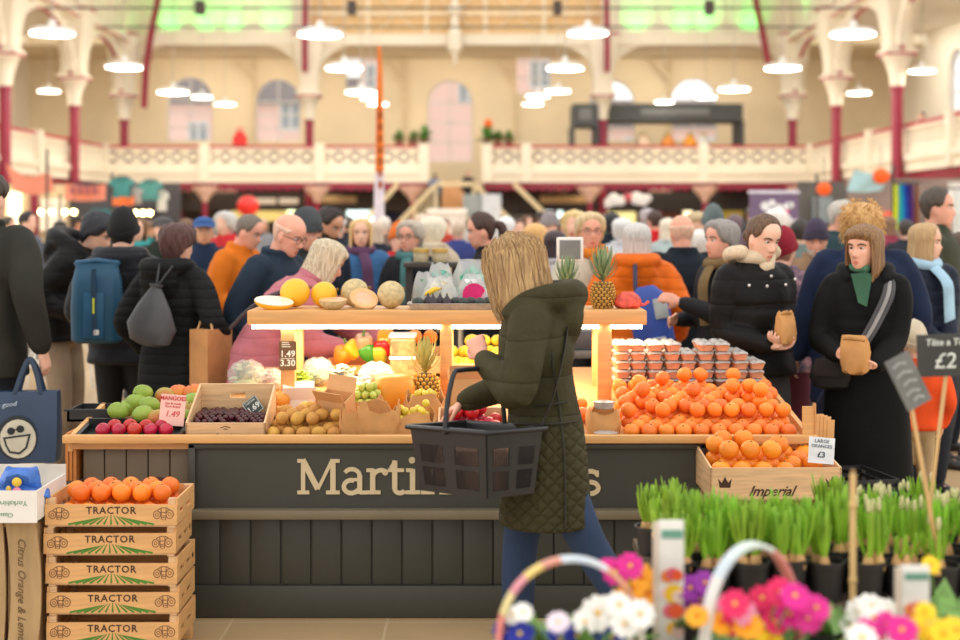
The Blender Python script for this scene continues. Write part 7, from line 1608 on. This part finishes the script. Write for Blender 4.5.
fw, fI = crowd('woman in a red beanie and floral jacket seen from behind', 783, 227, 8.2, 150, female=True, coat=dict(col=(86, 80, 104), mat=mat((60, 56, 78), .7, col2=(176, 130, 140), scale=24, kind='floral')), hair=('short', (150, 110, 90)), hat=('beanie', (150, 16, 44)), q=1, bulk=1.05, legs=(90, 30, 50))
crowd('white-haired person in front of the purple banner', 776, 208, 14, 150, coat=dict(col=(210, 150, 160)), hair=('curly', (226, 214, 206)), q=0)
crowd('dark-haired person in a green grey coat right of the purple banner', 800, 219, 12, 140, coat=dict(col=(110, 124, 122)), hair=('short', (52, 46, 44)), q=0)
crowd('bearded man in a purple knitted beanie and a brown jacket', 816, 218, 9.4, -12, coat=dict(col=(146, 116, 90), hood=False), hair=('short', (150, 140, 130)), hat=('beanie', (70, 60, 82)), q=1, skin='pink', beard=(190, 180, 170), head=(0, 14, 0), bulk=1.05)
bm = [o for o in bpy.data.objects if o.get('label', '').startswith('bearded man in a purple')][0]
crowd('grey-haired man in a teal jacket behind the purple beanie', 838, 199, 10.4, 60, coat=dict(col=(56, 84, 92)), hair=('short', (176, 168, 160)), q=0, skin='pink', head=(0, 10, 0))
nv, nI = crowd('person with big curly blond hair in a navy coat, back turned', 862, 203, 7.4, 172, female=True, coat=dict(col=(36, 50, 84), hem=.62), hair=('curly', (196, 150, 92), (226, 184, 124)), q=1, bulk=1.35, L=(.36, .08, .80), Rr=(-.3, .1, .9))
t = thing('umbrella', 'folded navy and khaki umbrella held by the curly-haired person', 'umbrella', (sx(805, 7.0), 7.0, .38)); t.rotation_euler = (0, R(22), 0); g = MB(); g.rings([[Vector((w * math.cos(a) * (1 + .2 * math.sin(4 * a)), w * .6 * math.sin(a) * (1 + .2 * math.sin(4 * a)), z)) for a in [2 * PI * i / 24 for i in range(24)]] for z, w in ((0, .012), (.05, .03), (.2, .055), (.34, .05), (.46, .02), (.5, .01))]); g.build('canopy', mat((42, 48, 78), .6, vary=.1, bump=.3, bscale=10), t); g = MB(); g.rings([[Vector((.03 + .014 * math.cos(a), -.03 + .012 * math.sin(a), z)) for a in [2 * PI * i / 10 for i in range(10)]] for z in (.08, .2, .4, .47)]); g.build('khaki_panel', mat((140, 124, 84), .7), t); g = MB(); g.tube([(0, 0, .5), (0, 0, .6), (.02, 0, .63)], .009, n=7); g.build('handle', mat((40, 30, 26), .4), t)
bc, bI = crowd('woman in a long black coat and green top holding a paper bag', 866, 222, 6.65, -14, female=True, coat=dict(col=(28, 28, 29), hem=.28, hood=True, hoodsize=1.05, inner=(74, 120, 92), innerR=.026, fl=.08, kind='cloth'), hair=('bobfringe', (106, 74, 48), (160, 122, 82), -.045), q=2, skin=(242, 184, 156), head=(-34, 2, 0), bulk=1.06, L=(.04, .28, .99), Rr=(-.15, .27, 1.04), handL=dict(d=(-.7, .6, .05), n=(-.1, .3, .9), t=(.2, .8, .5), curl=.45), handR=dict(d=(.35, .6, .5), n=(.8, .2, -.2), t=(0, .7, .6), curl=.6), legs=(60, 70, 96))
tt = bI['T']; g = MB(); g.prism([(-.012, .02), (.03, .0), (.055, .15), (.03, .175), (-.045, .165)], .004, M=Matrix.Translation((-.03, 0, 0))); g.v = [tuple(tt(v[0] * 1.05, .166 + .0 * v[1] - (v[2]) * .26, 1.28 + v[2])) for v in g.v]; g.build('green_top', mat((84, 134, 104), .8), bc, smooth=False)
for i, dx in enumerate((-.022, 0, .022)):
    g = MB(); g.tube(catm([tt(.12 + dx * .6, .02, 1.445), tt(.105 + dx, .13, 1.34), tt(.04 + dx, .185, 1.2), tt(-.03 + dx, .20, 1.08), tt(-.12 + dx, .20, .93)], 5), .0095, n=6, flat=((1, 0, 0), .4)); g.build('bag_strap', mat(((70, 68, 70), (150, 146, 144), (70, 68, 70))[i], .7), bc)
t = thing('shoulder_bag', 'dark leather shoulder bag hanging at the hip of the black coat', 'bag'); t.matrix_world = bI['M'] @ TR(-.17, -.20, .80) @ Matrix.Scale(.8, 4); g = MB(); g.rings([[Vector((w * math.copysign(abs(math.cos(a)) ** .7, math.cos(a)), .05 * math.sin(a) * f, z)) for a in [2 * PI * i / 24 for i in range(24)]] for z, w, f in ((0, .06, .6), (.015, .10, 1), (.07, .12, 1.1), (.13, .105, .9), (.18, .06, .6), (.20, .03, .4))]); g.build('body', mat((30, 26, 25), .6, vary=.2, bump=.4, bscale=24, spec=.2), t); g = MB(); g.rings([[Vector((.10 * math.cos(a) * f, -.054 * f + .012 * math.sin(a), z)) for a in [2 * PI * i / 16 for i in range(16)]] for z, f in ((.08, 1), (.13, 1), (.18, .86))]); g.build('flap', mat((38, 32, 30), .6, spec=.2), t)
held_bag('crumpled brown paper bag held by the woman in the long black coat', bI, (-.06, .34, .96), 1.15, -.25, .15)
crowd('tall man in an olive green jacket in profile at the right', 936, 187, 8.95, 62, coat=dict(col=(78, 80, 60), hood=False), hair=('short', (72, 62, 54)), q=1, skin='pink', bulk=1.2, legs=(60, 60, 66))
sw, sI = crowd('woman with a pale blue scarf and navy puffer jacket at the right', 923, 221, 8.05, 14, female=True, coat=puf((38, 46, 66), .06, .08, hem=.80), hair=('bob', (176, 138, 96), (206, 172, 126), -.02), q=1, scarf=(168, 204, 226), head=(48, 4, 0), bulk=1.15, L=(.02, .26, .96), Rr=(-.06, .26, .98), legs=(40, 48, 66))
person('small child in an orange vest and beige trousers standing beside the black coat', sx(914, 7.1), 7.1, 1.02, 165, coat=dict(col=(236, 84, 36), hem=.86), hair=('short', (210, 190, 160)), hat=('beanie', (222, 206, 180)), q=1, legs=(176, 150, 112), bulk=1.2, L=(.2, .1, .95), Rr=(-.24, .05, .9))
crowd('person in a dark blue coat seen past the chalked £2 sign', 958, 232, 9.4, 100, coat=dict(col=(44, 52, 74)), hair=('short', (80, 64, 54)), q=0, legs=(50, 60, 80))
# further off: shoppers under the balconies and between the groups
FAR = [(8, 216, 17, 80, (110, 60, 60), 'short', (70, 60, 50), 'in a maroon top by the left edge of the crowd'), (60, 220, 16, 200, (60, 66, 74), 'short', (50, 44, 40), 'in a slate jacket behind the black hood'), (148, 220, 18, 120, (36, 120, 120), 'short', (120, 90, 70), 'in a teal top behind the flat cap'),
       (186, 218, 20, 150, (58, 54, 60), 'bob', (120, 90, 70), 'in a dark coat between the flat cap and the blue cap'), (216, 222, 19, 170, (60, 80, 70), 'short', (150, 146, 140), 'in a bottle green coat right of the blue cap'), (262, 218, 22, 20, (150, 150, 156), 'bob', (190, 170, 140), 'in a pale grey coat above the orange fleece'),
       (348, 216, 20, 150, (70, 60, 70), 'short', (90, 80, 70), 'in a plum coat left of the blonde woman'), (384, 216, 17, 190, (120, 100, 90), 'short', (210, 200, 190), 'in a tan coat at the foot of the feather flag'), (445, 219, 21, 10, (190, 70, 50), 'short', (80, 60, 50), 'in a rust jacket right of the cream hood'), (458, 222, 17, 160, (60, 70, 130), 'short', (180, 160, 140), 'in a cobalt jacket before the display counter'),
       (470, 216, 24, 180, (190, 186, 180), 'bob', (150, 130, 110), 'in a stone coat before the grey boards'), (527, 215, 22, 30, (100, 130, 140), 'bob', (100, 70, 50), 'in a grey blue top right of the boards'), (541, 211, 24, 190, (200, 60, 60), 'short', (60, 50, 46), 'in a scarlet coat before the beige board'), (602, 214, 20, 140, (70, 110, 70), 'short', (120, 100, 80), 'in a green coat behind the stallholder'),
       (612, 212, 15, 175, (40, 50, 60), 'full', (44, 42, 48), 'with dark hair and a charcoal coat behind the orange puffer'), (622, 217, 13, 160, (206, 206, 212), 'full', (206, 204, 202), 'in a white coat left of the orange puffer hood'), (647, 208, 19, 150, (150, 144, 150), 'full', (170, 160, 164), 'with mauve grey hair beyond the orange puffer'), (655, 210, 16, 200, (200, 34, 40), 'short', (70, 50, 44), 'in a crimson jacket behind the orange puffer'),
       (668, 217, 14, 165, (176, 190, 190), 'bob', (214, 200, 180), 'in a pale green coat left of the bald man'), (700, 229, 11, 170, (214, 206, 204), 'curly', (216, 206, 200), 'with white curls between the bald man and the grey-haired woman'), (735, 214, 17, 160, (110, 90, 100), 'full', (104, 86, 92), 'in a dusky coat left of the black puffer'), (752, 206, 22, 180, (90, 90, 90), 'short', (90, 80, 70), 'in a grey coat at the edge of the purple banner'),
       (826, 222, 15, 40, (190, 100, 60), 'short', (60, 50, 46), 'in a copper jacket below the thin red column'), (888, 215, 16, 200, (150, 60, 80), 'bob', (120, 90, 70), 'in a raspberry coat below the rainbow scarves'), (906, 219, 15, 170, (60, 66, 76), 'short', (60, 54, 50), 'in a steel grey coat below the brown scarf'), (848, 216, 18, 150, (200, 180, 150), 'short', (200, 190, 180), 'in a camel coat behind the teal jacket'),
       (290, 214, 19, 160, (96, 60, 60), 'bob', (140, 110, 80), 'in a chestnut coat beyond the charcoal beanie'), (310, 217, 23, 20, (220, 210, 200), 'short', (110, 90, 80), 'in an ivory top left of the bearded man'), (375, 220, 13.5, 190, (50, 56, 70), 'bob', (190, 170, 150), 'in an ink blue coat right of the blonde woman'), (422, 214, 20, 170, (230, 190, 170), 'curly', (220, 190, 170), 'in a blush coat above the cream hood'), (78, 214, 19, 100, (180, 60, 60), 'short', (50, 40, 36), 'in a cherry red top left of the black beanie'), (785, 214, 18, 160, (150, 150, 160), 'short', (200, 196, 190), 'in a silver grey coat above the red beanie'), (943, 214, 16, 30, (90, 80, 90), 'bob', (90, 66, 50), 'in a heather coat beyond the olive jacket')]
for i, (px, top, Y, yaw, c, hs, hc, lb) in enumerate(FAR):
    crowd('distant shopper ' + lb, px, top, Y, yaw, coat=dict(col=c), hair=(hs, hc), female=hs in ('bob', 'curly', 'full'), q=0, legs=((50, 54, 66), (70, 66, 62), (40, 42, 46))[i % 3], skin=('fair', 'pink', 'tan', 'fair')[i % 4])
# on the stairs and in the galleries
def upper(label, px, top, Y, zf, yaw, **k):
    H = sz(top, Y) - zf; r, i = person(label, sx(px, Y), Y, H, yaw, q=0, **k); r.location.z = zf
upper('person in a blue jacket climbing the balcony stair', 435, 174, 50.6, 1.9, 170, coat=dict(col=(70, 96, 140)), legs=(60, 76, 106)); upper('person in a dark coat standing on the balcony stair', 468, 171, 51, 1.9, 20, coat=dict(col=(52, 50, 60)), legs=(60, 50, 56)); upper('person in a dark top leaning on the right side balcony', 922, 112, 44, 3.3, -60, coat=dict(col=(70, 60, 56)), hair=('short', (50, 40, 36)))
# ------------------------------------------------------------------ flower table in front
TWD = mat((92, 76, 60), .7, vary=.15, scale=4, stretch=(1, 8, 1), name='table_timber')
def trestle_table(label, x0, x1, y0, y1, z):
    t = thing('plant_table', label, 'table', ((x0 + x1) / 2, (y0 + y1) / 2, 0)); w, d = (x1 - x0) / 2, (y1 - y0) / 2
    g = MB(); g.box(-w, w, -d, d, z - .03, z, bev=.004); g.build('tabletop', TWD, t)
    for a in (-1, 1):
        for b in (-1, 1): g = MB(); g.box(a * (w - .06) - .025, a * (w - .06) + .025, b * (d - .06) - .025, b * (d - .06) + .025, 0, z - .03); g.build('leg', TWD, t, smooth=False)
TZ = .62
trestle_table('low timber table of flower baskets at the front', -.02, 1.35, 2.25, 3.05, TZ); trestle_table('low timber table carrying the pots of green bulb shoots', .47, 1.62, 3.45, 4.22, TZ)
# bulb pots
SHOOT = mat((148, 196, 54), .45, vary=.25, scale=9, rand=.14, sss=.06, name='bulb_shoot_green'); BULB = mat((206, 160, 104), .6, vary=.18, scale=20, rand=.1, name='bulb_skin'); POT = mat((40, 38, 38), .5, vary=.1, name='black_pot'); SOIL = mat((58, 42, 32), .9, vary=.3, scale=60, bump=.8, bscale=80, name='potting_soil')
def bulb_pot(label, seed, n, h, loc, tips=None):
    t = thing('potted_bulbs', label, 'plant', loc, 0, 'pots of sprouting bulbs'); q = random.Random(seed)
    g = MB(); g.lathe([(.034, 0), (.037, .002), (.047, .075), (.050, .076), (.050, .084), (.044, .084), (.043, .070)], n=16); g.build('pot', POT, t)
    g = MB(); g.lathe([(.0, .066), (.043, .069), (.03, .074), (.0, .076)], n=14); g.build('soil', SOIL, t)
    bs = [(q.uniform(-.028, .028), q.uniform(-.028, .028)) for _ in range(4)]; g = MB()
    for x, y in bs: g.lathe([(.003, .06), (.014, .066), (.017, .078), (.012, .092), (.005, .104)], (x, y, 0), 9)
    g.build('bulbs', BULB, t)
    g = MB()
    for i in range(n):
        bx, by = bs[i % 4]; a = q.uniform(0, 6.28); l = h * q.uniform(.7, 1.1); sp = q.uniform(.0, .022); b = Vector((bx + .006 * math.cos(a), by + .006 * math.sin(a), .09)); tip = b + Vector((math.cos(a) * sp * 1.6, math.sin(a) * sp * 1.6, l)); w = q.uniform(.0045, .007); sd = Vector((-math.sin(a), math.cos(a), 0))
        m_ = b.lerp(tip, .5) + Vector((math.cos(a), math.sin(a), 0)) * .004
        g.rings([[c + sd * (ww * math.cos(v)) + sd.cross(Vector((0, 0, 1))) * (ww * .45 * math.sin(v)) for v in [2 * PI * j / 6 for j in range(6)]] for c, ww in ((b, w * .8), (b.lerp(m_, .5), w), (m_, w), (m_.lerp(tip, .6), w * .85), (m_.lerp(tip, .9), w * .55), (tip, w * .1))])
    g.build('shoots', SHOOT, t)
    if tips:
        g = MB()
        for i in range(3): x, y = bs[i]; z_ = .09 + h * q.uniform(.9, 1.1); g.tube([(x, y, .09), (x, y, z_ - .02)], .003, n=5, mi=1); g.ball((x, y, z_), (.006, .006, .016), n=8, m=6)
        g.build('buds', [mat((214, 206, 150), .5), SHOOT], t)
    return t
protos = []; q = random.Random(2); cnt = 0
for r, Y in enumerate((4.13, 4.03, 3.93, 3.83, 3.73, 3.63, 3.53)):
    for c in range(14):
        x = sx(636, Y) + c * .0985 + (.045 if r % 2 else 0)
        if x > 1.56 or x < .5 or (Y > 3.88 and .62 < x < 1.0): continue
        right = x > .95 + .25 * (Y - 3.5); loc = (x, Y + q.uniform(-.008, .008), TZ)
        if right: lb = 'black pot of sparse bulb shoots and bare bulbs in the rows at the right'; kinds = (3, 4, 5)
        else: lb = 'black pot packed with tall green bulb shoots on the low table'; kinds = (0, 1, 2)
        k = kinds[cnt % 3]; cnt += 1
        while len(protos) < 6: protos.append(None)
        if protos[k] is None: protos[k] = bulb_pot(lb, 20 + k, (36, 40, 38, 16, 18, 12)[k], (.102, .112, .095, .085, .105, .06)[k], loc, k in (3, 4))
        else: dup(protos[k], loc, q.uniform(0, 6.28), lb, scale=(1, 1, q.uniform(.92, 1.08) * (1.22 if Y < 3.8 else 1)))
# primroses
LEAFM = mat((112, 152, 70), .5, vary=.25, scale=30, bump=.6, bscale=90, name='primrose_leaf')
def flower_mb(c, n, r, mb, face):
    """five notched petals round a centre; face is where it looks"""
    face = face.normalized(); u = face.orthogonal().normalized(); w = face.cross(u)
    for i in range(5):
        a = 2 * PI * i / 5; d = u * math.cos(a) + w * math.sin(a); s = face.cross(d); pts = []
        for t_, ww in ((.1, .10), (.4, .34), (.75, .48), (1.0, .36)): pts.append((t_, ww))
        vs = []
        for t_, ww in pts:
            lift = r * (.16 * math.sin(t_ * 2.4) - .10 * t_)
            vs += [c + d * (r * t_) - s * (r * ww) + face * (lift - r * .05), c + d * (r * (t_ - (.10 if t_ > .9 else 0))) + face * lift, c + d * (r * t_) + s * (r * ww) + face * (lift - r * .05)]
        mb.add(vs, [(j * 3 + k, j * 3 + k + 1, j * 3 + k + 4, j * 3 + k + 3) for j in range(3) for k in range(2)], 0)
    mb.ball(c + face * (r * .06), (r * .17,) * 3, n=8, m=5, mi=1)
PET = {'blue': ((22, 36, 150), (236, 200, 60)), 'white': ((246, 242, 234), (240, 190, 40)), 'magenta': ((222, 20, 140), (250, 200, 60)), 'pink': ((240, 150, 180), (250, 220, 120)), 'orange': ((252, 168, 20), (240, 110, 20)), 'yellow': ((250, 206, 20), (240, 150, 20)), 'purple': ((140, 20, 150), (246, 170, 60)), 'rose': ((226, 20, 90), (250, 200, 90)), 'blush': ((232, 214, 226), (240, 210, 90))}
def primrose(name, label, px, Y, z, fl, basket=None, nleaf=36, lr=.115, group=None):
    x = sx(px, Y); t = thing(name, label, 'plant', (x, Y, z), 0, group); q = random.Random(px)
    if basket is None:
        g = MB(); g.lathe([(.04, 0), (.044, .002), (.056, .10), (.06, .101), (.06, .108), (.052, .108), (.05, .09)], n=18); g.build('pot', POT, t); top = .10; g = MB(); g.lathe([(.0, .086), (.05, .09), (.0, .096)], n=12); g.build('soil', SOIL, t)
    else:
        w, d, hh, rz, hz, segs = basket; n = 28; g = MB(); M_ = Matrix.Rotation(rz, 4, 'Z'); rs = []
        for i in range(9): f = i / 8; rs.append([M_ @ Vector(((w - .02 + .02 * f + .0025 * (-1) ** (i + j)) * math.cos(2 * PI * j / n), (d - .02 + .02 * f + .0025 * (-1) ** (i + j)) * math.sin(2 * PI * j / n), hh * f)) for j in range(n)])
        g.rings(rs); g.build('basket', mat((214, 196, 168), .7, vary=.12, scale=30, name='pale_wicker'), t); top = hh
        P_ = [M_ @ Vector((w * math.cos(PI * (1 - i / 24)), 0, hh * .85 + (hz - hh * .85) * math.sin(PI * i / 24) ** .8)) for i in range(25)]
        for k, col in enumerate(segs):
            a, b = int(24 * k / len(segs)), int(24 * (k + 1) / len(segs)); g = MB(); sd = M_.to_3x3() @ Vector((0, 1, 0)); rs = []
            for i in range(a, b + 1):
                tn = (P_[min(i + 1, 24)] - P_[max(i - 1, 0)]).normalized(); up = tn.cross(sd); rs.append([P_[i] + sd * (s1 * .013) + up * (s2 * .005) for s1, s2 in ((-1, -1), (1, -1), (1.15, 0), (1, 1), (-1, 1), (-1.15, 0))])
            g.rings(rs); g.build('handle', mat(col, .5, vary=.06), t)
    g = MB()
    for i in range(nleaf):
        a = 2 * PI * i / nleaf * 2.6; e = q.uniform(.1, 1.0); L_ = lr * q.uniform(.7, 1.1); d = Vector((math.cos(a) * math.cos(e), math.sin(a) * math.cos(e), math.sin(e) * .7)); b = Vector((d.x * .02, d.y * .02, top)); g.leaf(b, b + d * L_, L_ * .5, bend=L_ * .12, n=4, side=(-math.sin(a), math.cos(a), 0))
    g.build('leaves', LEAFM, t)
    for (fx, fy, kind, r) in fl:
        Yf = Y - .04 + q.uniform(-.05, .04); c = at(fx, fy, Yf) - Vector((x, Y, z)); face = Vector((q.uniform(-.4, .4), -1, q.uniform(.5, 1.1))); g = MB(); flower_mb(c, 5, r, g, face); pc, cc = PET[kind]; f = g.build('flower', [mat(pc, .55, vary=.08, scale=40, sss=.05), mat(cc, .6)], t, fixn=False); f['label'] = kind + ' flower'
        g = MB(); b = Vector((c.x * .3, c.y * .3, top)); g.tube(catm([b, b.lerp(c, .6) + Vector((0, .01, 0)), c - face.normalized() * .006], 3), .0022, n=5); g.build('stalk', LEAFM, f)
F = .030
primrose('flower_basket', 'flower basket of blue and white primroses with a pastel ribboned handle', 570, 2.75, TZ, [(520, 634, 'blue', F), (507, 632, 'blue', F), (533, 640, 'blue', F), (577, 636, 'blue', F), (592, 642, 'blue', F), (612, 638, 'blue', F * .9), (560, 640, 'blue', F), (598, 613, 'white', F * 1.25), (619, 605, 'white', F), (640, 614, 'white', F), (625, 624, 'white', F), (585, 622, 'white', F * .9), (558, 622, 'blush', F * .8), (512, 615, 'white', F * .7), (523, 612, 'white', F * .7)], (.147, .10, .12, .12, .30, [(238, 200, 130), (232, 140, 130), (240, 224, 160), (226, 150, 160), (236, 206, 120), (220, 150, 130), (212, 222, 232), (206, 218, 230), (214, 222, 226), (222, 170, 130), (226, 160, 130), (236, 226, 210), (232, 226, 206)]))
primrose('flower_basket', 'flower basket of pink primroses with a white and salmon ribbon handle', 752, 2.72, TZ, [(697, 616, 'orange', F * .8), (721, 623, 'orange', F * .9), (735, 604, 'rose', F), (744, 612, 'pink', F), (727, 608, 'pink', F * .9), (748, 626, 'orange', F), (736, 622, 'rose', F), (781, 592, 'rose', F), (800, 602, 'magenta', F), (816, 608, 'magenta', F), (790, 614, 'magenta', F), (768, 610, 'magenta', F * .9), (775, 622, 'rose', F * .9), (808, 618, 'magenta', F), (770, 640, 'yellow', F), (795, 596, 'magenta', F), (762, 598, 'rose', F * .9)], (.115, .085, .12, .45, .335, [(226, 220, 210), (232, 228, 220), (230, 228, 224), (206, 220, 230), (210, 224, 226), (214, 226, 220), (214, 224, 214), (216, 140, 128), (214, 130, 122), (210, 128, 120), (208, 126, 118)]))
primrose('potted_primrose', 'potted primrose with orange and magenta flowers beside the tall plant label', 632, 2.98, TZ + .002, [(616, 572, 'magenta', F), (630, 566, 'magenta', F), (632, 588, 'orange', F * 1.1), (646, 594, 'orange', F), (624, 600, 'orange', F), (641, 578, 'orange', F * 1.1), (608, 566, 'magenta', F * .7)], nleaf=20, lr=.10, group='potted primroses')
primrose('potted_primrose', 'potted primrose with purple flowers between the two ribbon handles', 693, 2.98, TZ + .002, [(690, 588, 'purple', F), (705, 583, 'purple', F), (679, 594, 'purple', F), (700, 600, 'purple', F), (684, 604, 'purple', F * .8)], nleaf=20, lr=.10, group='potted primroses')
primrose('potted_primrose', 'potted primrose with white flowers at the right of the bamboo cane', 872, 2.90, TZ + .002, [(872, 607, 'white', F * 1.1), (886, 612, 'white', F), (860, 612, 'white', F), (874, 618, 'white', F), (850, 626, 'white', F * .8)], nleaf=20, lr=.10, group='potted primroses')
primrose('potted_primrose', 'potted primrose with magenta and white flowers at the front right corner', 885, 2.60, TZ + .002, [(870, 630, 'magenta', F * .9), (888, 624, 'magenta', F * .9), (902, 630, 'magenta', F), (862, 638, 'white', F), (882, 640, 'white', F), (902, 643, 'white', F)], nleaf=20, lr=.10, group='potted primroses')
primrose('potted_primrose', 'potted primrose with bright yellow flowers in the bottom right corner', 945, 2.62, TZ + .002, [(943, 634, 'yellow', F), (956, 630, 'yellow', F), (930, 640, 'yellow', F), (925, 612, 'yellow', F * .7), (918, 628, 'yellow', F * .7)], nleaf=20, lr=.10, group='potted primroses')
primrose('potted_primrose', 'potted primrose in leaf with one yellow flower, behind the second plant label', 945, 3.0, TZ + .002, [(931, 565, 'yellow', F * .7)], nleaf=26, lr=.13, group='potted primroses')
primrose('potted_primrose', 'potted primrose in leaf only, between the cane and the white flowers', 815, 2.92, TZ + .002, [], nleaf=24, lr=.11, group='potted primroses')
def plant_label(label, px0, px1, y0, y1, Y):
    s = Y / FPX; w = (px1 - px0) / 2 * s; t = thing('plant_label', label, 'label', (sx((px0 + px1) / 2, Y), Y, TZ + .07)); zt = sz(y0, Y) - TZ - .07
    g = MB(); g.box(-w, w, 0, .012, 0, zt, bev=.002); g.build('card', mat((236, 232, 224), .5), t); g = MB(); g.box(-w - .012, -w, .001, .011, 0, zt - .004); g.build('side_fold', mat((222, 204, 186), .6), t, smooth=False)
    g = MB(); g.box(-w * .8, w * .9, -.002, 0, zt * .86, zt * .93); g.build('green_band', mat((110, 160, 140), .5), t, smooth=False)
    for dx, f, r, c in ((-.5, .56, .5, (240, 130, 50)), (.1, .58, .5, (226, 90, 120)), (.6, .57, .45, (240, 90, 40)), (.25, .42, .75, (248, 196, 30)), (.75, .40, .5, (236, 206, 190)), (-.5, .42, .5, (240, 196, 206)), (-.2, .28, .55, (230, 100, 120)), (.5, .28, .6, (236, 90, 50)), (.1, .14, .5, (246, 190, 50)), (.7, .12, .5, (236, 200, 190))):
        g = MB(); disc(g, dx * w * .7, f * zt, r * w * 1.05, r * w * 1.0, -.003 - .0012 * (dx + 1) - .004 * f, .002, 12); g.build('printed_flower', mat(c, .5), t, smooth=False)
    g = MB(); g.box(-.006, .006, .003, .009, -.07, 0); g.build('stake', WHITE, t, smooth=False)
plant_label('white plant label with printed flowers behind the orange primrose', 659, 684, 521, 604, 2.93); plant_label('white plant label with printed flowers behind the yellow primroses', 902, 930, 566, 640, 2.80)
t = thing('bamboo_cane', 'upright bamboo cane standing among the bulb pots', 'cane', (sx(838, 3.25), 3.12, 0)); g = MB(); g.tube([(-.004, 0, 0), (0, 0, .5), (.0, 0, 1.02)], .0075, n=8)
for z_ in (.3, .55, .78, .95): g.tube([(0, 0, z_ - .004), (0, 0, z_ + .004)], .0095, n=8)
g.build('cane', mat((214, 176, 116), .5, vary=.1, scale=10), t); g = MB(); g.tube([(0, 0, 1.02), (0, 0, 1.028)], .006, n=8); g.build('tip', mat((150, 116, 70), .6), t)
# signs on sticks
def stick_sign(label, Y, ctr, hw, hh, rot, foot, writing, M_board, bc_=(62, 62, 58)):
    c = at(*ctr, Y); f = at(foot[0], foot[1], Y); t = thing('sign_on_stick', label, 'sign', (f.x, Y + .01, TZ)); o = c - Vector((f.x, Y + .01, TZ)); s = Y / FPX
    g = MB(); top = o; g.tube([(0, 0, 0), (o.x, o.y + .012, o.z)], .0055, n=7); g.build('stick', mat((222, 178, 118), .5, vary=.08), t)
    g = MB(); g.box(-hw * s, hw * s, -.003, .003, -hh * s, hh * s); M_ = Matrix.Translation(o) @ M_board; b = g; b.v = [tuple(M_ @ Vector(v)) for v in b.v]; g.build('board', mat(bc_, .6, vary=.15, scale=12), t, smooth=False)
    for body, size, x, z_, sh in writing: text(body, size * s, CH, 'writing', t, M_ @ Matrix.Translation((x * s, -.0045, z_ * s)), bold=.0004, shear=sh)
    return t, M_, s
stick_sign('dark board chalked £2 on a stick above the bulb pots', 3.72, (950, 355), 33, 21, 0, (922, 520), [('Tête a Tête', 9.5, -2, 13, .15), ('£2', 22, -6, -6, .15)], Matrix.Rotation(R(-2), 4, 'Y'))
t, M_, s = stick_sign('grey board tilted on a stick in front of the black coat, chalk smeared', 3.5, (908, 381), 14, 27, 0, (948, 560), [], Matrix.Rotation(R(-26), 4, 'Y') @ Matrix.Rotation(R(10), 4, 'Z'), (112, 112, 108))
g = MB()
for z_, a, b in ((18, -9, 6), (8, -10, 8), (-2, -7, 9), (-12, -9, 7), (-20, -4, 8)): stroke(g, [(a * s, z_ * s), ((a + b) / 2 * s, (z_ + 2.5) * s), (b * s, (z_ - 1) * s)], 3.2 * s, .001)
g.v = [tuple(M_ @ (Vector(v) + Vector((0, .0015, 0)))) for v in g.v]; g.build('chalk_marks', mat((158, 158, 154), .8), t, smooth=False)
# ------------------------------------------------------------------ light and camera
def finish():
    w = bpy.data.worlds.new('overcast'); SC.world = w; w.use_nodes = True; nt = w.node_tree; bg = nt.nodes['Background']
    bg.inputs[0].default_value = lin((252, 250, 246)); bg.inputs[1].default_value = 1.15
    cd = bpy.data.cameras.new('camera'); cam = bpy.data.objects.new('camera', cd); COL.objects.link(cam)
    cam.location = (0, 0, EYE); cam.rotation_euler = (R(90), 0, 0)
    cd.sensor_width = 36; cd.lens = FPX / 960 * 36; cd.shift_y = (HY - 320) / 960; cd.clip_end = 300; cd.clip_start = .05
    cd.dof.use_dof = True; cd.dof.focus_distance = 5.45; cd.dof.aperture_fstop = 1.75
    SC.camera = cam
    vs = SC.view_settings; vs.view_transform = 'Standard'; vs.look = 'None'; vs.gamma = 1; vs.use_curve_mapping = False; vs.exposure = EXPO
EXPO = 0.42
finish()
